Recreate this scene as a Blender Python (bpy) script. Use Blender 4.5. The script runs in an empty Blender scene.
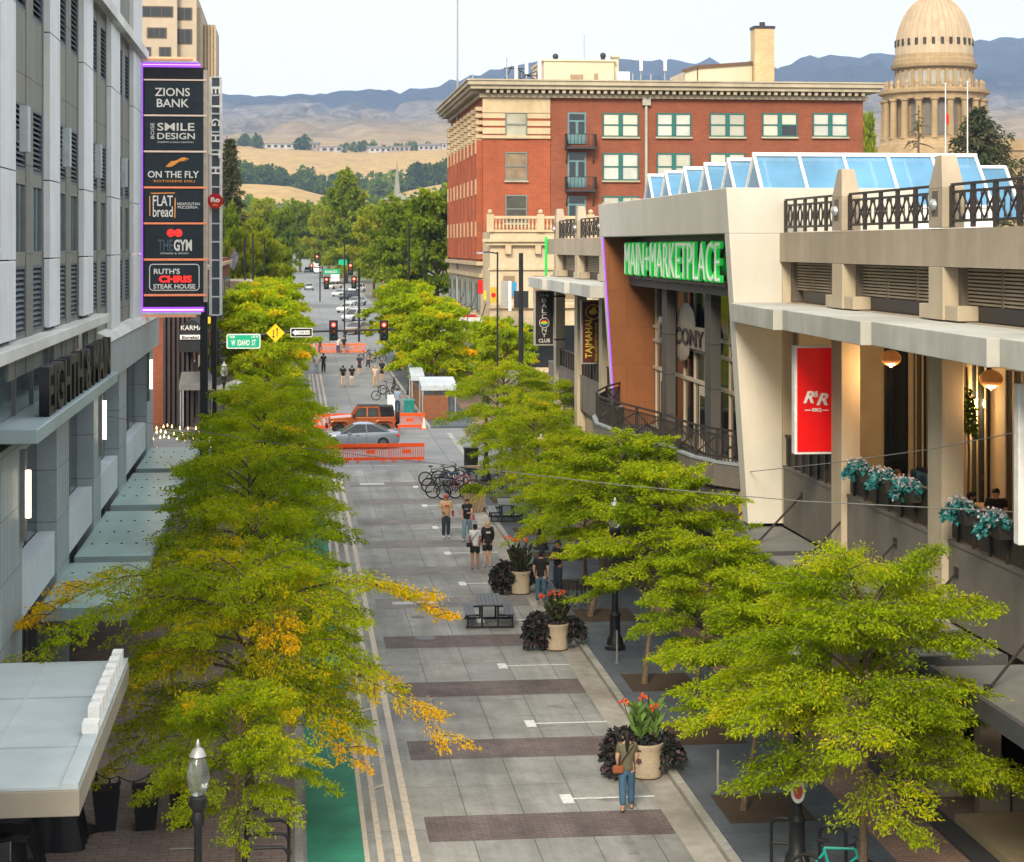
import bpy, bmesh, math, random
import numpy as np
from mathutils import Vector, Matrix
SC = bpy.context.scene
COL = SC.collection
R = math.radians

# ---------------------------------------------------------------- camera, sky, sun, exposure
F_PX, CAM_Z, HOR, CX = 1950.0, 12.3, 246.0, 512.0
YAW = math.atan(220 / F_PX)
cd = bpy.data.cameras.new('camera'); cam = bpy.data.objects.new('camera', cd); COL.objects.link(cam)
cam.location = (0, 0, CAM_Z); cam.rotation_euler = (R(90), 0, -YAW)
cd.sensor_fit = 'HORIZONTAL'; cd.sensor_width = 36; cd.lens = F_PX / 1024 * 36
cd.shift_y = -(431 - HOR) / 1024
cd.clip_start = 0.5; cd.clip_end = 40000
SC.camera = cam
SUN_EL, SUN_AZ = R(32), R(199)          # azimuth clockwise from +Y: sun low behind the camera, to the left
w = bpy.data.worlds.new('World'); SC.world = w; w.use_nodes = True
nt = w.node_tree; nt.nodes.clear()
wo = nt.nodes.new('ShaderNodeOutputWorld'); bg = nt.nodes.new('ShaderNodeBackground')
sky = nt.nodes.new('ShaderNodeTexSky'); sky.sky_type = 'NISHITA'; sky.sun_disc = False
sky.sun_elevation = SUN_EL; sky.sun_rotation = SUN_AZ; sky.air_density = 1.0; sky.dust_density = 1.5; sky.ozone_density = 1.0
tc = nt.nodes.new('ShaderNodeTexCoord'); mp = nt.nodes.new('ShaderNodeMapping'); mp.inputs['Scale'].default_value = (1, 1, 3.2)
nz = nt.nodes.new('ShaderNodeTexNoise'); nz.inputs['Scale'].default_value = 3.0; nz.inputs['Detail'].default_value = 7
cr = nt.nodes.new('ShaderNodeValToRGB'); cr.color_ramp.elements[0].position = .30; cr.color_ramp.elements[1].position = .62
cr.color_ramp.elements[0].color = (.88, .88, .88, 1); cr.color_ramp.elements[1].color = (1, 1, 1, 1)
mx = nt.nodes.new('ShaderNodeMix'); mx.data_type = 'RGBA'
mx.inputs['B'].default_value = (8.7, 8.85, 9.0, 1)      # a thin bright sheet of high cloud over the blue
nt.links.new(tc.outputs['Generated'], mp.inputs['Vector']); nt.links.new(mp.outputs[0], nz.inputs['Vector'])
nt.links.new(nz.outputs['Fac'], cr.inputs['Fac']); nt.links.new(cr.outputs['Color'], mx.inputs['Factor'])
nt.links.new(sky.outputs[0], mx.inputs['A']); nt.links.new(mx.outputs['Result'], bg.inputs['Color'])
bg.inputs['Strength'].default_value = 0.10
nt.links.new(bg.outputs[0], wo.inputs['Surface'])
sl = bpy.data.lights.new('sun', 'SUN'); sun = bpy.data.objects.new('sun', sl); COL.objects.link(sun)
sl.energy = 2.6; sl.angle = R(17); sl.color = (1, .87, .68)
sun.location = (-60, -60, 80)
sun.rotation_euler = Vector((math.sin(SUN_AZ) * math.cos(SUN_EL), math.cos(SUN_AZ) * math.cos(SUN_EL), math.sin(SUN_EL))).to_track_quat('Z', 'Y').to_euler()
SC.view_settings.view_transform = 'Standard'; SC.view_settings.look = 'None'
SC.view_settings.exposure = 0.97; SC.view_settings.gamma = 1; SC.view_settings.use_curve_mapping = False
SC.render.engine = 'CYCLES'
SC.cycles.use_denoising = True
SC.cycles.max_bounces = 6; SC.cycles.diffuse_bounces = 3; SC.cycles.glossy_bounces = 3; SC.cycles.transmission_bounces = 4
SC.cycles.transparent_max_bounces = 6; SC.cycles.volume_bounces = 0
SC.cycles.caustics_reflective = False; SC.cycles.caustics_refractive = False

# ---------------------------------------------------------------- where things stand (street runs along +Y and climbs gently)
SN, CS = math.sin(YAW), math.cos(YAW)
GR = 14 / F_PX * CS
def gz(y): return GR * y
def _ray(px, py):
    a = (px - CX) / F_PX
    return SN + a * CS, CS - a * SN, (HOR - py) / F_PX
def gp(px, py, h=0.0):
    r = _ray(px, py); d = (CAM_Z - h) / (GR * r[1] - r[2]); return (r[0] * d, r[1] * d, CAM_Z + r[2] * d)
def onx(px, py, X):
    r = _ray(px, py); d = X / r[0]; return (X, r[1] * d, CAM_Z + r[2] * d)
def ony(px, py, Y):
    r = _ray(px, py); d = Y / r[1]; return (r[0] * d, Y, CAM_Z + r[2] * d)

# ---------------------------------------------------------------- mesh builder
class MB:
    def __init__(s, org=(0, 0, 0)):
        s.v = []; s.f = []; s.m = []; s.o = Vector(org)
    def add(s, vs, fs, m=0):
        n = len(s.v); s.v += [tuple(Vector(p) - s.o) for p in vs]
        s.f += [tuple(i + n for i in f) for f in fs]; s.m += [m] * len(fs); return s
    def box(s, a, b, m=0):
        (x0, y0, z0), (x1, y1, z1) = a, b
        x0, x1 = min(x0, x1), max(x0, x1); y0, y1 = min(y0, y1), max(y0, y1); z0, z1 = min(z0, z1), max(z0, z1)
        return s.add([(x0, y0, z0), (x1, y0, z0), (x1, y1, z0), (x0, y1, z0), (x0, y0, z1), (x1, y0, z1), (x1, y1, z1), (x0, y1, z1)],
                     [(0, 3, 2, 1), (4, 5, 6, 7), (0, 1, 5, 4), (1, 2, 6, 5), (2, 3, 7, 6), (3, 0, 4, 7)], m)
    def cbox(s, c, d, m=0, rz=0, M=None):
        hx, hy, hz = d[0] / 2, d[1] / 2, d[2] / 2
        P = [Vector(p) for p in ((-hx, -hy, -hz), (hx, -hy, -hz), (hx, hy, -hz), (-hx, hy, -hz), (-hx, -hy, hz), (hx, -hy, hz), (hx, hy, hz), (-hx, hy, hz))]
        if M is None: M = Matrix.Rotation(rz, 3, 'Z')
        return s.add([tuple(M @ p + Vector(c)) for p in P], [(0, 3, 2, 1), (4, 5, 6, 7), (0, 1, 5, 4), (1, 2, 6, 5), (2, 3, 7, 6), (3, 0, 4, 7)], m)
    def bar(s, a, b, w, h=None, m=0):
        a, b = Vector(a), Vector(b); d = b - a; L = d.length
        if L < 1e-6: return s
        h = h or w
        q = d.to_track_quat('X', 'Z').to_matrix()
        return s.cbox((a + b) / 2, (L, w, h), m, M=q)
    def prism(s, pts, axis, a, b, m=0):
        # a closed outline extruded from a to b along an axis; pts are the two other coordinates
        n = len(pts)
        def P(p, t): return {'x': (t, p[0], p[1]), 'y': (p[0], t, p[1]), 'z': (p[0], p[1], t)}[axis]
        vs = [P(p, a) for p in pts] + [P(p, b) for p in pts]
        fs = [tuple(range(n))[::-1], tuple(range(n, 2 * n))] + [(i, (i + 1) % n, n + (i + 1) % n, n + i) for i in range(n)]
        return s.add(vs, fs, m)
    def tube(s, path, r, seg=8, m=0, cap=True):
        P = [Vector(p) for p in path]; n = len(P)
        rs = r if isinstance(r, (list, tuple)) else [r] * n
        vs = []; up = Vector((0, 0, 1))
        t0 = (P[1] - P[0]).normalized(); u = t0.cross(up)
        if u.length < .01: u = t0.cross(Vector((0, 1, 0)))
        u.normalize()
        for i in range(n):
            t = (P[min(i + 1, n - 1)] - P[max(i - 1, 0)]).normalized()
            u = (u - t * u.dot(t)); u = u.normalized() if u.length > 1e-6 else t.orthogonal().normalized()
            vv = t.cross(u)
            for k in range(seg):
                a = 2 * math.pi * k / seg
                vs.append(P[i] + (u * math.cos(a) + vv * math.sin(a)) * rs[i])
        fs = [(i * seg + k, i * seg + (k + 1) % seg, (i + 1) * seg + (k + 1) % seg, (i + 1) * seg + k) for i in range(n - 1) for k in range(seg)]
        if cap: fs += [tuple(range(seg))[::-1], tuple(range((n - 1) * seg, n * seg))]
        return s.add(vs, fs, m)
    def lathe(s, prof, c=(0, 0, 0), seg=16, m=0, axis='z', sx=1, sy=1):
        vs = []; n = len(prof)
        for r, z in prof:
            for k in range(seg):
                a = 2 * math.pi * k / seg; p = (r * math.cos(a) * sx, r * math.sin(a) * sy, z)
                if axis == 'x': p = (p[2], p[0], p[1])
                if axis == 'y': p = (p[0], p[2], p[1])
                vs.append((p[0] + c[0], p[1] + c[1], p[2] + c[2]))
        fs = [(i * seg + k, i * seg + (k + 1) % seg, (i + 1) * seg + (k + 1) % seg, (i + 1) * seg + k) for i in range(n - 1) for k in range(seg)]
        fs += [tuple(range(seg))[::-1], tuple(range((n - 1) * seg, n * seg))]
        return s.add(vs, fs, m)
    def ball(s, c, r, seg=12, rings=8, m=0):
        if not isinstance(r, (tuple, list)): r = (r, r, r)
        vs = []; fs = []
        for i in range(rings + 1):
            t = math.pi * i / rings
            for k in range(seg):
                a = 2 * math.pi * k / seg
                vs.append((c[0] + r[0] * math.sin(t) * math.cos(a), c[1] + r[1] * math.sin(t) * math.sin(a), c[2] - r[2] * math.cos(t)))
        for i in range(rings):
            for k in range(seg): fs.append((i * seg + k, i * seg + (k + 1) % seg, (i + 1) * seg + (k + 1) % seg, (i + 1) * seg + k))
        return s.add(vs, fs, m)
    def build(s, name, mats, parent=None, smooth=False, bevel=0, **tags):
        me = bpy.data.meshes.new(name); me.from_pydata(s.v, [], s.f)
        mats = mats if isinstance(mats, (list, tuple)) else [mats]
        for q in mats: me.materials.append(q)
        if len(mats) > 1: me.polygons.foreach_set('material_index', s.m)
        bm = bmesh.new(); bm.from_mesh(me); bmesh.ops.recalc_face_normals(bm, faces=bm.faces); bm.to_mesh(me); bm.free()
        if smooth:
            me.polygons.foreach_set('use_smooth', [True] * len(me.polygons))
            try: me.set_sharp_from_angle(angle=R(42))
            except Exception: pass
        me.update()
        o = bpy.data.objects.new(name, me); COL.objects.link(o)
        if parent is not None: o.parent = parent
        else: o.location = s.o
        if bevel:
            b = o.modifiers.new('bevel', 'BEVEL'); b.width = bevel; b.segments = 2; b.limit_method = 'ANGLE'; b.angle_limit = R(50)
        for k, v in tags.items(): o[k] = v
        return o

def thing(name, label, cat, loc=(0, 0, 0), rz=0, group=None):
    o = bpy.data.objects.new(name, None); COL.objects.link(o); o.empty_display_size = .2
    o.location = loc; o.rotation_euler = (0, 0, rz); o['label'] = label; o['category'] = cat
    if group: o['group'] = group
    return o
def tag(o, label, cat, group=None):
    o['label'] = label; o['category'] = cat
    if group: o['group'] = group
    return o
def struct(o): o['kind'] = 'structure'; return o
def dup(root, loc, rz=0, label=None, group=None, scale=None):
    kids = {}
    for o in COL.objects:
        if o.parent is not None: kids.setdefault(o.parent.name, []).append(o)
    def cp(o, par):
        c = o.copy(); COL.objects.link(c)
        if par is not None: c.parent = par
        for ch in kids.get(o.name, []): cp(ch, c)
        return c
    r = cp(root, None); r.location = loc; r.rotation_euler = (0, 0, rz)
    if scale: r.scale = (scale,) * 3 if not isinstance(scale, (tuple, list)) else scale
    if label: r['label'] = label
    if group: r['group'] = group
    return r

_dg = None
def lettering(s, fit, loc, facing, m, parent, depth=.03, name='lettering', org=(0, 0, 0), bold=0.0, align='CENTER', shear=0.0, spin=0):
    """Text as one mesh: fit = (width, height); facing 'y' looks towards -Y, 'x' looks towards -X (reads along -Y), 'e' looks towards +X."""
    cu = bpy.data.curves.new(name, 'FONT'); cu.body = s; cu.size = 1; cu.extrude = .5; cu.offset = bold; cu.resolution_u = 3; cu.shear = shear
    to = bpy.data.objects.new('tmp', cu); COL.objects.link(to)
    dg = bpy.context.evaluated_depsgraph_get(); me = bpy.data.meshes.new_from_object(to.evaluated_get(dg))
    bpy.data.objects.remove(to)
    P = np.empty(len(me.vertices) * 3); me.vertices.foreach_get('co', P); P = P.reshape(-1, 3)
    lo, hi = P.min(0), P.max(0); c = (lo + hi) / 2; P = P - c
    sz = hi - lo
    P[:, 0] *= fit[0] / sz[0]; P[:, 1] *= fit[1] / sz[1]; P[:, 2] *= depth / max(sz[2], 1e-6)
    if spin: P = np.stack([P[:, 1] * (1 if spin > 0 else -1), -P[:, 0] * (1 if spin > 0 else -1), P[:, 2]], 1)
    if facing == 'y': Q = np.stack([P[:, 0], -P[:, 2], P[:, 1]], 1)
    elif facing == 'x': Q = np.stack([-P[:, 2], -P[:, 0], P[:, 1]], 1)
    else: Q = np.stack([P[:, 2], P[:, 0], P[:, 1]], 1)
    Q = Q + np.array(loc) - np.array(org)
    me.vertices.foreach_set('co', Q.reshape(-1)); me.materials.clear(); me.materials.append(m); me.update()
    o = bpy.data.objects.new(name, me); COL.objects.link(o)
    if parent: o.parent = parent
    return o

# ---------------------------------------------------------------- materials
MATS = {}
def N(nt, t, **kw):
    n = nt.nodes.new(t)
    for k, v in kw.items():
        if k in n.inputs: n.inputs[k].default_value = v
        else: setattr(n, k, v)
    return n
def base(name):
    m = bpy.data.materials.new(name); m.use_nodes = True; nt = m.node_tree
    b = nt.nodes['Principled BSDF']; return m, nt, b
def mul(c, k): return tuple(min(1, x * k) for x in c[:3]) + (1,)
def streaks(nt, tc, src, sc, amt, thr=(.40, .62)):
    mp_ = N(nt, 'ShaderNodeMapping'); mp_.inputs['Scale'].default_value = sc; nt.links.new(tc.outputs['Object'], mp_.inputs['Vector'])
    ns = N(nt, 'ShaderNodeTexNoise', Scale=1.0, Detail=7.0, Roughness=.7); nt.links.new(mp_.outputs[0], ns.inputs['Vector'])
    rs_ = N(nt, 'ShaderNodeValToRGB'); rs_.color_ramp.elements[0].position = thr[0]; rs_.color_ramp.elements[1].position = thr[1]
    rs_.color_ramp.elements[0].color = (1 - amt, 1 - amt, 1 - amt * 1.05, 1); rs_.color_ramp.elements[1].color = (1, 1, 1, 1); nt.links.new(ns.outputs['Fac'], rs_.inputs['Fac'])
    ms_ = N(nt, 'ShaderNodeMix', data_type='RGBA', blend_type='MULTIPLY'); ms_.inputs['Factor'].default_value = 1; nt.links.new(src, ms_.inputs['A']); nt.links.new(rs_.outputs[0], ms_.inputs['B']); return ms_.outputs['Result']
def pbr(name, col, rough=.6, var=.16, scale=4, metal=0, bump=0, bscale=30, emit=None, estr=0, coat=0, dirt=.12, spec=.28, trans=0, alpha=1, ior=1.45, streak=0):
    if name in MATS: return MATS[name]
    m, nt, b = base(name)
    tc = N(nt, 'ShaderNodeTexCoord')
    n1 = N(nt, 'ShaderNodeTexNoise', Scale=scale, Detail=8.0, Roughness=.65)
    n2 = N(nt, 'ShaderNodeTexNoise', Scale=scale * .13, Detail=5.0)
    nt.links.new(tc.outputs['Object'], n1.inputs['Vector']); nt.links.new(tc.outputs['Object'], n2.inputs['Vector'])
    r1 = N(nt, 'ShaderNodeValToRGB'); r1.color_ramp.elements[0].position = .3; r1.color_ramp.elements[1].position = .7
    r1.color_ramp.elements[0].color = mul(col, 1 - var); r1.color_ramp.elements[1].color = mul(col, 1 + var)
    nt.links.new(n1.outputs['Fac'], r1.inputs['Fac'])
    r2 = N(nt, 'ShaderNodeValToRGB'); r2.color_ramp.elements[0].position = .35; r2.color_ramp.elements[1].position = .65
    r2.color_ramp.elements[0].color = (1 - dirt, 1 - dirt * 1.05, 1 - dirt * 1.15, 1); r2.color_ramp.elements[1].color = (1, 1, 1, 1)
    nt.links.new(n2.outputs['Fac'], r2.inputs['Fac'])
    mx = N(nt, 'ShaderNodeMix', data_type='RGBA', blend_type='MULTIPLY'); mx.inputs['Factor'].default_value = 1
    nt.links.new(r1.outputs[0], mx.inputs['A']); nt.links.new(r2.outputs[0], mx.inputs['B'])
    last = mx.outputs['Result']
    if streak: last = streaks(nt, tc, last, (.9, .9, .09), streak, (.34, .66))
    nt.links.new(last, b.inputs['Base Color'])
    b.inputs['Metallic'].default_value = metal
    mr = N(nt, 'ShaderNodeMapRange'); mr.inputs['To Min'].default_value = max(.03, rough - .08); mr.inputs['To Max'].default_value = min(1, rough + .1)
    nt.links.new(n1.outputs['Fac'], mr.inputs['Value']); nt.links.new(mr.outputs[0], b.inputs['Roughness'])
    b.inputs['Specular IOR Level'].default_value = spec; b.inputs['Coat Weight'].default_value = coat; b.inputs['IOR'].default_value = ior
    b.inputs['Transmission Weight'].default_value = trans; b.inputs['Alpha'].default_value = alpha
    if emit: b.inputs['Emission Color'].default_value = tuple(emit) + (1,); b.inputs['Emission Strength'].default_value = estr
    if bump:
        n3 = N(nt, 'ShaderNodeTexNoise', Scale=bscale, Detail=4.0); nt.links.new(tc.outputs['Object'], n3.inputs['Vector'])
        bp = N(nt, 'ShaderNodeBump', Strength=bump, Distance=.02); nt.links.new(n3.outputs['Fac'], bp.inputs['Height']); nt.links.new(bp.outputs[0], b.inputs['Normal'])
    MATS[name] = m; return m
def bricky(name, c1, c2, mortar, bw, bh, msize=.01, mode='wall', offset=.5, rough=.85, bump=.3, dirt=.2, scale_noise=.6, sharp=.1, streak=None):
    """Masonry, pavers, panels: a Brick Texture laid along the wall (u = x + y, v = z) or the ground (u = x, v = y)."""
    if name in MATS: return MATS[name]
    m, nt, b = base(name)
    tc = N(nt, 'ShaderNodeTexCoord'); sp = N(nt, 'ShaderNodeSeparateXYZ'); cb = N(nt, 'ShaderNodeCombineXYZ')
    nt.links.new(tc.outputs['Object'], sp.inputs[0])
    if mode == 'wall':
        ad = N(nt, 'ShaderNodeMath', operation='ADD'); nt.links.new(sp.outputs[0], ad.inputs[0]); nt.links.new(sp.outputs[1], ad.inputs[1])
        nt.links.new(ad.outputs[0], cb.inputs[0]); nt.links.new(sp.outputs[2], cb.inputs[1])
    elif mode == 'ground':
        nt.links.new(sp.outputs[0], cb.inputs[0]); nt.links.new(sp.outputs[1], cb.inputs[1])
    else:
        nt.links.new(sp.outputs[1], cb.inputs[0]); nt.links.new(sp.outputs[0], cb.inputs[1])
    bt = N(nt, 'ShaderNodeTexBrick', Scale=1.0); bt.offset = offset; bt.squash = 1
    bt.inputs['Color1'].default_value = tuple(c1) + (1,); bt.inputs['Color2'].default_value = tuple(c2) + (1,); bt.inputs['Mortar'].default_value = tuple(mortar) + (1,)
    bt.inputs['Mortar Size'].default_value = msize; bt.inputs['Mortar Smooth'].default_value = sharp
    bt.inputs['Brick Width'].default_value = bw; bt.inputs['Row Height'].default_value = bh
    nt.links.new(cb.outputs[0], bt.inputs['Vector'])
    n2 = N(nt, 'ShaderNodeTexNoise', Scale=scale_noise, Detail=8.0, Roughness=.7); nt.links.new(tc.outputs['Object'], n2.inputs['Vector'])
    r2 = N(nt, 'ShaderNodeValToRGB'); r2.color_ramp.elements[0].position = .32; r2.color_ramp.elements[1].position = .68
    r2.color_ramp.elements[0].color = (1 - dirt, 1 - dirt, 1 - dirt, 1); r2.color_ramp.elements[1].color = (1 + dirt * .4,) * 3 + (1,)
    nt.links.new(n2.outputs['Fac'], r2.inputs['Fac'])
    n4 = N(nt, 'ShaderNodeTexNoise', Scale=14.0, Detail=6.0, Roughness=.7); nt.links.new(tc.outputs['Object'], n4.inputs['Vector'])
    r4 = N(nt, 'ShaderNodeValToRGB'); r4.color_ramp.elements[0].position = .3; r4.color_ramp.elements[1].position = .7
    r4.color_ramp.elements[0].color = (.88, .88, .88, 1); r4.color_ramp.elements[1].color = (1.06, 1.06, 1.06, 1)
    nt.links.new(n4.outputs['Fac'], r4.inputs['Fac'])
    mx = N(nt, 'ShaderNodeMix', data_type='RGBA', blend_type='MULTIPLY'); mx.inputs['Factor'].default_value = 1
    mx2 = N(nt, 'ShaderNodeMix', data_type='RGBA', blend_type='MULTIPLY'); mx2.inputs['Factor'].default_value = 1
    nt.links.new(bt.outputs['Color'], mx.inputs['A']); nt.links.new(r2.outputs[0], mx.inputs['B'])
    nt.links.new(mx.outputs['Result'], mx2.inputs['A']); nt.links.new(r4.outputs[0], mx2.inputs['B'])
    last = mx2.outputs['Result']
    for sc_, am_, th_ in (streak or ()): last = streaks(nt, tc, last, sc_, am_, th_)
    nt.links.new(last, b.inputs['Base Color'])
    b.inputs['Roughness'].default_value = rough; b.inputs['Specular IOR Level'].default_value = .25
    if bump:
        inv = N(nt, 'ShaderNodeMath', operation='SUBTRACT'); inv.inputs[0].default_value = 1; nt.links.new(bt.outputs['Fac'], inv.inputs[1])
        bp = N(nt, 'ShaderNodeBump', Strength=bump, Distance=.02); nt.links.new(inv.outputs[0], bp.inputs['Height']); nt.links.new(bp.outputs[0], b.inputs['Normal'])
    MATS[name] = m; return m
def leafmat(name, stops, trans=.42):
    """Leaf colour: each leaf its own tint (a stored value per leaf, plus a random one per leaf island)."""
    m = bpy.data.materials.new(name); m.use_nodes = True; nt = m.node_tree; nt.nodes.clear()
    out = N(nt, 'ShaderNodeOutputMaterial'); at = N(nt, 'ShaderNodeAttribute'); at.attribute_name = 'tint'
    geo = N(nt, 'ShaderNodeNewGeometry')
    ma = N(nt, 'ShaderNodeMath', operation='MULTIPLY_ADD'); ma.inputs[1].default_value = .30
    nt.links.new(geo.outputs['Random Per Island'], ma.inputs[0])
    sb = N(nt, 'ShaderNodeMath', operation='SUBTRACT'); sb.inputs[1].default_value = .15
    nt.links.new(at.outputs['Fac'], sb.inputs[0]); nt.links.new(sb.outputs[0], ma.inputs[2])
    r = N(nt, 'ShaderNodeValToRGB'); e = r.color_ramp.elements
    while len(e) < len(stops): e.new(.5)
    for i, (p, c) in enumerate(stops): e[i].position = p; e[i].color = tuple(c) + (1,)
    nt.links.new(ma.outputs[0], r.inputs['Fac'])
    d = N(nt, 'ShaderNodeBsdfDiffuse'); t = N(nt, 'ShaderNodeBsdfTranslucent'); ms = N(nt, 'ShaderNodeMixShader'); ms.inputs[0].default_value = trans
    hs = N(nt, 'ShaderNodeHueSaturation'); hs.inputs['Value'].default_value = 1.5; hs.inputs['Saturation'].default_value = 1.1
    nt.links.new(r.outputs[0], d.inputs['Color']); nt.links.new(r.outputs[0], hs.inputs['Color']); nt.links.new(hs.outputs[0], t.inputs['Color'])
    nt.links.new(d.outputs[0], ms.inputs[1]); nt.links.new(t.outputs[0], ms.inputs[2]); nt.links.new(ms.outputs[0], out.inputs['Surface'])
    MATS[name] = m; return m
def glassy(name, col, rough=.06, spec=.8): return pbr(name, col, rough, var=.25, scale=1.5, spec=spec, dirt=.2)

M_asphalt = pbr('asphalt', (.085, .088, .092), .9, .2, 6, bump=.3, bscale=80)
M_white = pbr('white_paint', (.72, .72, .70), .5)
M_black = pbr('black_metal', (.018, .019, .021), .42)
M_blackmatte = pbr('black_plastic', (.016, .016, .017), .7)
M_darkglass = glassy('dark_glass', (.012, .016, .020))
M_cream = pbr('cream_stone', (.53, .43, .29), .8, .14, 3, bump=.2)
M_bark = pbr('bark', (.12, .085, .055), .9, .3, 14, bump=.6, bscale=60)
M_steel = pbr('brushed_steel', (.42, .44, .45), .4, metal=.6)
M_orange = pbr('orange_plastic', (.74, .085, .014), .45, .1)
M_red = pbr('red_paint', (.55, .012, .012), .4, .06)
M_skin = pbr('skin', (.50, .29, .20), .6, .08, 8)
M_skin2 = pbr('tanned_skin', (.34, .18, .11), .6, .08, 8)
M_rubber = pbr('tyre_rubber', (.02, .02, .02), .85)
# ---------------------------------------------------------------- ground, streets, pavements
def slab(mb, x0, x1, y0, y1, h, t=.3, m=0, n=1):
    ys = [y0 + (y1 - y0) * i / n for i in range(n + 1)]
    for a, b in zip(ys, ys[1:]):
        mb.add([(x0, a, gz(a) + h - t), (x1, a, gz(a) + h - t), (x1, b, gz(b) + h - t), (x0, b, gz(b) + h - t),
                (x0, a, gz(a) + h), (x1, a, gz(a) + h), (x1, b, gz(b) + h), (x0, b, gz(b) + h)],
               [(0, 3, 2, 1), (4, 5, 6, 7), (0, 1, 5, 4), (1, 2, 6, 5), (2, 3, 7, 6), (3, 0, 4, 7)], m)
    return mb
def sheet(mb, pts, h, m=0):
    return mb.add([(x, y, gz(y) + h) for x, y in pts], [tuple(range(len(pts)))], m)
def rect(x0, x1, y0, y1): return [(x0, y0), (x1, y0), (x1, y1), (x0, y1)]

M_ground = pbr('city_ground', (.16, .15, .11), .95, .3, .05)
M_road = bricky('concrete_road', (.335, .33, .30), (.295, .295, .275), (.14, .14, .13), 1.22, 3.08, .012, 'ground', 0, .8, .15, .36, .35, streak=(((1.6, .07, 1), .22, (.42, .60)), ((.5, .5, 1), .20, (.36, .52)), ((5, 3, 1), .14, (.30, .42))))
M_road2 = bricky('concrete_road_far', (.235, .245, .245), (.215, .225, .225), (.15, .15, .15), 4.2, 6.1, .03, 'ground', 0, .8, 0, .25, .3)
M_xroad = pbr('cross_road', (.17, .175, .18), .85, .15, .8, bump=.2, bscale=60, dirt=.25)
M_band = bricky('dark_paver', (.19, .142, .130), (.155, .122, .118), (.11, .095, .09), .22, .11, .012, 'ground', .5, .85, .3, .35, .9, streak=(((1.6, .07, 1), .22, (.42, .60)), ((2, 2, 1), .2, (.36, .5))))
M_slate = bricky('slate_paver', (.105, .122, .140), (.09, .105, .122), (.065, .072, .082), .62, .31, .008, 'ground', .5, .6, .25, .3, .5, streak=(((.7, .7, 1), .22, (.38, .55)), ((6, 6, 1), .15, (.3, .4))))
M_brickwalk = bricky('brick_paver', (.33, .20, .145), (.26, .165, .125), (.15, .115, .10), .21, .105, .012, 'ground', .5, .85, .35, .3, .6)
M_brickwalk2 = bricky('brown_paver', (.27, .195, .17), (.22, .165, .145), (.13, .11, .10), .40, .20, .012, 'ground', .5, .8, .35, .3, .6)
M_kerb = pbr('kerb_concrete', (.33, .32, .29), .85, .2, 5, bump=.25, dirt=.3)
M_pit = pbr('tree_pit_mulch', (.062, .042, .028), .95, .45, 18, bump=.8, bscale=50)
M_green = bricky('green_lane_paint', (.035, .225, .135), (.03, .20, .125), (.03, .15, .1), 3.0, 1.5, .01, 'ground', 0, .75, .1, .35, .9)

g = MB(); xs = [-3000, -300, -40, 40, 300, 3400]; ys = [-80, 0, 300, 800, 1600]
for i in range(len(xs) - 1):
    for j in range(len(ys) - 1): sheet(g, rect(xs[i], xs[i + 1], ys[j], ys[j + 1]), -.03)
struct(g.build('ground', M_ground))
KR, KL = 8.45, .22
struct(sheet(MB(), rect(KL, KR, 10, 101), 0).build('street', M_road))
struct(sheet(MB(), rect(-2, 10.5, 101, 122), 0.002).build('intersection', M_road2))
struct(sheet(sheet(MB(), rect(-260, -2, 101, 122), 0), rect(10.5, 260, 101, 122), 0).build('cross_street', M_xroad))
struct(sheet(MB(), rect(KL, KR, 122, 198), 0).build('street', M_road2))
struct(sheet(MB(), rect(-260, 260, 198, 216), 0.002).build('cross_street', M_road2))
struct(sheet(MB(), rect(-3.5, 14, 216, 470), 0).build('street', M_road2))
struct(sheet(MB(), rect(-3.5, 9, 470, 1000), 0).build('street', M_road2))
struct(sheet(MB(), rect(-200, 200, 318, 334), 0.004).build('cross_street', M_xroad))
# crossings
M_walkpaint = pbr('crossing_paint', (.36, .35, .32), .7, .25, 5, dirt=.3)
c = MB()
for y in (102.6, 106.0, 117.4, 120.6): sheet(c, rect(.6, 8.2, y, y + .28), .008)
for x in (-1.2, 9.4): sheet(c, rect(x, x + .28, 104, 119), .008)
for y in (197.3, 201.5): sheet(c, rect(0, 8.2, y, y + .35), .008)
struct(c.build('road_marking', M_walkpaint))
# pavements with kerbs
for (x0, x1, y0, y1) in ((-6.6, KL - .16, 10, 101), (-6.6, KL - .16, 122, 198)):
    struct(slab(MB(), x0, x1, y0, y1, .12).build('pavement', M_brickwalk2))
struct(slab(MB(), -.0 + KL - .16, KL, 10, 101, .122).build('kerb', M_kerb)); struct(slab(MB(), KL - .16, KL, 122, 198, .122).build('kerb', M_kerb))
for (y0, y1) in ((10, 101), (122, 198)):
    struct(slab(MB(), KR, KR + .2, y0, y1, .122).build('kerb', M_kerb))
    struct(slab(MB(), KR + .2, 11.65, y0, y1, .12).build('pavement', M_slate))
    struct(slab(MB(), 11.65, 24 if y0 > 100 else 18, y0, y1, .12).build('pavement', M_brickwalk))
struct(sheet(MB(), rect(KR - .62, KR - .01, 10, 101), .005).build('gutter', pbr('gutter_concrete', (.34, .32, .28), .85, .22, 2.5, dirt=.35)))
struct(slab(MB(), 14, 40, 216, 318, .12).build('pavement', M_kerb))
struct(slab(MB(), 16.5, 120, 222, 312, .16).build('lawn', pbr('lawn_grass', (.10, .16, .03), .95, .3, 2, bump=.5)))
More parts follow.
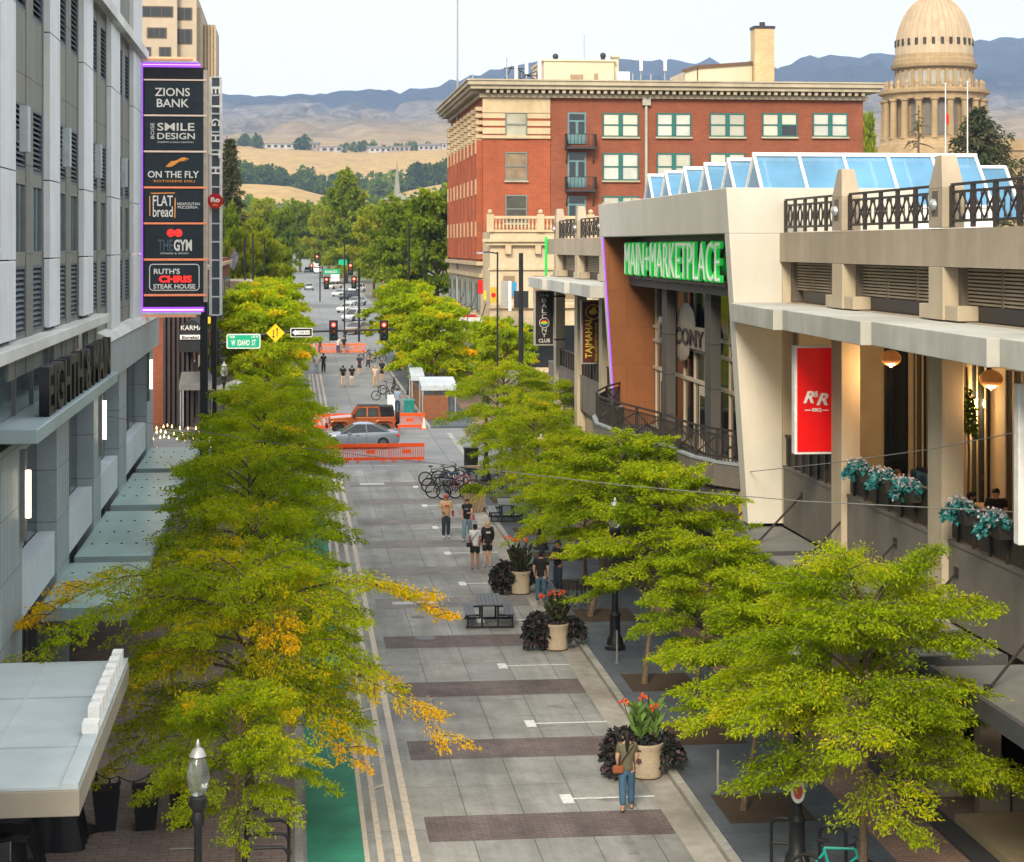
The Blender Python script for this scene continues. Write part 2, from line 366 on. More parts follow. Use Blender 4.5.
# brick bands across the street, tree pits, green lane, peeling cream lines, parking marks
b = MB(); b2 = MB()
for k in range(-4, 10):
    y0 = 39.25 + 6.12 * k
    sheet(b if k < 4 else b2, rect(2.75, KR - .64, y0, y0 + 1.7), .004)
struct(b.build('brick_band', M_band)); struct(b2.build('brick_band', bricky('faded_paver', (.245, .22, .205), (.21, .195, .185), (.15, .14, .135), .22, .11, .012, 'ground', .5, .85, .3, .35, .9)))
TREES_R = [(9.45, 40.3), (9.5, 46.45), (9.45, 51.9), (9.4, 61.2)]
p = MB()
for x, y in TREES_R + [(9.5, 34.3), (9.5, 66.6), (9.5, 72.5), (9.5, 78.6), (9.5, 88), (9.5, 94.5)]: sheet(p, rect(8.98, 10.8, y - .9, y + 1.15), .126)
struct(p.build('tree_pit', M_pit))
struct(sheet(MB(), rect(.30, 1.44, 10, 97), .006).build('green_cycle_lane', M_green))
def peeling(name, paint, under, thr=.5, scale=7):
    m, nt, bs = base(name); tc = N(nt, 'ShaderNodeTexCoord'); n = N(nt, 'ShaderNodeTexNoise', Scale=scale, Detail=10.0, Roughness=.75)
    nt.links.new(tc.outputs['Object'], n.inputs['Vector']); r = N(nt, 'ShaderNodeValToRGB')
    r.color_ramp.elements[0].position = thr - .12; r.color_ramp.elements[1].position = thr + .1
    r.color_ramp.elements[0].color = tuple(under) + (1,); r.color_ramp.elements[1].color = tuple(paint) + (1,)
    nt.links.new(n.outputs['Fac'], r.inputs['Fac']); nt.links.new(r.outputs[0], bs.inputs['Base Color']); bs.inputs['Roughness'].default_value = .8; return m
M_peel = peeling('peeling_cream_paint', (.52, .43, .32), (.30, .29, .27), .44)
M_mark = peeling('worn_white_paint', (.72, .71, .68), (.36, .355, .34), .47, 14)
c = MB()
for x, wd in ((1.47, .1), (1.74, .12), (2.09, .14), (2.42, .16)):
    sheet(c, rect(x - wd / 2, x + wd / 2, 10, 99), .009)
    sheet(c, rect(x - wd / 2, x + wd / 2, 123, 170), .009)
for k in range(9): sheet(c, [(1.75, 43 + 7 * k), (2.1, 43.45 + 7 * k), (2.1, 43.6 + 7 * k), (1.75, 43.15 + 7 * k)], .012)
struct(c.build('road_marking', M_peel))
c = MB()
for k in range(-3, 9):
    y = 41.9 + 6.52 * k
    sheet(c, rect(6.05, 7.85, y - .05, y + .05), .009); sheet(c, rect(5.8, 6.05, y - .34, y + .34), .009)
for i in range(14): sheet(c, rect(7.0, 12.5, 222 + 3.0 * i, 222.15 + 3.0 * i), .009)
struct(c.build('road_marking', M_mark))
sm = peeling('chalk_stencil', (.46, .47, .47), (.33, .335, .325), .52, 9)
c = MB()
for (px, py, ww, hh) in ((415, 603, 1.5, .5), (428, 598, .8, .3), (372, 484, 1.2, .8)):
    x, y, z = gp(px, py); sheet(c, rect(x - ww / 2, x + ww / 2, y - hh / 2, y + hh / 2), .010)
struct(c.build('road_marking', sm))
# manhole lids and stains left in the concrete
st = MB()
for (px, py, r) in ((425, 638, .33), (418, 617, .22), (452, 604, .2)):
    x, y, z = gp(px, py); sheet(st, [(x + r * math.cos(a * .5236), y + r * math.sin(a * .5236)) for a in range(12)], .011)
struct(st.build('manhole_cover', pbr('cast_iron', (.14, .14, .145), .7)))
st = MB(); rnd = random.Random(8)
for (px, py, rx, ry) in ((585, 705, 1.3, .5), (560, 726, .8, .12), (620, 745, .5, .9), (632, 850, .15, 1.6), (470, 752, .9, .25), (440, 530, 2.0, .3), (500, 700, 1.2, .15), (405, 685, .4, .25), (540, 640, .7, .3), (610, 800, .4, .2), (655, 830, .12, 1.2)):
    x, y, z = gp(px, py); sheet(st, [(x + rx * math.cos(a * .35) * rnd.uniform(.55, 1.1), y + ry * math.sin(a * .35) * rnd.uniform(.55, 1.1)) for a in range(18)], .003)
sm2 = bpy.data.materials.new('old_stain'); sm2.use_nodes = True; q = sm2.node_tree; bb = q.nodes['Principled BSDF']; bb.inputs['Base Color'].default_value = (.10, .095, .09, 1); bb.inputs['Roughness'].default_value = .8
tcx = N(q, 'ShaderNodeTexCoord'); nn = N(q, 'ShaderNodeTexNoise', Scale=2.2, Detail=9.0, Roughness=.75); q.links.new(tcx.outputs['Object'], nn.inputs['Vector'])
rr = N(q, 'ShaderNodeValToRGB'); rr.color_ramp.elements[0].position = .46; rr.color_ramp.elements[0].color = (0, 0, 0, 1); rr.color_ramp.elements[1].position = .75; rr.color_ramp.elements[1].color = (.55, .55, .55, 1)
q.links.new(nn.outputs['Fac'], rr.inputs['Fac']); q.links.new(rr.outputs[0], bb.inputs['Alpha'])
struct(st.build('road_stain', sm2))

# ---------------------------------------------------------------- foothills and the mountain ridge
def interp(x, pts):
    xs = [p[0] for p in pts]; ys = [p[1] for p in pts]; return float(np.interp(x, xs, ys))
RIDGE = [(-1200, 70), (-300, 90), (100, 96), (220, 95), (255, 97), (300, 89), (335, 93), (362, 88), (400, 92), (430, 88), (460, 80), (520, 66), (570, 56), (610, 51), (650, 51), (690, 59), (735, 57), (775, 66), (800, 59), (840, 52), (880, 49), (925, 49), (975, 40), (1024, 37), (1400, 45), (2200, 80)]
MESA = [(-1200, 165), (200, 158), (240, 150), (300, 147), (460, 148), (700, 150), (990, 172), (1024, 168), (1400, 160), (2200, 170)]
FOOT = [(-1200, 205), (200, 188), (245, 184), (290, 187), (330, 196), (372, 200), (420, 190), (460, 184), (990, 208), (1030, 205), (2200, 205)]
from mathutils import noise as mn
cols = list(range(-1200, 2240, 10)); dists = []
d = 850.0
while d < 10400: dists.append(d); d *= 1.022
hv = []
for D in dists:
    for px in cols:
        f, ms, rg = interp(px, FOOT), interp(px, MESA), interp(px, RIDGE)
        y = interp(D, [(1150, 231.0), (1500, 216), (1850, f), (1990, f - 1), (2150, f + 4), (2700, ms + 5), (2850, ms), (3300, ms + 3), (4300, (ms * .62 + rg * .38)), (6000, ms * .40 + rg * .60), (8600, rg), (9000, rg + 1), (10400, rg + 60)])
        a = (px - CX) / F_PX; X, Y = (SN + a * CS) * D, (CS - a * SN) * D
        z = CAM_Z + (HOR - y) * D / F_PX
        k = min(1, max(0, (D - 1300) / 1200)); k2 = min(1, max(0, (D - 3300) / 2000)) * (1 if D < 8600 else .5)
        n1 = mn.fractal(Vector((X / 210, Y / 320, 1.7)), .9, 2.1, 6); n2 = abs(mn.fractal(Vector((X / 900 + .4 * n1, Y / 1900, 5.2)), .8, 2.2, 6))
        if D < 1500: tt = max(0, (D - 1100) / 400); z = (gz(Y) - .6) * (1 - tt) + z * tt
        z += n1 * 9 * k - k2 * n2 * 150 + k2 * 18 + (abs(mn.fractal(Vector((X / 70, Y / 200, 9.1)), .7, 2.2, 5)) * 18 - 4 if 8000 < D < 9300 else 0)
        hv.append((X, Y, z))
nc = len(cols); hf = [(i * nc + j, i * nc + j + 1, (i + 1) * nc + j + 1, (i + 1) * nc + j) for i in range(len(dists) - 1) for j in range(nc - 1)]
hm, nt, bs = base('dry_hill_grass')
tc = N(nt, 'ShaderNodeTexCoord'); sp = N(nt, 'ShaderNodeSeparateXYZ'); nt.links.new(tc.outputs['Object'], sp.inputs[0])
n1 = N(nt, 'ShaderNodeTexNoise', Scale=.004, Detail=10.0, Roughness=.7); nt.links.new(tc.outputs['Object'], n1.inputs['Vector'])
n2 = N(nt, 'ShaderNodeTexNoise', Scale=.045, Detail=11.0, Roughness=.85); nt.links.new(tc.outputs['Object'], n2.inputs['Vector'])
r1 = N(nt, 'ShaderNodeValToRGB'); e = r1.color_ramp.elements; e[0].position = .30; e[0].color = (.20, .16, .07, 1); e[1].position = .60; e[1].color = (.50, .33, .14, 1)
nt.links.new(n2.outputs['Fac'], r1.inputs['Fac'])
r2 = N(nt, 'ShaderNodeValToRGB'); e = r2.color_ramp.elements; e[0].position = .42; e[0].color = (.075, .075, .06, 1); e[1].position = .6; e[1].color = (.27, .215, .15, 1)
n5 = N(nt, 'ShaderNodeTexNoise', Scale=.011, Detail=13.0, Roughness=.8); nt.links.new(tc.outputs['Object'], n5.inputs['Vector']); nt.links.new(n5.outputs['Fac'], r2.inputs['Fac'])
r3 = N(nt, 'ShaderNodeValToRGB'); e = r3.color_ramp.elements; e[0].position = .40; e[0].color = (.006, .012, .014, 1); e[1].position = .74; e[1].color = (.06, .06, .05, 1)
nt.links.new(n5.outputs['Fac'], r3.inputs['Fac'])
def fade(src, a, b, wob):
    mr = N(nt, 'ShaderNodeMapRange'); mr.inputs['From Min'].default_value = a; mr.inputs['From Max'].default_value = b
    ad = N(nt, 'ShaderNodeMath', operation='MULTIPLY_ADD'); ad.inputs[1].default_value = wob; nt.links.new(n1.outputs['Fac'], ad.inputs[0]); nt.links.new(src, ad.inputs[2])
    nt.links.new(ad.outputs[0], mr.inputs['Value']); return mr.outputs[0]
m1 = N(nt, 'ShaderNodeMix', data_type='RGBA'); nt.links.new(fade(sp.outputs[1], 3300, 5200, 900), m1.inputs['Factor']); nt.links.new(r1.outputs[0], m1.inputs['A']); nt.links.new(r2.outputs[0], m1.inputs['B'])
m2 = N(nt, 'ShaderNodeMix', data_type='RGBA'); nt.links.new(fade(sp.outputs[2], 640, 720, 300), m2.inputs['Factor']); nt.links.new(m1.outputs['Result'], m2.inputs['A']); nt.links.new(r3.outputs[0], m2.inputs['B'])
nt.links.new(m2.outputs['Result'], bs.inputs['Base Color']); bs.inputs['Roughness'].default_value = 1; bs.inputs['Specular IOR Level'].default_value = 0
hills = MB(); hills.v = hv; hills.f = hf; hills.m = [0] * len(hf)
ho = hills.build('hills', hm, smooth=True); struct(ho)
def hill_z(px, D):
    j = min(nc - 1, max(0, int(round((px + 1200) / 10)))); i = int(np.argmin([abs(q - D) for q in dists])); return hv[i * nc + j]

# the air between here and the ridge: one closed box of even haze
hz = MB().box((-9000, -400, -3.5), (9000, 11500, 1500))
hmat = bpy.data.materials.new('haze'); hmat.use_nodes = True; q = hmat.node_tree; q.nodes.clear()
oo = N(q, 'ShaderNodeOutputMaterial'); pv = N(q, 'ShaderNodeVolumePrincipled'); pv.inputs['Color'].default_value = (.46, .64, .98, 1); pv.inputs['Density'].default_value = 8e-5; pv.inputs['Anisotropy'].default_value = .0
q.links.new(pv.outputs[0], oo.inputs['Volume'])
hzo = hz.build('haze', hmat); hzo['kind'] = 'stuff'
# ---------------------------------------------------------------- trees: trunk with limbs, crown of many small fronds
M_locust = leafmat('locust_leaf', [(0, (.045, .075, .005)), (.3, (.14, .215, .008)), (.55, (.27, .355, .010)), (.76, (.38, .42, .012)), (.87, (.60, .46, .012)), (1, (.74, .42, .014))])
M_park = leafmat('park_leaf', [(0, (.03, .052, .010)), (.35, (.09, .14, .014)), (.65, (.18, .24, .018)), (1, (.32, .32, .03))])
M_conif = leafmat('conifer_needle', [(0, (.022, .032, .016)), (.5, (.045, .062, .028)), (1, (.10, .095, .045))], .1)

def frond_mesh(name, P, D, L, W, tint, mat, rng, fold=True):
    """Many fronds: each a pointed, slightly folded diamond at P along D."""
    n = len(P); up = rng.normal(size=(n, 3)); S_ = np.cross(D, up); S_ /= np.linalg.norm(S_, axis=1)[:, None] + 1e-9
    Nn = np.cross(S_, D); L = L[:, None]; W = W[:, None]
    V = np.empty((n, 4, 3)); V[:, 0] = P; V[:, 1] = P + D * L * .5 + S_ * W * .5 + Nn * W * .18; V[:, 2] = P + D * L - np.array([0, 0, .12]) * L; V[:, 3] = P + D * L * .5 - S_ * W * .5 + Nn * W * .18
    me = bpy.data.meshes.new(name); me.vertices.add(n * 4); me.vertices.foreach_set('co', V.reshape(-1))
    me.loops.add(n * 4); me.loops.foreach_set('vertex_index', np.arange(n * 4)); me.polygons.add(n)
    me.polygons.foreach_set('loop_start', np.arange(n) * 4); me.polygons.foreach_set('loop_total', np.full(n, 4))
    me.materials.append(mat); at = me.attributes.new('tint', 'FLOAT', 'POINT'); at.data.foreach_set('value', np.repeat(np.clip(tint, 0, 1), 4))
    me.update(calc_edges=True); return me

def make_tree(seed, H, r, bole, nl=22, ntw=11, nf=95, leaf=(.17, .06), spread=1.0, flat=.5, lean=(0, 0), thick=.07, mat=None, limbs=(), tint0=.48, gold=0.0, tight=1.0, droop=.45, zlow=0.0, tw=.34):
    rng = np.random.default_rng(seed); rd = random.Random(seed)
    tr = MB(); top = np.array([lean[0], lean[1], H * .80])
    bx = lambda t: np.array([lean[0] * t, lean[1] * t, H * .8 * t]) + np.array([math.sin(t * 5 + seed) * .10, math.cos(t * 4 + seed) * .08, 0]) * r * .35 * t
    pts = [bx(t) for t in np.linspace(0, 1, 9)]; tr.tube(pts, [thick * (1.35 if i == 0 else 1 - .085 * i) for i in range(9)], 8)
    P, D, T = [], [], []
    spec = []
    for i in range(nl):
        t = bole / (H * .8) + (1 - bole / (H * .8)) * ((i + .5) / nl) ** .85
        u = (t - bole / (H * .8)) / (1 - bole / (H * .8))
        az = i * 2.399963 + rd.uniform(-.35, .35)
        ln = r * spread * (math.sqrt(max(.05, 1 - (u * .92) ** 2.2)) * rd.uniform(.72, 1.08)) * (.48 + .52 * min(1, u * 2.6 + .28))
        el = -.04 + flat * u * 1.5 + rd.uniform(-.12, .2)
        spec.append((t, az, ln, el, rd.uniform(-.14, .14), 1 if rd.random() < gold else 0))
    spec += list(limbs)
    for (t, az, ln, el, dt, gd) in spec:
        s = bx(min(1, t)); d = np.array([math.cos(az) * math.cos(el), math.sin(az) * math.cos(el), math.sin(el)])
        side = np.array([-math.sin(az), math.cos(az), 0.0]); k = 7; path = []
        bow = rd.uniform(-.12, .12)
        for j in range(k + 1):
            q = j / k; path.append(s + d * ln * q + side * math.sin(q * 3) * bow * ln - np.array([0, 0, 1]) * droop * ln * (q ** 2.4) * .55 + np.array([0, 0, .12 * ln * math.sin(q * 3.1)]))
        tr.tube(path, [max(.006, thick * .42 * (1 - .12 * j)) for j in range(k + 1)], 5, cap=False)
        n_tw = max(4, int(ntw * ln / r))
        for a in range(n_tw + 1):
            q = .22 + .78 * (a + rd.random() * .7) / (n_tw + .7); q = min(q, 1); f = q * k; j0 = min(k - 1, int(f)); b0 = path[j0] + (path[j0 + 1] - path[j0]) * (f - j0)
            sg = 1 if a % 2 else -1; an = sg * rd.uniform(.35, 1.15) if a < n_tw else 0
            dd = d * math.cos(an) + side * math.sin(an) + np.array([0, 0, rd.uniform(-.22, .22)]); dd /= np.linalg.norm(dd)
            tl = tw * r * rd.uniform(.6, 1.15) * (1.15 - .55 * q) * tight + .12
            m = int(nf * rd.uniform(.7, 1.2)); tt = rng.random(m) ** .8
            base_ = b0 + dd * (tt * tl)[:, None]; base_[:, 2] -= droop * tl * tt ** 2 * .7
            sp_ = tl * .17 * (1 - .45 * tt); base_ = base_ + rng.normal(size=(m, 3)) * sp_[:, None] * np.array([1, 1, .55])
            dv = dd * .55 + rng.normal(size=(m, 3)) * .62 + np.array([0, 0, -.38]); dv /= np.linalg.norm(dv, axis=1)[:, None]
            P.append(base_); D.append(dv); ctint = rd.uniform(-.09, .09)
            T.append(np.full(m, tint0 + dt + ctint) + rng.normal(size=m) * .035 + (.36 * max(0, q - .45) / .55 if gd else 0) + .05 * tt)
            if tl > .25: tr.tube([b0, b0 + dd * tl * .5, b0 + dd * tl + np.array([0, 0, -droop * tl * .5])], [thick * .14, thick * .1, thick * .05], 4, cap=False)
    P = np.concatenate(P); D = np.concatenate(D); T = np.concatenate(T)
    keep = P[:, 2] > zlow; P, D, T = P[keep], D[keep], T[keep]
    n = len(P); L = leaf[0] * rng.uniform(.6, 1.3, n); W = leaf[1] * rng.uniform(.7, 1.3, n)
    me = frond_mesh('crown', P, D, L, W, T, mat or M_locust, rng)
    tmo = tr.build('trunk', M_bark, smooth=True); tm = tmo.data; bpy.data.objects.remove(tmo)
    return tm, me
def plant_tree(name, ms, loc, rz, label, cat='tree', group=None, s=1.0):
    t = thing(name, label, cat, loc, rz, group); t.scale = s if isinstance(s, tuple) else (s, s, s)
    for nm, me in zip(('trunk', 'crown'), ms):
        o = bpy.data.objects.new(nm, me); COL.objects.link(o); o.parent = t
    return t
def make_conifer(seed, H, r, n=70, nf=90, leaf=.5, mat=None, tint0=.4, sparse=0.0, z0=.08):
    rng = np.random.default_rng(seed); rd = random.Random(seed); tr = MB(); tr.tube([(0, 0, 0), (0, 0, H * .5), (.1, 0, H)], [H * .018, H * .012, H * .003], 7)
    P, D, T = [], [], []
    for i in range(n):
        u = z0 + (1 - z0) * (i + rd.random()) / n; z = H * u; az = i * 2.4 + rd.uniform(-.4, .4); ln = r * (1 - u) ** .75 * rd.uniform(.6, 1.15) + .15
        d = np.array([math.cos(az), math.sin(az), rd.uniform(-.35, .0)]); e = np.array([0, 0, z]) + d * ln
        tr.tube([(0, 0, z), tuple(np.array([0, 0, z]) + d * ln * .5 + np.array([0, 0, .05 * ln])), tuple(e)], [H * .004, H * .003, H * .0015], 4, cap=False)
        if rd.random() < sparse: continue
        tt = rng.random(nf); b = np.array([0, 0, z]) + d * (ln * tt)[:, None] + rng.normal(size=(nf, 3)) * (.07 * ln + .1)
        dv = d * .7 + rng.normal(size=(nf, 3)) * .5 + np.array([0, 0, -.3]); dv /= np.linalg.norm(dv, axis=1)[:, None]
        P.append(b); D.append(dv); T.append(np.full(nf, tint0 + rd.uniform(-.15, .15)))
    P = np.concatenate(P); D = np.concatenate(D); T = np.concatenate(T); n_ = len(P)
    me = frond_mesh('crown', P, D, leaf * rng.uniform(.6, 1.2, n_), leaf * .3 * rng.uniform(.7, 1.2, n_), T, mat or M_conif, rng)
    o = tr.build('trunk', M_bark); tm = o.data; bpy.data.objects.remove(o); return tm, me

# near trees, each with a shape of its own
LR = R(90)
tA = make_tree(11, 6.9, 2.95, 2.0, nl=34, ntw=13, nf=230, leaf=(.086, .030), limbs=[(.66, R(195), 2.7, .20, .05, 0), (.4, R(330), 2.8, .2, .05, 0), (.5, R(20), 3.0, .25, 0, 0), (.55, R(130), 2.7, .2, .05, 0)], tint0=.50, thick=.085, flat=.55)
tB = make_tree(23, 5.9, 3.2, 1.5, nl=38, ntw=13, nf=165, leaf=(.096, .033), gold=.16, tint0=.61, thick=.09, flat=.34,
               limbs=[(.84, R(9), 4.1, .16, .07, 1), (.52, R(-24), 4.4, .05, .05, 1), (.46, R(-50), 3.5, .0, .05, 1), (.85, R(176), 4.9, .16, .05, 1), (.80, R(196), 4.6, .14, .0, 0), (.55, R(215), 3.9, .05, .05, 1), (.42, R(-85), 2.6, .05, .03, 0), (.4, R(-115), 3.0, .02, .02, 0), (.4, R(-140), 3.2, .02, .03, 0)])
tC = make_tree(37, 6.3, 2.8, 1.9, nl=28, ntw=11, nf=115, leaf=(.118, .042), tint0=.52, thick=.08, gold=.04)
tC2 = make_tree(38, 6.6, 2.0, 2.3, nl=28, ntw=11, nf=135, leaf=(.102, .036), tint0=.47, thick=.055, lean=(.75, .1), flat=.6)
tD = make_tree(41, 6.5, 3.2, 1.8, nl=28, ntw=11, nf=115, leaf=(.122, .043), tint0=.51, thick=.08, gold=.05, flat=.4)
tE = make_tree(53, 8.8, 4.0, 2.2, nl=26, ntw=10, nf=90, leaf=(.32, .12), tint0=.52, thick=.12, gold=.08)
gR = 'honey locusts along the right pavement'; gL = 'honey locusts along the left pavement'
plant_tree('locust_tree', tA, (10.3, 34.4, gz(34.4) + .1), R(15), 'bright green locust tree at bottom right, the nearest to the lens on the right pavement', group=gR, s=(1.08, 1.08, 1.0))
plant_tree('locust_tree', tC2, (9.45, 40.3, gz(40.3) + .12), R(10), 'young locust tree with slim pale trunk in the square pit beside the grey bollard post', group=gR, s=(1.1, 1.1, .86))
plant_tree('locust_tree', tC2, (9.5, 46.45, gz(46.45) + .12), R(-35), 'locust tree whose pit lies right behind the planter that the walking woman passes', group=gR, s=(1.05, 1.05, .84))
plant_tree('locust_tree', tC2, (9.45, 51.9, gz(51.9) + .12), R(40), 'locust tree standing just in front of the black lamp post foot on the right pavement', group=gR, s=(1.3, 1.3, 1.0))
plant_tree('locust_tree', tC2, (9.4, 61.2, gz(61.2) + .12), R(-15), 'locust tree behind the lamp post foot, beside the two people in black', group=gR, s=(1.55, 1.55, 1.0))
for i, (y, s, lb) in enumerate(((66.8, .80, 'leafy locust tree shading the people in black by the middle planter'), (73.5, .80, 'locust tree beside the far picnic table on the slate pavement'), (80.5, .82, 'locust tree rising behind the far picnic table, in front of the curved balcony rail'),
                             (87.5, .86, 'locust tree beside the parked bicycles, below the long hanging banner'), (94.0, 1.0, 'locust tree next to the black litter bin at the end of the near block'))):
    plant_tree('locust_tree', (tD, tC)[i % 2], (10.1 + .4 * (i % 2), y, gz(y) + .12), R(77 * i), lb, group=gR, s=s)
plant_tree('locust_tree', tC, (12.9, 98.0, gz(98) + .12), R(40), 'locust tree close against the concrete terrace at the street corner', group=gR, s=.85)
plant_tree('locust_tree', tC, (-1.0, 36.7, gz(36.7) + .12), R(140), 'low locust tree beside the black hoop racks at the lower left, behind the globe lamp', group=gL, s=(.66, .66, .66))
plant_tree('locust_tree', tB, (-.9, 42.6, gz(42.6) + .12), R(0), 'wide locust tree at bottom left with long golden-tipped branches reaching over the street', group=gL, s=1.0)
for i, (y, s, lb) in enumerate(((50.5, .92, 'locust tree directly behind the gold-tipped tree, beside the second glass canopy'), (58.0, 1.0, 'locust tree on the left pavement level with the near picnic table'), (66.0, 1.08, 'full locust tree on the left pavement beside the farthest glass canopy'),
                             (74.0, 1.05, 'locust tree on the left pavement below the tall tenant sign'), (82.0, 1.02, 'locust tree on the left pavement at the corner of the grey panelled building'), (90.0, .95, 'locust tree hiding the left end of the nearest orange barrier'))):
    plant_tree('locust_tree', (tC, tD)[i % 2], (-.9 - .25 * (i % 2), y, gz(y) + .12), R(101 * i + 30), lb, group=gL, s=s)
gF = 'street trees of the middle block'
for i, (x, y, s, lb) in enumerate(((-2.0, 131, .92, 'yellow-green street tree behind the yellow diamond sign'), (-2.4, 141, 1.0, 'yellow-green street tree behind the white patio umbrellas on the left'), (-1.8, 152, 1.0, 'street tree on the left side, halfway along the pedestrian block'),
                                 (-2.2, 164, 1.0, 'street tree on the left nearest the flag'), (-2.0, 178, 1.0, 'street tree on the left edge level with the farthest orange barrier'),
                                 (10.2, 138, .85, 'street tree over the white market tents'), (10.8, 147, .9, 'street tree beside the right-hand red signal'), (10.0, 158, .9, 'street tree behind the right-hand red signal'), (10.6, 170, .95, 'street tree in front of the black slatted canopy'), (10.2, 184, .95, 'street tree at the far right end of the pedestrian block'), (15.5, 150, .7, 'small street tree beside the black lamp column, before the pale stone front'), (15.0, 136, .72, 'small street tree left of the long hanging banner'))):
    plant_tree('street_tree', tE, (x, y, gz(y) + .12), R(67 * i), lb, group=gF, s=s)

# park and background trees
bgA = make_tree(61, 20, 8.5, 4.0, nl=40, ntw=9, nf=60, leaf=(.85, .42), mat=M_park, tint0=.50, thick=.42, flat=.75, droop=.25)
bgB = make_tree(67, 17, 7.5, 3.0, nl=36, ntw=9, nf=60, leaf=(.85, .42), mat=M_park, tint0=.74, thick=.35, flat=.8, droop=.2)
bgC = make_tree(71, 24, 7.0, 3.0, nl=42, ntw=9, nf=50, leaf=(.95, .48), mat=M_park, tint0=.66, thick=.4, flat=.95, droop=.2)
gB = 'trees along the far street and park'
def bgt(px, base_y, Y, ms, h0, top, wpx, r0, label, tint=None):
    x = ony(px, 0, Y)[0]; zt = ony(px, top, Y)[2]; g0 = gz(Y); sz = (zt - g0) / h0; sx = (wpx / 2) * Y / F_PX / r0
    plant_tree('park_tree', ms, (x, Y, g0), R(px * 7 % 360), label, group=gB, s=(sx, sx, sz))
bgt(437, 0, 252, bgA, 18.5, 196, 108, 8.6, 'big dark green park tree with bare lower trunk beside the red brick corner')
bgt(404, 0, 296, bgA, 18.5, 205, 84, 8.6, 'dark green park tree just left of the biggest one, right of the far road')
bgt(346, 0, 470, bgC, 22.5, 172, 66, 7.2, 'tall bright green tree, the highest crown above the far road')
bgt(329, 0, 640, bgC, 22.5, 196, 46, 7.2, 'bright green tree at the left shoulder of the tallest crown')
bgt(374, 0, 365, bgB, 16, 212, 64, 7.6, 'lighter green tree between the tallest crown and the dark park tree')
bgt(388, 0, 420, bgB, 16, 208, 56, 7.6, 'green tree below the church spire')
bgt(341, 0, 540, bgB, 16, 222, 48, 7.6, 'green tree at the far end of the road, on its right side')
for i, (px, top, Y, wd, lb) in enumerate(((238, 236, 235, 52, 'yellow-green tree behind the flag on the left'), (262, 238, 245, 56, 'yellow-green tree with the three black poles before it'), (271, 244, 262, 46, 'yellow-green tree at the left edge of the far road'), (252, 226, 300, 62, 'rounded green tree right of the tall dark cypress'), (226, 212, 290, 40, 'dark green tree at the foot of the tall cypress'), (280, 252, 330, 36, 'low green tree where the far road narrows on the left'))):
    bgt(px, 0, Y, (bgB, bgB, bgB, bgB, bgA, bgA)[i], 16 if i < 4 else 18.5, top, wd, 7.6 if i < 4 else 8.6, lb)
for i, (px, top, Y, wd, lb) in enumerate(((212, 210, 480, 46, 'green tree at the left foot of the cypress, farther off'), (262, 204, 560, 60, 'broad green tree in the valley left of the road end'), (300, 206, 600, 50, 'green tree in the valley directly over the road end'), (322, 210, 520, 40, 'dark tree in the valley left of the tallest crown'), (410, 202, 520, 44, 'green tree right of the church roof'), (444, 204, 470, 50, 'green tree behind the corner of the red brick block'), (280, 214, 430, 44, 'olive tree in the valley, over the yellow-green street trees'))):
    bgt(px, 0, Y, (bgA, bgB)[i % 2], 18.5 if i % 2 == 0 else 16, top, wd, 8.6 if i % 2 == 0 else 7.6, lb)
bgt(866, 0, 330, bgB, 16, 128, 40, 7.6, 'small bright green tree between the brick block and the domed capitol')
cyp = make_conifer(81, 30, 3.4, n=150, nf=70, leaf=.8, tint0=.8)
x, y, z = ony(230, 0, 300)
plant_tree('cypress_tree', cyp, (x, y, gz(y)), 0, 'tall narrow brownish cypress behind the vertical sign on the left', s=(1.1, 1.1, .88))
cf = make_conifer(83, 26, 14, n=130, nf=90, leaf=.8, tint0=.7, sparse=.25, z0=.25)
x, y, z = ony(979, 0, 260); plant_tree('spruce_tree', cf, (x, y, gz(y)), 0, 'ragged spruce with drooping branches in front of the right side of the dome', s=(1.2, 1.2, 1.13))
cf2 = make_conifer(89, 24, 9.0, n=46, nf=24, leaf=.6, tint0=.7, sparse=.7, z0=.3)
x, y, z = ony(918, 0, 260); plant_tree('bare_conifer', cf2, (x, y, gz(y)), 0, 'nearly bare conifer with crooked brown branches in front of the dome', s=(1, 1, 1.24))

# far-off woods on the hillsides, one mass
def blob_wood(name, spots, seed, mat):
    rng = np.random.default_rng(seed); P = []; D = []; T = []; Ls = []
    for (x, y, z, h, r, t) in spots:
        m = 110; th = rng.random(m) * 6.283; u = rng.random(m) ** .5; zz = rng.random(m)
        prof = np.sin(np.clip(zz * .86 + .14, 0, 1) * 3.14159) ** .6
        P.append(np.stack([x + r * u * prof * np.cos(th), y + r * u * prof * np.sin(th), z + h * zz], 1)); dv = rng.normal(size=(m, 3)); dv /= np.linalg.norm(dv, axis=1)[:, None]
        D.append(dv); T.append(np.full(m, t) + rng.normal(size=m) * .05); Ls.append(np.full(m, r * .55))
    P, D, T, Ls = map(np.concatenate, (P, D, T, Ls)); me = frond_mesh(name, P, D, Ls, Ls * .75, T, mat, rng)
    o = bpy.data.objects.new(name, me); COL.objects.link(o); o['kind'] = 'stuff'; return o
rd = random.Random(5); spots = []
def wood(px0, px1, D0, D1, n, h, t):
    for _ in range(n):
        px = rd.uniform(px0, px1); D = rd.uniform(D0, D1); q = hill_z(px, D); a = (px - CX) / F_PX
        spots.append(((SN + a * CS) * D, (CS - a * SN) * D, q[2] - 1, h * rd.uniform(.6, 1.3), h * rd.uniform(.35, .6), t + rd.uniform(-.15, .15)))
wood(255, 335, 2080, 2250, 60, 19, .2); wood(225, 262, 2050, 2200, 20, 22, .35); wood(195, 330, 1190, 1420, 110, 18, .45); wood(372, 470, 1250, 1500, 60, 18, .4)
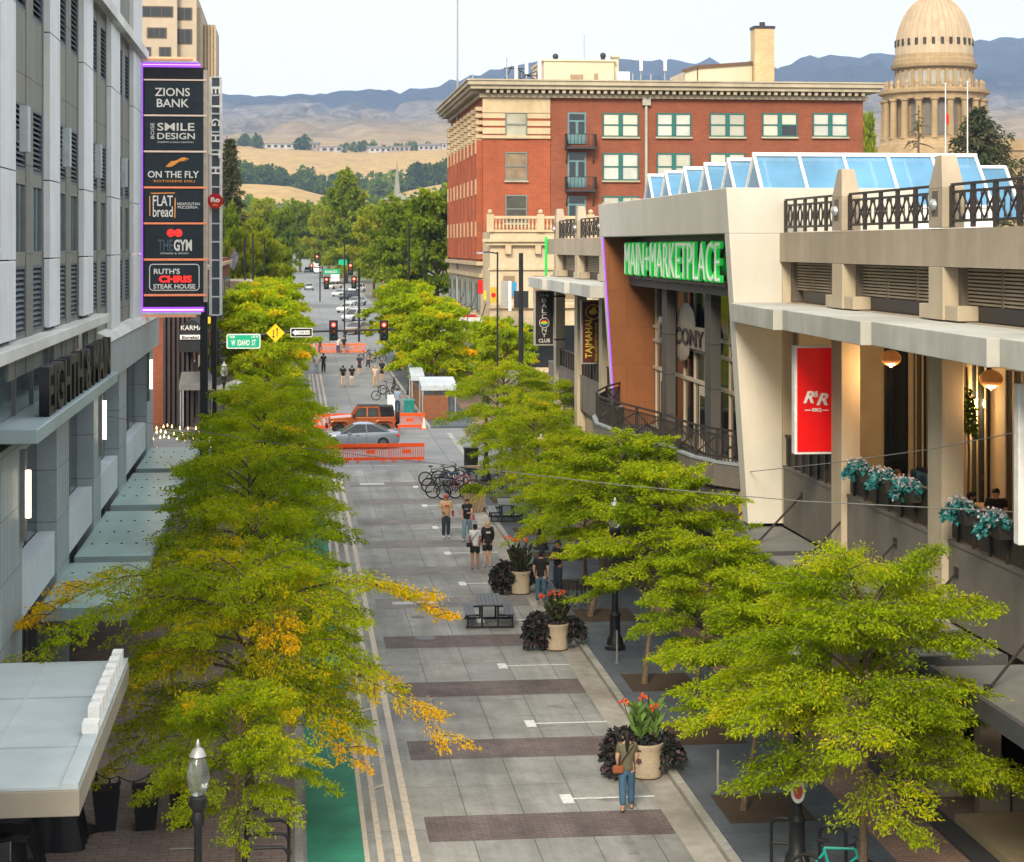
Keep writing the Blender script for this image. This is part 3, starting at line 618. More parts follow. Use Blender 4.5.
wood(372, 400, 2000, 2200, 12, 24, .45); wood(410, 470, 2050, 2250, 34, 23, .2); wood(335, 372, 2050, 2300, 9, 20, .25)
wood(240, 262, 2840, 2960, 10, 16, .2); wood(296, 312, 2840, 2960, 10, 18, .15); wood(340, 470, 2840, 3000, 30, 12, .2)
wood(984, 1010, 2500, 2750, 12, 24, .15); wood(980, 1030, 2050, 2400, 26, 24, .25); wood(1010, 1030, 1300, 1700, 20, 20, .3); wood(870, 900, 2300, 2600, 10, 20, .2)
wood(-300, 200, 1300, 2200, 120, 20, .35); wood(1030, 1500, 1300, 2400, 140, 20, .3)
blob_wood('distant_woods', spots, 3, M_park)
spots = []
for _ in range(330):
    Y = rd.uniform(620, 1180); x = rd.uniform(-.16, .30) * Y; 
    if -14 < x < 20: continue
    spots.append((x, Y, gz(Y) - .5, rd.uniform(11, 19), rd.uniform(5, 9), rd.uniform(.3, .6)))
blob_wood('valley_woods', spots, 4, M_park)
# ---------------------------------------------------------------- left: grey panelled office building
M_panel = bricky('grey_panel', (.215, .215, .18), (.185, .19, .16), (.07, .07, .065), 1.28, 2.02, .012, 'wall', 0, .7, .2, .18, .5)
M_pil = pbr('pale_pilaster', (.70, .73, .74), .6, .07, 1.2, dirt=.15, streak=.16)
M_granite = bricky('pale_granite', (.33, .385, .40), (.30, .355, .375), (.10, .12, .125), .62, 1.32, .010, 'wall', 0, .5, .2, .15, .7)
M_spandrel = pbr('white_spandrel', (.56, .64, .68), .5, .06, 2, dirt=.15)
M_louvre = pbr('louvre_blade', (.085, .105, .125), .5, .1, 4)
M_winframe = pbr('window_frame_grey', (.17, .18, .17), .5)
M_tealglass = glassy('teal_window_glass', (.04, .12, .15), .06)
M_canopyglass = pbr('canopy_glass', (.27, .40, .375), .3, .18, 1.2, dirt=.25)
M_canopymetal = pbr('canopy_metal', (.33, .42, .43), .45, .08, 1.0, dirt=.22, metal=.2)
M_ledge = pbr('pale_ledge', (.62, .63, .60), .6, .08, 2, dirt=.2)
M_beige = pbr('beige_fascia', (.42, .38, .30), .6, .08, 2, dirt=.2)
M_tube = pbr('light_tube', (.9, .8, .6), .4, emit=(1, .80, .52), estr=3.0)
O = (-6, 60, 0)
off = thing('office_building', 'grey panelled office building with pale pilasters and louvred windows on the left', 'building', O)
def B(name, mb, m, par=off, **k): return mb.build(name, m, par, **k)
mb = MB(O); mb.box((-30, 22, 9.4), (-6.3, 77.9, 27)); mb.box((-6.3, 22, 19.6), (-6.0, 77.9, 27)); B('wall', mb, M_panel)
# recessed structure behind windows: solid panel strips between window columns, floor by floor
PIL = [(24.3, 26.5), (32.4, 34.5), (40.3, 42.5), (48.4, 50.5), (56.2, 58.8), (64.6, 67.9), (73.6, 77.9)]
ROWS = [('louvre', 17.6, 19.3), ('louvre', 14.0, 15.5), ('glass', 12.1, 13.75), ('louvre', 10.32, 11.85)]
strips = MB(O)
for (a0, a1), (b0, b1) in zip(PIL, PIL[1:]):
    y0, y1 = a1, b0; W = y1 - y0; cw = .30 * W
    wins = [(y0 + .17 * W, y0 + .17 * W + cw), (y0 + .67 * W, y0 + .67 * W + cw)]
    for c0, c1 in ((y0, wins[0][0]), (wins[0][1], wins[1][0]), (wins[1][1], y1)): strips.box((-6.3, c0, 9.4), (-6.0, c1, 19.6))
    for wa, wb in wins:
        zs = [9.4] + [v for r in ROWS[::-1] for v in r[1:]] + [19.6]
        for i in range(0, len(zs), 2): strips.box((-6.3, wa, zs[i]), (-6.02, wb, zs[i + 1]))
        for kind, z0, z1 in ROWS:
            f = MB(O)
            for (p, q) in (((-6.16, wa, z0), (-6.015, wa + .07, z1)), ((-6.16, wb - .07, z0), (-6.015, wb, z1)), ((-6.16, wa + .07, z0), (-6.015, wb - .07, z0 + .07)), ((-6.16, wa + .07, z1 - .07), (-6.015, wb - .07, z1))): f.box(p, q)
            if kind == 'louvre':
                n = 11
                for i in range(n):
                    zz = z0 + .1 + (z1 - z0 - .16) * i / n
                    f.prism([(-6.15, zz + .09), (-6.03, zz), (-6.03, zz + .025), (-6.15, zz + .115)], 'y', wa + .07, wb - .07)
                B('louvre_window', f, M_louvre)
            else:
                f.box((-6.1, (wa + wb) / 2 - .03, z0 + .07), (-6.04, (wa + wb) / 2 + .03, z1 - .07)); fr = B('window', f, M_winframe)
                MB(O).box((-6.09, wa + .07, z0 + .07), (-6.07, wb - .07, z1 - .07)).build('pane', M_tealglass, fr)
B('wall_panel', strips, M_panel)
for i, (a, b) in enumerate(PIL):
    m = MB(O); zs = [9.4 if a > 60 else 10.3, 12.0, 13.9, 17.5, 19.9, 23.5, 27]
    for z0, z1 in zip(zs, zs[1:]): m.box((-6.0, a, z0 + .015), (-5.85, b, z1 - .015))
    B('pilaster', m, M_pil, bevel=.02)
    if 40 <= a < 70:                                      # pale lamp boxes on brackets beside the pilasters
        yb = b + .75; s = MB(O); s.box((-5.88, yb, 14.35), (-5.70, yb + .45, 15.35)); s.box((-6.02, yb + .1, 14.6), (-5.88, yb + .3, 14.85)); B('wall_lamp', s, pbr('lamp_box_grey', (.40, .45, .47), .4))
m = MB(O); m.box((-5.84, 27, 19.62), (-5.6, 77.9, 19.95)); B('cornice', m, M_ledge)
m = MB(O); m.box((-6.3, 22, 9.95), (-5.6, 61.4, 10.22)); m.prism([(-6.02, 9.30), (-5.6, 9.30), (-5.7, 9.5), (-6.02, 9.62)], 'y', 61.4, 85.3); B('ledge', m, M_ledge, bevel=.02)
m = MB(O); m.box((-30, 77.9, 0), (-6.9, 85.3, 9.3)); m.box((-30, 22, 0), (-8.0, 77.9, 9.4)); m.box((-8, 22, 9.3), (-6.3, 61.4, 9.4)); B('core_wall', m, pbr('dark_interior', (.03, .033, .036), .7))
m = MB(O); m.box((-8, 61.4, 8.05), (-5.7, 85.3, 9.3)); m.box((-8, 22, 7.75), (-5.95, 61.4, 8.05)); B('header', m, M_granite)
PIER = [(24.5, 27.5), (33, 36), (41.0, 44.2), (50.6, 53.4), (59.9, 62.2), (68.6, 71.6), (81.6, 85.3)]
for a, b in PIER: B('pier', MB(O).box((-6.5, a, .3), (-5.95, b, 7.75 if a < 61 else 8.05)), M_granite)
mull = MB(O); gl = MB(O)
for (a0, a1), (b0, b1) in zip(PIER, PIER[1:]):
    B('spandrel', MB(O).box((-6.42, a1, 3.95), (-6.0, b0, 5.05)), M_spandrel)
    gl.box((-6.5, a1, .3), (-6.44, b0, 3.95)); gl.box((-6.5, a1, 5.05), (-6.44, b0, 7.9))
    n = 3
    for i in range(1, n): yy = a1 + (b0 - a1) * i / n; mull.box((-6.44, yy - .04, 5.05), (-6.40, yy + .05, 7.9)); mull.box((-6.44, yy - .04, .3), (-6.40, yy + .05, 3.95))
B('storefront_glass', gl, M_darkglass); B('mullion', mull, M_winframe)
m = MB(O); m.box((-6.28, 40.2, 8.62), (-6.04, 61.3, 9.94)); gb = B('glass_band', m, glassy('band_glass', (.09, .12, .125), .06))
m = MB(O)
for i in range(8): m.box((-6.04, 40.6 + 2.9 * i, 8.62), (-5.99, 40.68 + 2.9 * i, 9.94))
m.build('mullion', M_winframe, gb)
sh = B('sign_shelf', MB(O).box((-6.28, 40.2, 8.30), (-5.1, 58.4, 8.60)), M_canopymetal, bevel=.02)
lettering('EIGHTH & MAIN', (14.4, 1.08), (-5.32, 50.2, 9.14), 'e', M_black, sh, depth=.22, org=O, bold=.02)
tubes = ((onx(27.6, 460, -5.8)[1], 6.3, 7.35), (onx(104, 393, -5.8)[1], 6.3, 7.5), (onx(153, 352, -5.75)[1] - .6, 6.4, 7.6))
for y, z0, z1 in tubes:
    bk = B('light_fitting', MB(O).box((-5.95, y - .16, z0 - .5), (-5.84, y + .16, z1 + .45)), M_winframe)
    MB(O).tube([(-5.78, y, z0), (-5.78, y, z1)], .055, 10).build('light_tube', M_tube, bk)
for (y0, y1, X1) in ((46.9, 53.6, -3.8), (54.6, 63.9, -3.88), (65.4, 74.6, -3.9), (76, 84, -3.9)):
    m = MB(O)
    m.box((-5.95, y0, 3.45), (X1, y0 + .12, 3.70)); m.box((-5.95, y1 - .12, 3.45), (X1, y1, 3.70)); m.box((X1 - .12, y0 + .12, 3.45), (X1, y1 - .12, 3.70))
    k = 4
    for i in range(1, k): yy = y0 + (y1 - y0) * i / k; m.box((-5.95, yy - .05, 3.45), (X1 - .12, yy + .05, 3.70))
    cn = B('canopy', m, M_canopymetal)
    MB(O).box((-5.95, y0 + .02, 3.705), (X1 - .02, y1 - .02, 3.75)).build('glass', M_canopyglass, cn)
    d = MB(O)
    for i in range(1, k):
        yy = y0 + (y1 - y0) * i / k
        for q in range(5): d.lathe([(.035, 3.75), (.035, 3.77)], (-5.7 + q * .42, yy, 0), 8)
    d.build('fastener', M_black, cn)
# the solid roofed canopy nearest the lens, with a row of white sign blocks along its street edge
m = MB(O); m.box((-5.95, 31.4, 3.28), (-3.34, 40.9, 3.70)); nc_ = B('canopy', m, M_beige, bevel=.02)
m = MB(O); m.box((-5.93, 31.42, 3.705), (-3.62, 40.88, 3.75)); m.box((-3.62, 31.42, 3.705), (-3.36, 40.88, 3.80)); m.box((-5.93, 33.9, 3.751), (-3.62, 33.94, 3.775)); m.box((-5.93, 37.6, 3.751), (-3.62, 37.64, 3.775)); m.box((-5.02, 31.5, 3.751), (-4.98, 40.8, 3.772)); m.build('roof_sheet', pbr('pale_roof_sheet', (.52, .58, .58), .45, .1, 1, dirt=.22), nc_)
m = MB(O)
for i in range(8): m.box((-3.60, 35.2 + i * .66, 3.80), (-3.40, 35.62 + i * .66, 4.12))
m.box((-3.64, 34.6, 3.80), (-3.36, 35.0, 3.98)); m.build('sign_block', pbr('lit_white_letter', (.78, .78, .74), .5, emit=(1, .96, .85), estr=.08), nc_)

# projecting tenant directory and vertical street-name blade
Ys = 77.7
def T(px, py): return ony(px, py, Ys)
p0, p1 = T(138, 68), T(207, 306)
sg = thing('tenant_sign', 'tall projecting tenant directory of six dark panels in a glowing purple frame', 'sign', (p0[0], Ys, p1[2] - .6))
OS = tuple(sg.location)
def tb(mb, px0, py0, px1, py1, d0, d1):
    a, b = T(px0, py0), T(px1, py1); return mb.box((a[0], Ys - d0, b[2]), (b[0], Ys + d1, a[2]))
m = MB(OS); tb(m, 143, 67, 205, 307, .0, .45); m.build('sign_body', pbr('sign_black', (.02, .022, .024), .5), sg)
m = MB(OS); tb(m, 203.5, 70, 207, 302, .06, .5); m.build('edge_trim', pbr('cream_trim', (.55, .47, .36), .6), sg)
M_purple = pbr('purple_neon', (.22, .05, .5), .4, emit=(.30, .07, .85), estr=.75)
m = MB(OS); tb(m, 138, 63, 142.8, 312, .05, .4); tb(m, 142.8, 63, 200, 67, .05, .4); tb(m, 142.8, 307.2, 204, 312, .05, .4); nf_ = m.build('neon_frame', M_purple, sg)
m = MB(OS); tb(m, 139.4, 66, 140.6, 309, .09, -.05); tb(m, 143, 64.3, 200, 65.3, .09, -.05); tb(m, 143, 309.4, 203, 310.3, .09, -.05); m.build('neon_tube', pbr('violet_tube', (.5, .3, .9), .4, emit=(.6, .35, 1), estr=1.6), nf_)
m = MB(OS); tb(m, 137, 60.8, 198, 63, .2, .5); tb(m, 138, 312.2, 201, 314.4, .2, .5); m.build('cap_rail', M_white, sg)
m = MB(OS); tb(m, 138, 58.6, 193, 60.8, .15, .45); tb(m, 140, 314.6, 196, 317, .15, .45); m.build('cap_strip', pbr('peach_strip', (.75, .36, .22), .5, emit=(1, .4, .2), estr=.15), sg)
for i, (y0, y1) in enumerate(((79.2, 81), (114.6, 116.6), (150.6, 152.6), (186.4, 188.6), (222.4, 224.4), (258.4, 260.6), (294, 296))):
    m = MB(OS); tb(m, 144, y0, 206.5, y1, .14, -.0); m.build('light_strip', pbr('strip_%s' % ('cream' if i < 3 else 'coral'), (.6, .45, .36) if i < 3 else (.8, .26, .13), .4, emit=(1, .75, .6) if i < 3 else (1, .3, .15), estr=.18), sg)
M_tp = pbr('slate_panel', (.030, .042, .050), .5)
M_tw = pbr('lit_letter_white', (.62, .60, .55), .5, emit=(1, .93, .82), estr=.12)
M_tor = pbr('lit_letter_orange', (.72, .28, .06), .5, emit=(1, .4, .1), estr=.15); M_trd = pbr('lit_letter_red', (.75, .03, .02), .5, emit=(1, .04, .03), estr=.5)
pans = []
for y0, y1 in ((81.4, 114.2), (117, 150.2), (153, 186), (189, 222), (224.8, 258), (261, 293.6)):
    m = MB(OS); tb(m, 144.5, y0, 203, y1, .10, -.0); pans.append(m.build('tenant_panel', M_tp, sg, bevel=.02))
def tl(s, px0, py0, px1, py1, mt, par, bold=0.0):
    a, b = T(px0, py0), T(px1, py1); lettering(s, (b[0] - a[0], a[2] - b[2]), ((a[0] + b[0]) / 2, Ys - .115, (a[2] + b[2]) / 2), 'y', mt, par, .03, org=OS, bold=bold)
tl('ZIONS', 155, 88, 190, 96.5, M_tw, pans[0], .01); tl('BANK', 157, 99, 189, 107.5, M_tw, pans[0], .01)
tl('SMILE', 157.5, 123, 194.5, 131, M_tw, pans[1], .01); tl('DESIGN', 157.5, 133, 195, 139.5, M_tw, pans[1], .01); tl('COSMETIC & FAMILY DENTISTRY', 157.5, 141.6, 194, 143.2, M_tw, pans[1])
a = T(152.6, 131); lettering('BOISE', (.62, .14), (a[0], Ys - .115, a[2]), 'y', M_tw, pans[1], .03, org=OS, spin=-1)
tl('ON THE FLY', 148, 171, 199, 178, M_tw, pans[2], .015); tl('ROTISSERIE DELI', 154, 180, 195, 182.4, M_tor, pans[2])
m = MB(OS)
for q in range(3):
    pts = [T(166 + 2 * q + t * 19, 166.5 - q * 2.2 - 5.2 * (t ** .6) * (1 - .25 * q) + 1.5 * math.sin(t * 6.3)) for t in [i / 8 for i in range(9)]]
    m.tube([(p[0], Ys - .12, p[2]) for p in pts], [.02, .05, .06, .06, .055, .05, .04, .025, .01], 6)
m.build('emblem', M_tor, pans[2])
tl('FLAT', 153, 195.5, 173, 206, M_tw, pans[3], .01); tl('bread', 153, 206.5, 173, 217, M_tw, pans[3], .01); tl('NEAPOLITAN', 177.5, 202.5, 200, 205.3, M_tw, pans[3]); tl('PIZZERIA', 178, 206, 198, 208.6, M_tw, pans[3])
m = MB(OS)
for (x0, y0, x1, y1) in ((150, 196, 150, 216), (151, 193.4, 175, 193), (175.4, 198, 175, 218)):
    a, b = T(x0, y0), T(x1, y1); m.bar((a[0], Ys - .12, a[2]), (b[0], Ys - .12, b[2]), .04)
m.build('emblem', M_tor, pans[3])
tl('THE', 158, 239.5, 173, 251, pbr('letter_grey', (.12, .16, .18), .5), pans[4], .01); tl('GYM', 174, 239.5, 192, 251, M_tw, pans[4], .03); tl('FITNESS & SPORT', 161, 252.6, 189, 254.2, M_tw, pans[4])
m = MB(OS)
for x_, y_ in ((171, 233), (178.5, 233), (174.8, 233)):
    a = T(x_, y_); m.ball((a[0], Ys - .11, a[2]), (.16 if x_ != 174.8 else .1, .03, .16 if x_ != 174.8 else .07), 12, 6)
m.build('emblem', M_trd, pans[4])
tl("RUTH'S", 154, 268.5, 180, 274, M_tw, pans[5], .02); tl('CHRIS', 159, 275.5, 192, 282.5, M_trd, pans[5], .05); tl('STEAK HOUSE', 153.5, 284, 195.5, 288.6, M_tw, pans[5], .02)
m = MB(OS); pr = []
for (cx, cy, a0) in ((196, 267.5, 0), (196, 287, 90), (153, 287, 180), (153, 267.5, 270)):
    for k in range(5):
        an = R(a0 - 90 + k * 22.5); q = T(cx + 3.2 * math.cos(an), cy + 3.2 * math.sin(an)); pr.append((q[0], Ys - .11, q[2]))
pr.append(pr[0]); m.tube(pr, .018, 5); m.build('emblem', M_tw, pans[5])
a = T(203.6, 303); pl = MB(OS); pl.box((a[0] - .15, Ys + .2, gz(Ys) + .12), (a[0] + .15, Ys + .5, a[2] + .05)); pl.build('support_post', M_black, sg)

Yb = 80.2
a, b = ony(209.4, 77, Yb), ony(222, 315, Yb)
bl = thing('vertical_sign', 'narrow vertical ladder-like blade sign spelling a street number word', 'sign', (a[0], Yb, b[2])); OB = tuple(bl.location)
m = MB(OB); m.box((a[0] + .1, Yb, b[2]), (b[0] - .1, Yb + .3, a[2])); m.build('blade_panel', pbr('blade_grey', (.085, .098, .108), .5), bl)
m = MB(OB)
for x_ in (a[0], b[0] - .1): m.box((x_, Yb - .05, b[2]), (x_ + .1, Yb + .35, a[2]))
n = 13
for i in range(n + 1): z = b[2] + (a[2] - b[2]) * i / n; m.box((a[0] + .1, Yb - .04, z - .03), (b[0] - .1, Yb + .34, z + .03))
m.build('ladder_frame', pbr('blade_white', (.74, .74, .71), .5), bl)
q0, q1 = ony(215.7, 84, Yb), ony(215.7, 180, Yb)
for i, ch in enumerate('EIGHTH'):
    z = q0[2] + (q1[2] - q0[2]) * (i + .4) / 6; lettering(ch, (.30 if ch != 'I' else .08, .36), (q0[0], Yb - .07, z), 'y', M_tw, bl, .04, org=OB, spin=1, bold=.02)
a = ony(219, 318, Yb); m = MB(OB); m.box((ony(212, 0, Yb)[0], Yb + .02, gz(Yb) + .12), (ony(216.5, 0, Yb)[0], Yb + .28, a[2] + .1)); m.build('support_post', M_black, bl)
c_ = ony(215.3, 201, Yb - .4)
rs = thing('round_sign', 'round dark red badge sign fixed to the vertical blade sign', 'sign', c_)
m = MB(); m.lathe([(.31, -.05), (.31, .05)], (0, 0, 0), 28, axis='y'); m.build('disc', M_red, rs)
m = MB(); m.cbox((0, .2, 0), (.08, .34, .08)); m.build('bracket', M_black, rs)
lettering('Ro', (.36, .2), (0, -.065, .05), 'y', M_tw, rs, .02, bold=.03); lettering('BBQ', (.2, .09), (0, -.065, -.17), 'y', M_tor, rs, .02)
# ---------------------------------------------------------------- right: concrete terrace building with the leaning white portal
M_stucco = pbr('beige_stucco', (.44, .37, .275), .85, .07, 1.5, bump=.12, bscale=40, dirt=.18, streak=.22)
M_column = pbr('beige_column', (.50, .42, .30), .8, .06, 1.5, bump=.12, bscale=40, dirt=.18, streak=.18)
M_portal = pbr('offwhite_portal', (.60, .575, .50), .7, .04, .8, dirt=.12, streak=.10)
M_slabw = pbr('white_canopy_slab', (.56, .56, .51), .7, .08, 2, dirt=.25, streak=.2)
M_sill = pbr('grey_sill_wall', (.195, .175, .15), .85, .10, 1.5, bump=.15, dirt=.2, streak=.25)
M_shade = pbr('shaded_reveal', (.15, .125, .095), .85)  # recess shade put into the colour, darker than the stucco around it
M_roller = pbr('brown_roller_shutter', (.34, .28, .19), .7, .12, 5, dirt=.25)
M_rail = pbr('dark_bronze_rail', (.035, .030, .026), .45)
M_railpanel = bricky('dark_rail_board', (.075, .062, .05), (.06, .05, .042), (.02, .018, .015), .14, 3.0, .012, 'wall', 0, .6, .3, .2)
M_wood = bricky('rust_cladding', (.24, .088, .03), (.225, .083, .028), (.15, .055, .02), 1.5, 1.5, .010, 'wall', .5, .6, .15, .2, .5)
M_awning = pbr('grey_awning_deck', (.20, .20, .185), .7, .14, 1.5, dirt=.25)
M_greyc = bricky('grey_column_cladding', (.085, .078, .068), (.075, .068, .06), (.03, .027, .023), 3.0, 1.5, .02, 'wall', 0, .6, .2, .15)
M_bluepane = pbr('skylight_glass', (.13, .34, .55), .12, .2, .6, spec=.7, dirt=.3, alpha=.72)
M_warmwall = pbr('warm_plaster', (.46, .38, .27), .8, .08, 1.5)
M_bulb = pbr('warm_globe', (.95, .6, .25), .4, emit=(1, .62, .25), estr=3.0)
OR_ = (14, 60, 0)
ter = thing('terrace_building', 'long beige concrete terrace building with a leaning white entrance portal and rooftop skylights', 'building', OR_)
def Bt(name, mb, m, par=ter, **k): return mb.build(name, m, par, **k)
YK = [40.76 + 7.735 * k for k in range(-3, 9)]        # column lines
Y0, YP0, YP1, Y1 = 16.0, 55.0, 78.6, 106.8
# body behind
m = MB(OR_)
m.box((18.2, Y0, 0), (42, Y1, 12.55)); m.box((14.3, Y0, 12.1), (18.2, Y1, 12.55)); m.box((14.6, YP0 + .3, 0.3), (18.2, YP1, 4.9)); m.box((14.1, YP0 + .3, 4.9), (18.2, YP1, 5.1)); m.box((14.35, YP1, .3), (18.2, Y1, 4.9)); m.box((14.35, Y0, 4.9), (18.2, YP0, 5.1)); m.box((14.35, YP1, 4.9), (18.2, Y1, 5.1))
Bt('wall', m, M_stucco)
for a, b in ((Y0, YP0), (YP1, Y1)):
    Bt('fascia', MB(OR_).box((13.97, a, 11.85), (14.3, b, 12.68)), M_stucco)
    Bt('ceiling_slab', MB(OR_).box((14.2, a, 10.12), (18.2, b, 10.68)), M_stucco)
    Bt('sill_wall', MB(OR_).box((14.08, a, 4.25), (14.34, b, 5.9)), M_sill)
    m = MB(OR_); m.box((14.06, a, 5.9), (14.36, b, 5.98)); Bt('coping', m, M_sill)
for y in YK:
    if YP0 - .5 < y < YP1 - .5: continue
    if y < 56 or y > 78:
        Bt('column', MB(OR_).box((13.93, y, .3), (14.42, y + .95, 10.08)), M_column, bevel=.015)
        m = MB(OR_); m.box((13.95, y, 10.70), (14.42, y + .95, 11.84)); m.box((14.0, y + .95, 10.70), (14.5, y + 1.75, 11.02)); m.box((14.0, y - .8, 10.70), (14.5, y, 11.02)); Bt('pier', m, M_column, bevel=.012)
        q = MB(OR_); q.box((13.94, y, 12.70), (14.44, y + .93, 13.55))
        q.add([(13.94, y, 13.55), (14.44, y, 13.55), (14.44, y + .93, 13.55), (13.94, y + .93, 13.55), (14.02, y + .3, 14.28), (14.36, y + .3, 14.28), (14.36, y + .65, 14.28), (14.02, y + .65, 14.28)], [(0, 3, 2, 1), (4, 5, 6, 7), (0, 1, 5, 4), (1, 2, 6, 5), (2, 3, 7, 6), (3, 0, 4, 7)])
        post = Bt('roof_post', q, M_stucco, bevel=.015)
        n_ = MB(OR_); n_.box((13.932, y + .28, 12.95), (13.96, y + .66, 13.5)); n_.build('niche', M_shade, post)  # flat dark plate, the shade of the recess painted on
        n_ = MB(OR_); n_.ball((13.92, y + .47, 13.2), .13, 12, 8); n_.build('lamp', M_steel, post)
bays = [(a + .95, b) for a, b in zip(YK, YK[1:])]
for a, b in bays:
    if a > YP0 - 3 and b < YP1 + 1: continue
    if a < YP0 < b: b = YP0
    if a < YP1 < b: a = YP1
    # shuttered upper openings
    m = MB(OR_); m.box((14.44, a + .85 if a > 20 else a, 10.70), (14.9, b - .85, 11.02)); Bt('shutter_sill', m, M_rail)
    m = MB(OR_); n = 10
    for i in range(n): z = 11.04 + .80 * i / n; m.prism([(14.42, z + .005), (14.55, z + .03), (14.55, z + .06), (14.42, z + .05)], 'y', a + .25, b - .25)
    m.box((14.55, a + .25, 11.02), (14.6, b - .25, 11.84))
    for yy in (a + (b - a) * .33, a + (b - a) * .66): m.box((14.42, yy - .03, 11.02), (14.46, yy + .03, 11.84))
    Bt('roller_shutter', m, M_roller)
    m = MB(OR_)
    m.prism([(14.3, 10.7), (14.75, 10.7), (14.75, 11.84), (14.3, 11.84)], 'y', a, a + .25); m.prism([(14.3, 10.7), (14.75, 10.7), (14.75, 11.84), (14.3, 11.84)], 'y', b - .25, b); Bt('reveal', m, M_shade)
    # roof railing with crossed bars
    m = MB(OR_); ya, yb = a + .1, b - .1; xr = 14.12
    for z, t in ((13.62, .06), (13.46, .04), (12.84, .05)): m.box((xr - t / 2, ya, z - .03), (xr + t / 2, yb, z + .03))
    n = 5; L = yb - ya
    for i in range(n + 1): yy = ya + L * i / n; m.box((xr - .03, yy - .09, 12.70), (xr + .03, yy + .09, 13.60))
    for i in range(n * 2):
        u, v = ya + L * i / (2 * n), ya + L * (i + 1) / (2 * n)
        m.bar((xr, u, 12.86), (xr, v, 13.44), .035); m.bar((xr, v, 12.86), (xr, u, 13.44), .035)
    for i in range(n * 4): yy = ya + L * (i + .5) / (4 * n); m.box((xr - .012, yy - .012, 12.86), (xr + .012, yy + .012, 13.46))
    Bt('roof_railing', m, M_rail)
    # patio railing
    m = MB(OR_); m.box((14.16, a, 6.02), (14.22, b, 6.80)); rp = Bt('patio_railing', m, M_railpanel)
    m = MB(OR_); m.box((14.12, a, 6.80), (14.26, b, 6.86)); 
    for i in range(7): yy = a + (b - a) * (i + .5) / 7; m.box((14.09, yy - .03, 5.98), (14.15, yy + .03, 6.80))
    m.build('rail_bars', M_rail, rp)
# zigzag canopy slabs, one to a bay
for k, (a, b) in enumerate(zip(YK, YK[1:])):
    a2, b2 = a + .45, b + .45
    if a2 > YP0 and b2 < YP1 + 2: continue
    if a2 < YP0 < b2: b2 = YP0 - .02
    if b2 > Y1: continue
    if a2 < YP1 < b2: a2 = YP1 + .02
    Bt('canopy_slab', MB(OR_).prism([(12.26, a2), (12.50, b2), (14.2, b2), (14.2, a2)], 'z', 10.14, 10.665), M_slabw, bevel=.015)
# inside the patios
m = MB(OR_); m.box((17.9, Y0, 5.1), (18.19, YP0, 10.1)); m.box((14.4, 54.5, 5.1), (17.9, 54.8, 10.1)); Bt('patio_back_wall', m, M_warmwall)
m = MB(OR_)
for y in [y for y in np.arange(18, 54, 2.55)]: m.box((17.80, y, 5.4), (17.88, y + 1.15, 9.2))
m.box((15.0, 54.42, 5.2), (15.8, 54.46, 9.4)); m.box((16.9, 54.42, 5.2), (17.6, 54.46, 9.4)); Bt('patio_window', m, M_darkglass)
m = MB(OR_)
for y in [y for y in np.arange(18, 54, 2.55)]:
    for yy in (y - .04, y + .55, y + 1.11): m.box((17.76, yy, 5.4), (17.80, yy + .08, 9.2))
Bt('patio_window_frame', m, M_column)
m = MB(OR_)
for y in YK[2:]: 
    if y < 54: m.box((16.9, y + .2, 5.1), (17.3, y + .7, 10.1))
Bt('inner_pillar', m, M_warmwall)
def hang_lamp(px, py, X, label):
    x, y, z = onx(px, py, X); t = thing('globe_lamp', label, 'lamp', (x, y, z), 0, 'globe lamps over the patio')
    m = MB(); m.ball((0, 0, 0), (.26, .26, .2), 16, 10); m.build('shade', pbr('amber_glass', (.36, .15, .05), .3, emit=(1, .38, .08), estr=.05), t)
    m = MB(); m.ball((0, 0, -.19), .045, 8, 6); m.build('bulb', M_bulb, t); m = MB(); m.tube([(0, 0, .18), (0, 0, 10.12 - z)], .012, 6); m.build('cord', M_black, t)
    l = bpy.data.lights.new('lamp_light', 'POINT'); l.energy = 95; l.color = (1, .6, .28); l.shadow_soft_size = .2; lo = bpy.data.objects.new('lamp_light', l); COL.objects.link(lo); lo.parent = t; lo.location = (0, 0, -.35)
hang_lamp(891, 358, 15.0, 'glowing amber globe lamp hanging left of the stone column over the flower boxes')
hang_lamp(991, 379, 15.0, 'glowing amber globe lamp hanging at the far right over the diners')
x, y, z = onx(973, 404, 17.7); wl = thing('wall_lamp', 'bright yellow wall lamp on the patio back wall', 'lamp', (17.86, y, z))
m = MB(); m.box((-.10, -.09, -.14), (-.0, .09, .14)); m.build('lamp_shade', pbr('lit_shade', (.9, .7, .2), .5, emit=(1, .7, .15), estr=4), wl); m = MB(); m.box((-.12, -.11, .14), (0, .11, .17)); m.build('cap', M_black, wl)
l = bpy.data.lights.new('lamp_light', 'POINT'); l.energy = 120; l.color = (1, .68, .3); l.shadow_soft_size = .15; lo = bpy.data.objects.new('lamp_light', l); COL.objects.link(lo); lo.parent = wl; lo.location = (-.4, 0, 0)

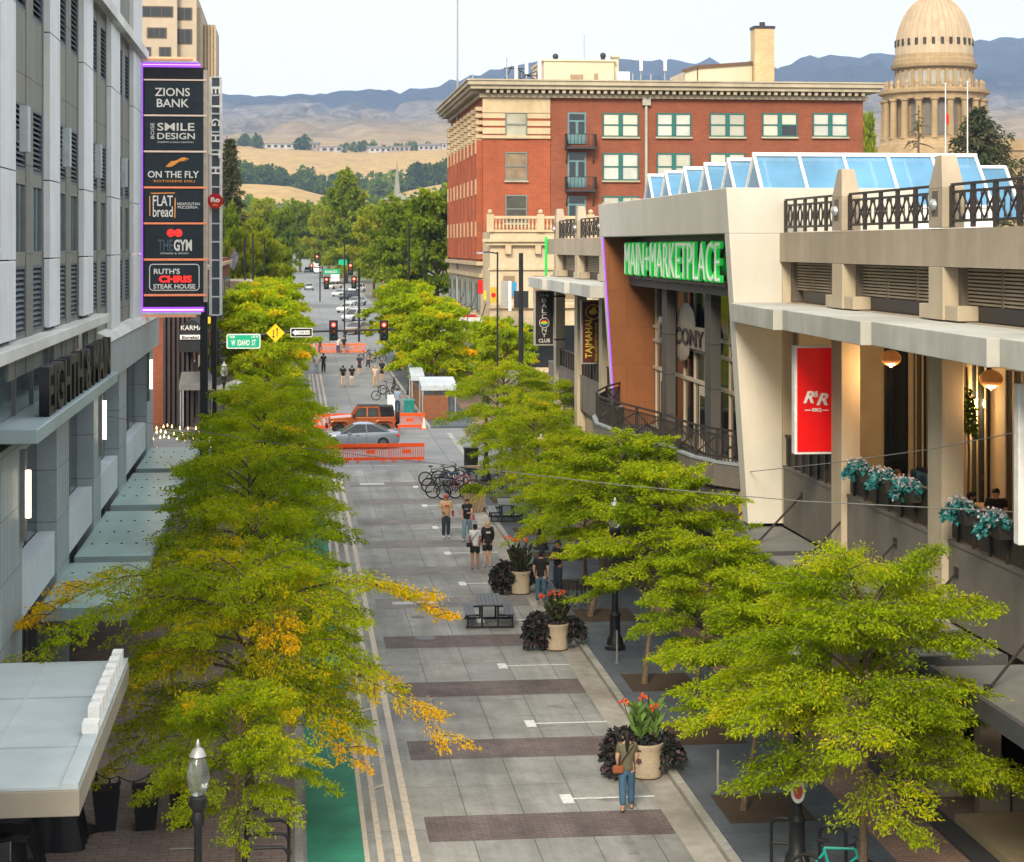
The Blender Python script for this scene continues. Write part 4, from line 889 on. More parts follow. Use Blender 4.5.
# leaning portal: outline of the street face leans in towards the bottom
def px_(z): return 12.4 + .067 * (13.95 - z)
zt, zh, zb = 13.98, 12.66, 4.3
def leanbox(mb, y0, y1, z0, z1, xb, yl0=0, yl1=0):
    vs = [(px_(z0), y0 + yl0, z0), (xb, y0 + yl0, z0), (xb, y1 + yl1, z0), (px_(z0), y1 + yl1, z0), (px_(z1), y0, z1), (xb, y0, z1), (xb, y1, z1), (px_(z1), y1, z1)]
    return mb.add(vs, [(0, 3, 2, 1), (4, 5, 6, 7), (0, 1, 5, 4), (1, 2, 6, 5), (2, 3, 7, 6), (3, 0, 4, 7)])
m = MB(OR_)
leanbox(m, YP0, YP0 + .62, zb, zh, 14.05, 0, .15); leanbox(m, YP1 - .75, YP1, zb, zh, 14.4); leanbox(m, YP0, YP1, zh, zt, 18.0)
Bt('portal_frame', m, M_portal, bevel=.02)
Bt('portal_side', MB(OR_).box((14.052, YP0 - .003, 4.3), (14.6, YP0 + .4, zh)), M_column)
m = MB(OR_); leanbox(m, YP1 - .80, YP1 - .755, 5.1, zh - .01, 14.59); Bt('rust_wall', m, M_wood)
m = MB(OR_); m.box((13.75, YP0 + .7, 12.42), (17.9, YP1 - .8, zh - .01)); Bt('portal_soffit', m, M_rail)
m = MB(OR_); leanbox(m, YP1 - .83, YP1 - .80, 5.1, zh - .02, px_(5.1) + .02); Bt('neon_edge', MB(OR_).tube([(px_(5.4) - .02, YP1 - .80, 5.4), (px_(zh) - .02, YP1 - .80, zh - .03)], .028, 8), M_purple)
m = MB(OR_); m.box((14.6, YP0 + .65, 5.1), (14.68, YP1 - .8, 12.3)); gw = Bt('entrance_glazing', m, M_darkglass)
m = MB(OR_)
for y in np.arange(56.4, 77.6, 1.9):
    m.box((14.53, y, 5.1), (14.6, y + .1, 12.3))
for z in (7.35, 8.45, 9.0): m.box((14.51, YP0 + .65, z), (14.6, YP1 - .8, z + .12))
m.build('mullion', M_column, gw)
m = MB(OR_)
for y, w_ in ((74.3, 1.5), (58.6, 1.6), (66.0, 2.4)): m.box((14.43, y, 5.1), (14.51, y + w_, 7.3))
dr = Bt('door', m, M_column)
m = MB(OR_)
for y, w_ in ((74.3, 1.5), (58.6, 1.6), (66.0, 2.4)): m.box((14.40, y + .3, 5.5), (14.43, y + w_ - .3, 7.0))
m.build('pane', M_darkglass, dr)
for y in (YK[6], YK[7]): Bt('column', MB(OR_).box((13.9, y, 5.1), (14.24, y + .95, 10.715)), M_greyc)
Bt('sign_beam', MB(OR_).box((13.55, YP0 + .7, 10.72), (13.85, YP1 - .85, 11.02)), M_greyc)
m = MB(OR_)
for y in np.arange(YP0 + 1, YP1 - 1, 1.9): m.bar((13.5, y, 11.0), (14.1, y + .9, 12.4), .07)
m.box((13.62, YP0 + .7, 11.1), (13.66, YP1 - .85, 11.2)); m.box((13.62, YP0 + .7, 12.3), (13.66, YP1 - .85, 12.4))
Bt('sign_truss', m, M_rail)
# curved terrace in front of the entrance
curve = [(13.9, 56.0), (13.3, 56.7), (12.75, 57.7), (12.4, 59.2), (12.25, 61.0), (12.1, 63.5), (11.75, 66.0), (11.35, 68.4), (11.2, 70.6), (11.5, 73.2), (12.3, 75.8), (13.2, 77.9)]
m = MB(OR_)
pts = curve + [(14.3, 77.9), (14.3, 56.0)]
m.prism(pts, 'z', .3, 5.1); Bt('terrace_base', m, pbr('dark_terrace_wall', (.085, .075, .068), .85))
m = MB(OR_); 
for (x0, y0), (x1, y1) in zip(curve, curve[1:]): m.bar((x0, y0, 5.44), (x1, y1, 5.44), .3, .68)
Bt('terrace_wall', m, M_sill)
m = MB(OR_)
for (x0, y0), (x1, y1) in zip(curve, curve[1:]): m.bar((x0, y0, 5.81), (x1, y1, 5.81), .36, .07)
Bt('coping', m, pbr('blue_grey_coping', (.28, .31, .32), .7))
m = MB(OR_)
for (x0, y0), (x1, y1) in zip(curve, curve[1:]):
    for z in (6.78, 6.62, 5.95): m.bar((x0, y0, z), (x1, y1, z), .06 if z > 6.7 else .035)
    L = math.hypot(x1 - x0, y1 - y0); n = max(2, int(L / .16))
    for i in range(n): t = i / n; x, y = x0 + (x1 - x0) * t, y0 + (y1 - y0) * t; m.box((x - .014, y - .014, 5.84), (x + .014, y + .014, 6.62))
    m.box((x0 - .04, y0 - .04, 5.84), (x0 + .04, y0 + .04, 6.8)); m.bar((x0, y0, 5.95), (x1, y1, 6.6), .03); m.bar((x0, y0, 6.6), (x1, y1, 5.95), .03)
Bt('terrace_railing', m, M_rail)
# far wing: tall piers and glazing behind
m = MB(OR_); m.box((17.0, YP1 + .2, 5.1), (17.2, Y1, 10.1)); Bt('wing_glazing', m, M_darkglass)
m = MB(OR_)
for y in np.arange(YP1 + 1, Y1, 2.4): m.box((16.9, y, 5.1), (17.0, y + .14, 10.1))
m.box((16.9, YP1 + .2, 7.6), (17.0, Y1, 7.75)); Bt('wing_window_frame', m, M_column)
m = MB(OR_); m.box((14.32, YP1, .3), (14.34, Y1, 3.9)); Bt('shop_glass', m, M_darkglass)
# rooftop skylights
for i in range(6):
    yc = 61.4 + 3.72 * i; x0, x1 = 14.75, (22.1 if i == 0 else 20.9); zr, z0 = 15.22, 13.55; h = 1.62
    m = MB(OR_); m.box((x0, yc - h, 12.55), (x1, yc + h, z0 - .04)); 
    for x in np.linspace(x0, x1, 6 if i < 2 else 3):
        m.bar((x, yc - h, z0), (x, yc, zr), .09); m.bar((x, yc, zr), (x, yc + h, z0), .09)
    m.bar((x0 - .05, yc, zr + .03), (x1 + .05, yc, zr + .03), .12); m.bar((x0, yc - h, z0), (x1, yc - h, z0), .1); m.bar((x0, yc + h, z0), (x1, yc + h, z0), .1)
    sk = Bt('skylight', m, pbr('white_skylight_frame', (.74, .75, .74), .5))
    m = MB(OR_); m.prism([(yc - h + .03, z0), (yc, zr - .03), (yc + h - .03, z0)], 'x', x0 + .03, x1 - .03); m.build('pane', M_bluepane, sk)
m = MB(OR_); sk2 = m.prism([(62.6, 13.2), (64.3, 14.95), (66.0, 13.2)], 'x', 22.3, 24.2).build('skylight', M_bluepane, ter)
m = MB(OR_)
for x in (22.3, 24.2): m.bar((x, 62.6, 13.2), (x, 64.3, 15.0), .09)
m.bar((22.3, 64.3, 15.0), (24.2, 64.3, 15.0), .1); m.build('skylight_frame', MATS['white_skylight_frame'], sk2)
# steel awnings over the shops, hung on rods
for (a, b) in ((50.4, 60.5), (37.2, 49.9), (24, 36.4)):
    aw = Bt('awning', MB(OR_).box((12.22, a, 4.02), (14.06, b, 4.2)), M_awning)
    m = MB(OR_); m.box((12.19, a - .02, 3.86), (12.3, b + .02, 4.23)); m.box((12.3, a - .03, 3.86), (14.04, a + .06, 4.23)); m.build('edge_beam', pbr('dark_steel_edge', (.07, .072, .075), .55), aw)
    m = MB(OR_)
    for i in range(3):
        yy = a + (b - a) * (i + .5) / 3; m.tube([(12.6, yy, 4.2), (14.07, yy + .9, 5.35)], .03, 6); m.lathe([(.09, 4.2), (.09, 4.3)], (12.6, yy, 0), 8); m.box((14.04, yy + .8, 5.25), (14.08, yy + 1.0, 5.45))
    m.build('rod', M_rail, aw)
# street-level shopfronts
m = MB(OR_); m.box((14.6, 39.0, .3), (18.2, 60.5, 4.0)); Bt('shop_wall', m, pbr('brown_shopfront', (.16, .125, .095), .7))
m = MB(OR_)
for y in np.arange(39.6, 59, 2.6): m.box((14.52, y, .9), (14.6, y + 2.0, 3.3))
Bt('shop_window', m, M_darkglass)
# the return wall of the shop that faces the lens, with a panelled timber base
m = MB(OR_); m.box((14.1, 38.9, .3), (14.55, 39.2, 4.0)); m.box((14.55, 38.9, .3), (18.2, 39.2, 1.35)); m.box((14.55, 38.9, 3.5), (18.2, 39.2, 4.0))
for x in (16.4,): m.box((x, 38.9, 1.35), (x + .12, 39.2, 3.5))
sf = Bt('shopfront', m, pbr('brown_timber', (.20, .165, .12), .6, .1, 3)); m = MB(OR_)
for x in (14.75, 16.6):
    for (p, q) in (((x, 38.87, .5), (x + 1.5, 38.9, .54)), ((x, 38.87, 1.1), (x + 1.5, 38.9, 1.14)), ((x, 38.87, .54), (x + .04, 38.9, 1.1)), ((x + 1.46, 38.87, .54), (x + 1.5, 38.9, 1.1))): m.box(p, q)
m.build('panel_trim', M_rail, sf); m = MB(OR_); m.box((14.55, 39.0, 1.35), (18.2, 39.05, 3.5)); m.build('pane', glassy('warm_shop_glass', (.22, .17, .10), .08), sf)
m = MB(OR_); m.ball((15.05, 38.85, 2.05), .11, 10, 8); m.build('globe', M_bulb, sf)
Bt('entrance_step', MB(OR_).prism([(13.55, 24), (13.55, 38.85), (18.2, 38.85), (18.2, 24)], 'z', .1, .62), pbr('entrance_paving', (.34, .27, .17), .8, .1, 3))
Bt('plinth', MB(OR_).prism([(13.05, 24), (13.05, 44), (13.52, 44), (13.52, 24)], 'z', .1, .47), pbr('dark_stone_plinth', (.055, .055, .058), .6))

# ---------------------------------------------------------------- signs on the terrace building
t = thing('marketplace_sign', 'row of glowing green capital letters across the portal opening', 'sign', (13.3, 68, 11.02))
M_gl = pbr('green_neon_letter', (.03, .55, .10), .4, emit=(.02, .85, .10), estr=.16); M_gw = pbr('white_marquee_face', (.75, .72, .68), .5, emit=(1, .9, .85), estr=.15)
lettering('MAIN+MARKETPLACE', (17.4, 1.32), (13.25, 68.05, 11.80), 'x', M_gl, t, .10, org=(13.3, 68, 11.02), bold=.02)
lettering('MAIN+MARKETPLACE', (17.3, 1.22), (13.17, 68.05, 11.80), 'x', M_gw, t, .03, org=(13.3, 68, 11.02), bold=-.022)
m = MB((13.3, 68, 11.02)); m.box((13.35, 59.3, 11.02), (13.42, 76.8, 11.12)); m.box((13.35, 57.2, 11.25), (13.5, 59.2, 11.42)); m.box((13.35, 57.2, 12.15), (13.5, 59.2, 12.32)); m.build('mounting_rail', M_black, t)
def blade(px0, py0, px1, py1, Y, name, label, frame, face, inset=2.0, dep=.3):
    a, b = ony(px0, py0, Y), ony(px1, py1, Y); t = thing(name, label, 'sign', (b[0], Y, b[2])); o = tuple(t.location)
    m = MB(o); m.box((a[0], Y, b[2]), (b[0], Y + dep, a[2])); m.build('sign_box', frame, t, bevel=.015)
    c, d = ony(px0 + inset, py0 + inset, Y), ony(px1 - inset, py1 - inset, Y)
    m = MB(o); m.box((c[0], Y - .025, d[2]), (d[0], Y, c[2])); m.build('sign_face', face, t)
    m = MB(o)
    for z in (a[2] - .3, b[2] + .3): m.box((b[0], Y + .1, z - .04), (14.1, Y + .2, z + .04))
    if b[0] < 14.05: m.build('bracket', M_black, t)
    return t, o
def bt(s, px0, py0, px1, py1, Y, mt, t, o, **k):
    a, b = ony(px0, py0, Y), ony(px1, py1, Y); lettering(s, (b[0] - a[0], a[2] - b[2]), ((a[0] + b[0]) / 2, Y - .04, (a[2] + b[2]) / 2), 'y', mt, t, .025, org=o, **k)
M_redlit = pbr('red_sign_face', (.58, .004, .005), .4, .03, emit=(1, .004, .004), estr=.05, dirt=.03)
t, o = blade(794.5, 345.5, 836, 454, 49.8, 'blade_sign', 'bright red blade sign in a white box with white script lettering', M_white, M_redlit, 2.6)
bt('R', 803, 391, 814, 403, 49.8, M_white, t, o, bold=.03, shear=.35); bt('&', 813.5, 391, 818, 397, 49.8, M_white, t, o, bold=.01, shear=.2); bt('R', 816, 393, 828, 405, 49.8, M_white, t, o, bold=.03, shear=.35); bt('BBQ', 812, 408, 821, 412, 49.8, M_white, t, o, bold=.02)
for x0, x1 in ((804.5, 811), (822, 828)): bt('-', x0, 409.7, x1, 410.5, 49.8, M_white, t, o)
M_gold = pbr('gold_letter', (.72, .48, .06), .5)
t, o = blade(581, 300, 602.5, 364, 90, 'blade_sign', 'dark brown blade sign with gold lettering read vertically and a round gold emblem', pbr('sign_silver', (.35, .33, .30), .5), pbr('maroon_face', (.10, .025, .018), .5), 1.6)
a = ony(589.5, 340, 90); lettering('TAJMAHAL', (1.9, .42), (a[0], 89.93, a[2] + .1), 'y', M_gold, t, .02, org=o, spin=-1, bold=.02); a = ony(596, 342, 90); lettering('INDIAN AND PAKISTANI CUISINE', (1.8, .13), (a[0], 89.93, a[2]), 'y', M_gold, t, .02, org=o, spin=-1)
a = ony(593, 312, 90); m = MB(o); m.tube([(a[0] + .34 * math.cos(q * .3142), 89.95, a[2] + .34 * math.sin(q * .3142)) for q in range(21)], .02, 5); m.ball((a[0], 89.95, a[2]), (.2, .02, .12), 10, 6); m.ball((a[0] + .04, 89.95, a[2] + .14), (.1, .02, .1), 10, 6); m.build('emblem', M_gold, t)
M_pale = pbr('pale_letter', (.55, .52, .48), .5)
t, o = blade(534, 290.5, 554.5, 345.5, 100, 'blade_sign', 'black blade sign with pale upright lettering around a small rainbow disc', MATS['sign_silver'], pbr('sign_black_face', (.02, .018, .018), .5), 1.6)
bt('THE', 539, 294, 549, 296.6, 100, M_pale, t, o)
for i, ch in enumerate('BALC'): bt(ch, 541.8, 298 + i * 5.3, 546.4, 302.4 + i * 5.3, 100, M_pale, t, o)
for i, ch in enumerate('NY'): bt(ch, 541.8, 328 + i * 5, 546.4, 332 + i * 5, 100, M_pale, t, o)
bt('CLUB', 538.5, 338.6, 550, 342.4, 100, M_pale, t, o, bold=.02)
a = ony(544.2, 322.8, 100)
for i, (cc, dz) in enumerate((((.6, .03, .03), .12), ((.7, .35, .02), .06), ((.6, .55, .05), 0), ((.05, .4, .1), -.06), ((.05, .12, .5), -.12))):
    m = MB(o); m.cbox((a[0], 99.95, a[2] + dz), (.40 - abs(dz) * 1.8, .03, .06)); m.build('emblem_stripe', pbr('stripe_%d' % i, cc, .5), t)
m = MB(o); m.tube([(a[0] + .25 * math.cos(q * .3142), 99.95, a[2] + .25 * math.sin(q * .3142)) for q in range(21)], .022, 5); m.build('emblem', M_pale, t)
a, b = onx(658.5, 347, 14.38), onx(710, 347, 14.38); Lc = a[1] - b[1]
t = thing('club_sign', 'stone-coloured scrolled club sign above the entrance doors, partly behind the grey column', 'sign', (14.40, (a[1] + b[1]) / 2, 9.0)); o = tuple(t.location)
m = MB(); m.cbox((0, 0, 0), (.12, Lc * .92, .8)); m.ball((-.02, -.6, .5), (.06, 1.7, .72), 16, 8); m.ball((-.02, .3, -.45), (.06, 1.6, .55), 16, 8); m.ball((-.02, Lc * .46, 0), (.07, .6, .55), 12, 8); m.ball((-.02, -Lc * .46, 0), (.07, .6, .55), 12, 8); m.build('sign_board', pbr('tan_sign', (.30, .25, .18), .6), t, smooth=True)
m = MB(); m.box((.06, -2, -.05), (.2, -1.9, .05)); m.box((.06, 1.9, -.05), (.2, 2, .05)); m.build('bracket', M_black, t)
lettering('BALCONY', (Lc * .84, .6), (-.10, 0, 0), 'x', pbr('dark_letter', (.05, .04, .035), .5), t, .05, bold=.01)
t = thing('shop_sign', 'small white shop sign with dark red lettering under the steel awning', 'sign', ony(748, 560, 51.5)); 
a, b = ony(748, 560, 51.5), ony(771, 587, 51.5); o = tuple(t.location); m = MB(o); m.prism([(a[0], a[2]), (b[0], a[2] - .18), (b[0], b[2] - .02), (a[0], b[2])], 'y', 51.5, 51.62); m.build('sign_board', pbr('sign_cream', (.62, .56, .48), .5), t)
m = MB(o); m.box((a[0] + .1, 51.54, b[2]), (a[0] + .14, 51.58, gz(51) + .12)) if False else m.box((a[0] + .3, 51.53, a[2] - .05), (a[0] + .34, 51.59, 4.03)); m.build('bracket', M_black, t)
lettering('RUSH', (.44, .15), ((a[0] + b[0]) / 2, 51.485, a[2] - .22), 'y', M_red, t, .02, org=o, bold=.03); lettering('INC', (.25, .13), ((a[0] + b[0]) / 2 + .12, 51.485, a[2] - .42), 'y', M_red, t, .02, org=o, bold=.03)
a, b = ony(1018.5, 384, 34), ony(1052, 545, 34); t = thing('blade_sign', 'pale blade sign cut by the right edge of the view, beside the diners', 'sign', (a[0], 34, b[2])); o = tuple(t.location)
m = MB(o); m.box((a[0], 34, b[2]), (a[0] + .55, 34.25, a[2])); m.build('sign_box', M_white, t, bevel=.02); m = MB(o); m.box((a[0] + .5, 34.1, a[2] - .4), (14.1, 34.16, a[2] - .3)); m.build('bracket', M_black, t)
# ---------------------------------------------------------------- red brick block with deep cornice
M_brick = bricky('red_brick', (.37, .075, .028), (.30, .062, .025), (.27, .15, .09), .42, .16, .016, 'wall', .5, .9, .2, .22, .35)
M_brickd = bricky('brown_brick', (.27, .070, .032), (.225, .058, .028), (.20, .12, .08), .42, .16, .016, 'wall', .5, .9, .2, .22, .35)
M_cor = pbr('cream_cornice', (.47, .41, .30), .75, .08, 2, dirt=.2, streak=.2)
M_quoin = pbr('cream_terracotta', (.55, .44, .28), .8, .10, 1.5, dirt=.15, streak=.18)
M_tealfr = pbr('teal_window_frame', (.025, .13, .12), .5)
M_greyfr = pbr('grey_green_frame', (.16, .19, .17), .6)
M_blind = pbr('pale_blind', (.56, .54, .44), .7, .12, .5)
M_dkblind = pbr('brown_blind', (.22, .16, .10), .5, .3, 1.2)
M_iron = pbr('dark_iron', (.04, .04, .045), .5)
YB = 175.0; XW = 17.0; YE = 211.0
def BP(px, py, Y=YB): return ony(px, py, Y)
xc = BP(483, 0)[0]; xm = BP(550, 0)[0]; xe = BP(863, 0)[0]; zc = BP(660, 99)[2]; g0 = gz(YB)
OBk = (xc, YB, g0)
bk = thing('brick_building', 'six-storey red brick block with cream corner stripes and a deep overhanging cornice', 'building', OBk)
def Bb(name, mb, m, par=bk, **k): return mb.build(name, m, par, **k)
# west face leans slightly away with the street, so its far end shows at x = 451 px
xf = BP(451, 0, YE)[0]
m = MB(OBk); m.prism([(xm, YB), (xe, YB), (xe, YE), (xm, YE)], 'z', g0, zc + .3); Bb('rear_wing', m, M_brickd)
m = MB(OBk); m.prism([(xc, YB - .12), (xm - .005, YB - .12), (xm - .005, YE), (xf, YE)], 'z', g0 + 9.5, zc + .3); Bb('corner_wing', m, M_brick)
m = MB(OBk); m.prism([(xc - .15, YB - .3), (xm - .01, YB - .3), (xm - .01, YE + .1), (xf - .15, YE + .1)], 'z', g0 - .1, g0 + 9.5); Bb('stone_base', m, M_cream)
m = MB(OBk)
for z, d in ((9.3, .5), (8.2, .25), (4.4, .35)): m.prism([(xc - .15 - d, YB - .3 - d), (xm, YB - .3 - d), (xm, YE + .1), (xf - .15 - d, YE + .1)], 'z', g0 + z, g0 + z + .35)
Bb('base_moulding', m, M_quoin)
def along(t): return (xc + (xf - xc) * t, YB + (YE - YB) * t)
# cornice: stacked mouldings with dentils
m = MB(OBk)
for z0, z1, d in ((zc + .0, zc + .35, .35), (zc + .7, zc + 1.05, 1.25), (zc + 1.05, zc + 1.42, 1.5), (zc + 1.42, zc + 1.55, 1.62)):
    m.prism([(xc - d, YB - .12 - d), (xe + d, YB - .12 - d), (xe + d, YE + d), (xf - d, YE + d)], 'z', z0, z1)
n = int((xe - xc) / .62)
for i in range(n): x = xc + (xe - xc) * (i + .5) / n; m.box((x - .15, YB - 1.15, zc + .36), (x + .15, YB - .1, zc + .69))
for i in range(50): x, y = along((i + .5) / 50); m.box((x - 1.05, y - .15, zc + .36), (x - .02, y + .15, zc + .69))
m.prism([(xc - .1, YB - .2), (xe + .1, YB - .2), (xe + .1, YE), (xf - .1, YE)], 'z', zc + .355, zc + .695)
Bb('cornice', m, M_cor)
# cream upper band at the corner with red stripes
zt_, zb_ = BP(660, 97)[2], BP(660, 141)[2]
m = MB(OBk); m.box((xc - .05, YB - .17, BP(660, 113)[2]), (xm, YB - .11, zt_)); 
for y0, y1 in ((114.5, 119.5), (122, 127), (129, 135)):
    for xa, xb in ((xc - .05, BP(505, 0)[0]), (BP(527, 0)[0], xm)): m.box((xa, YB - .2, BP(660, y1)[2]), (xb, YB - .11, BP(660, y0)[2]))
m.box((xc - .1, YB - .3, BP(660, 139.5)[2]), (xm, YB - .11, BP(660, 136.5)[2])); m.box((xc - .1, YB - .27, BP(660, 114)[2]), (xm, YB - .11, BP(660, 112)[2])); Bb('stone_band', m, M_quoin)
zlev = [(112, 137), (152, 180.5), (195, 223), (237, 265)]
def bwin(px0, px1, y0, y1, frame, blind, dbl=False, lower_dark=False, sill=True):
    a, b = BP(px0, y0), BP(px1, y1); f = MB(OBk); t = .12; yo = YB - .06 if px0 > 550 else YB - .18
    x0, x1, z0, z1 = a[0], b[0], b[2], a[2]; zm = (z0 + z1) / 2
    f.box((x0, yo - .08, z0), (x0 + t, yo + .2, z1)); f.box((x1 - t, yo - .08, z0), (x1, yo + .2, z1)); f.box((x0 + t, yo - .08, z1 - t), (x1 - t, yo + .2, z1)); f.box((x0 + t, yo - .08, z0), (x1 - t, yo + .2, z0 + t)); f.box((x0 + t, yo - .06, zm - .06), (x1 - t, yo + .2, zm + .06))
    if dbl: xm_ = (x0 + x1) / 2; f.box((xm_ - .2, yo - .10, z0 + t), (xm_ + .2, yo + .2, z1 - t))
    w_ = Bb('window', f, frame)
    p = MB(OBk); p.box((x0 + t, yo + .01, z0 + t), (x1 - t, yo + .05, z1 - t)); p.build('pane', blind, w_)
    if lower_dark: p = MB(OBk); p.box(((x0 + x1) / 2 + .21, yo - .03, z0 + t), (x1 - t, yo + .005, zm - .06)); p.build('open_sash', M_darkglass, w_)
    if sill: s = MB(OBk); s.box((x0 - .1, yo - .2, z0 - .16), (x1 + .1, yo + .02, z0 - .01)); s.build('sill', M_cor, w_)
bs_ = [M_blind, pbr('grey_blind', (.42, .42, .36), .6, .15, .5)]
for i, (y0, y1) in enumerate(zlev):
    bwin(505, 527, y0, y1, M_greyfr, (pbr('olive_blind', (.36, .35, .27), .5, .2, .6), M_dkblind, pbr('dark_pane', (.07, .07, .055), .2, .4, 1), M_darkglass)[i])
    for j, (a, b) in enumerate(((602.5, 638.5), (656.5, 691), (709.5, 745), (762, 797), (812.5, 847.5))): bwin(a, b, y0 + 1, y1, M_tealfr, (bs_[0], bs_[1], pbr('cool_blind', (.48, .50, .46), .4, .2, .4))[(i * 2 + j * 5) % 3], True, lower_dark=(i == 0 and j == 3))
# balconies and french doors on the fire escape bay
for i, (dy0, dy1, by) in enumerate(((112.5, 144, 147.5), (152.5, 187.5, 190), (196, 232, 235))):
    a, b = BP(567.5, dy0), BP(586, dy1); f = MB(OBk); yo = YB - .02
    f.box((a[0], yo - .1, b[2]), (a[0] + .15, yo, a[2])); f.box((b[0] - .15, yo - .1, b[2]), (b[0], yo, a[2])); f.box((a[0] + .15, yo - .1, a[2] - .15), (b[0] - .15, yo, a[2])); f.box((a[0] + .15, yo - .1, a[2] - .85), (b[0] - .15, yo, a[2] - .7)); xm_ = (a[0] + b[0]) / 2
    f.box((xm_ - .12, yo - .1, b[2]), (xm_ + .12, yo, a[2] - .85)); f.box((a[0] + .15, yo - .1, b[2]), (xm_ - .12, yo, b[2] + .9)); f.box((xm_ + .12, yo - .1, b[2]), (b[0] - .15, yo, b[2] + .9)); d_ = Bb('balcony_door', f, pbr('pale_teal_door', (.12, .23, .24), .5)); p = MB(OBk); p.box((a[0] + .15, yo - .03, b[2] + .9), (b[0] - .15, yo + .02, a[2] - .15)); p.build('pane', M_darkglass, d_)
    q0, q1 = BP(565, by), BP(594, by + 2.2); m = MB(OBk); m.box((q0[0], YB - 1.3, q1[2]), (q1[0], YB - .02, q0[2])); m.bar((q0[0] + .1, YB - .1, q1[2] - 1.2), (q0[0] + .1, YB - 1.2, q1[2]), .1); m.bar((q1[0] - .1, YB - .1, q1[2] - 1.2), (q1[0] - .1, YB - 1.2, q1[2]), .1); bc = Bb('balcony', m, M_iron)
    m = MB(OBk); zt2 = q0[2] + 1.15
    for (pa, pb) in (((q0[0], YB - 1.28), (q1[0], YB - 1.28)), ((q0[0], YB - 1.28), (q0[0], YB - .05)), ((q1[0], YB - 1.28), (q1[0], YB - .05))):
        m.bar((*pa, zt2), (*pb, zt2), .07); n = 8
        for k in range(n + 1): t = k / n; x, y = pa[0] + (pb[0] - pa[0]) * t, pa[1] + (pb[1] - pa[1]) * t; m.box((x - .025, y - .025, q0[2]), (x + .025, y + .025, zt2))
    m.build('railing', M_iron, bc)
a, b = BP(644.5, 99), BP(649, 205); m = MB(OBk); m.box((a[0], YB - .3, b[2]), (a[0] + .22, YB - .05, a[2])); m.box((a[0] - .25, YB - .45, a[2] - .6), (a[0] + .5, YB - .04, a[2])); Bb('downpipe', m, pbr('grey_pipe', (.36, .36, .30), .5))
# street face: brick piers with cream spots, windows between
NP = 9
pm = MB(OBk); sm_ = MB(OBk); wm = MB(OBk)
dirx, diry = (xf - xc) / 36, (YE - YB) / 36
for i in range(NP):
    t0 = (i + .12) / NP; x, y = along(t0); pm.box((x - .55, y, g0 + 9.85), (x + .3, y + 1.6, BP(660, 141)[2]))
    for zz in (13.3, 17.1, 20.8): sm_.box((x - .62, y + .1, g0 + zz - 1.4), (x + .2, y + .9, g0 + zz))
    for k in range(5): z = BP(660, 139)[2] + .62 * k; sm_.box((x - .6, y - .05, z), (x + .2, y + 1.65, z + .36))
Bb('pier', pm, M_brick); Bb('terracotta_trim', sm_, M_quoin)
for i in range(NP):
    x, y = along((i + .58) / NP)
    for zz in (11.2, 15.0, 18.7): 
        w_ = Bb('window', MB(OBk).box((x - .14, y - .7, g0 + zz), (x + .3, y + 1.3, g0 + zz + 2.3)), M_greyfr); MB(OBk).box((x - .18, y - .55, g0 + zz + .12), (x - .14, y + 1.15, g0 + zz + 2.18)).build('pane', M_darkglass, w_)
for i in range(6):
    x, y = along((i + .5) / 6); w_ = Bb('shop_window', MB(OBk).box((x - .34, y - 2.2, g0 + .5), (x + .3, y + 2.2, g0 + 3.8)), M_greyfr); MB(OBk).box((x - .38, y - 2.0, g0 + .7), (x - .34, y + 2.0, g0 + 3.6)).build('pane', M_darkglass, w_)
    w_ = Bb('window', MB(OBk).box((x - .34, y - 1.6, g0 + 5.2), (x + .3, y + 1.6, g0 + 7.8)), M_greyfr); MB(OBk).box((x - .38, y - 1.4, g0 + 5.4), (x - .34, y + 1.4, g0 + 7.6)).build('pane', M_darkglass, w_)
# roof top
zr = zc + 1.55
Yp = 186
m = MB(OBk); a, b = BP(544, 61, Yp), BP(614, 84, Yp); m.box((a[0], Yp, zc + .3), (b[0], Yp + 9, a[2])); m.box((a[0] - .15, Yp - .15, a[2]), (b[0] + .15, Yp + 9.1, a[2] + .18)); c_, d_ = BP(614, 57, Yp), BP(619.5, 84, Yp); m.box((c_[0], Yp + .5, zc + .3), (d_[0], Yp + 1.4, c_[2])); m.box((c_[0] - .15, Yp + .3, c_[2]), (d_[0] + .15, Yp + 1.6, c_[2] + .2))
ph = Bb('penthouse', m, pbr('cream_stucco', (.55, .48, .35), .8, .06, 1)); m = MB(OBk); a, b = BP(570.5, 74.5, Yp), BP(583, 84, Yp); m.box((a[0], Yp - .06, zc + .3), (b[0], Yp, a[2])); a, b = BP(594, 73.5, Yp), BP(598, 79.5, Yp); m.box((a[0], Yp - .06, b[2]), (b[0], Yp, a[2])); m.build('door', pbr('brown_door', (.30, .22, .14), .6), ph)
m = MB(OBk)
for px_v, py_v in ((555.5, 56.5), (603, 55.5)): a = BP(px_v, py_v, Yp + 2); m.tube([(a[0], Yp + 2, BP(660, 61, Yp)[2]), (a[0], Yp + 2, a[2])], .22, 8); m.ball((a[0], Yp + 2, a[2]), .3, 8, 6)
m.build('vent', M_iron, ph); m = MB(OBk); a, b = BP(616.5, 71.5, Yp), BP(630, 84, Yp); m.box((b[0] - 1.28, Yp + .1, zc + .3), (b[0], Yp + 2, a[2])); m.build('equipment_cabinet', M_white, ph)
Yq = 195
a, b = BP(685, 63, Yq), BP(752, 85, Yq); m = MB(OBk); m.prism([(a[0], zc + .3), (b[0], zc + .3), (b[0], BP(660, 62.5, Yq)[2]), (BP(697, 0, Yq)[0], BP(660, 67, Yq)[2]), (a[0], BP(660, 71, Yq)[2])], 'y', Yq, Yq + 8); p2 = Bb('roof_house', m, MATS['cream_stucco'])
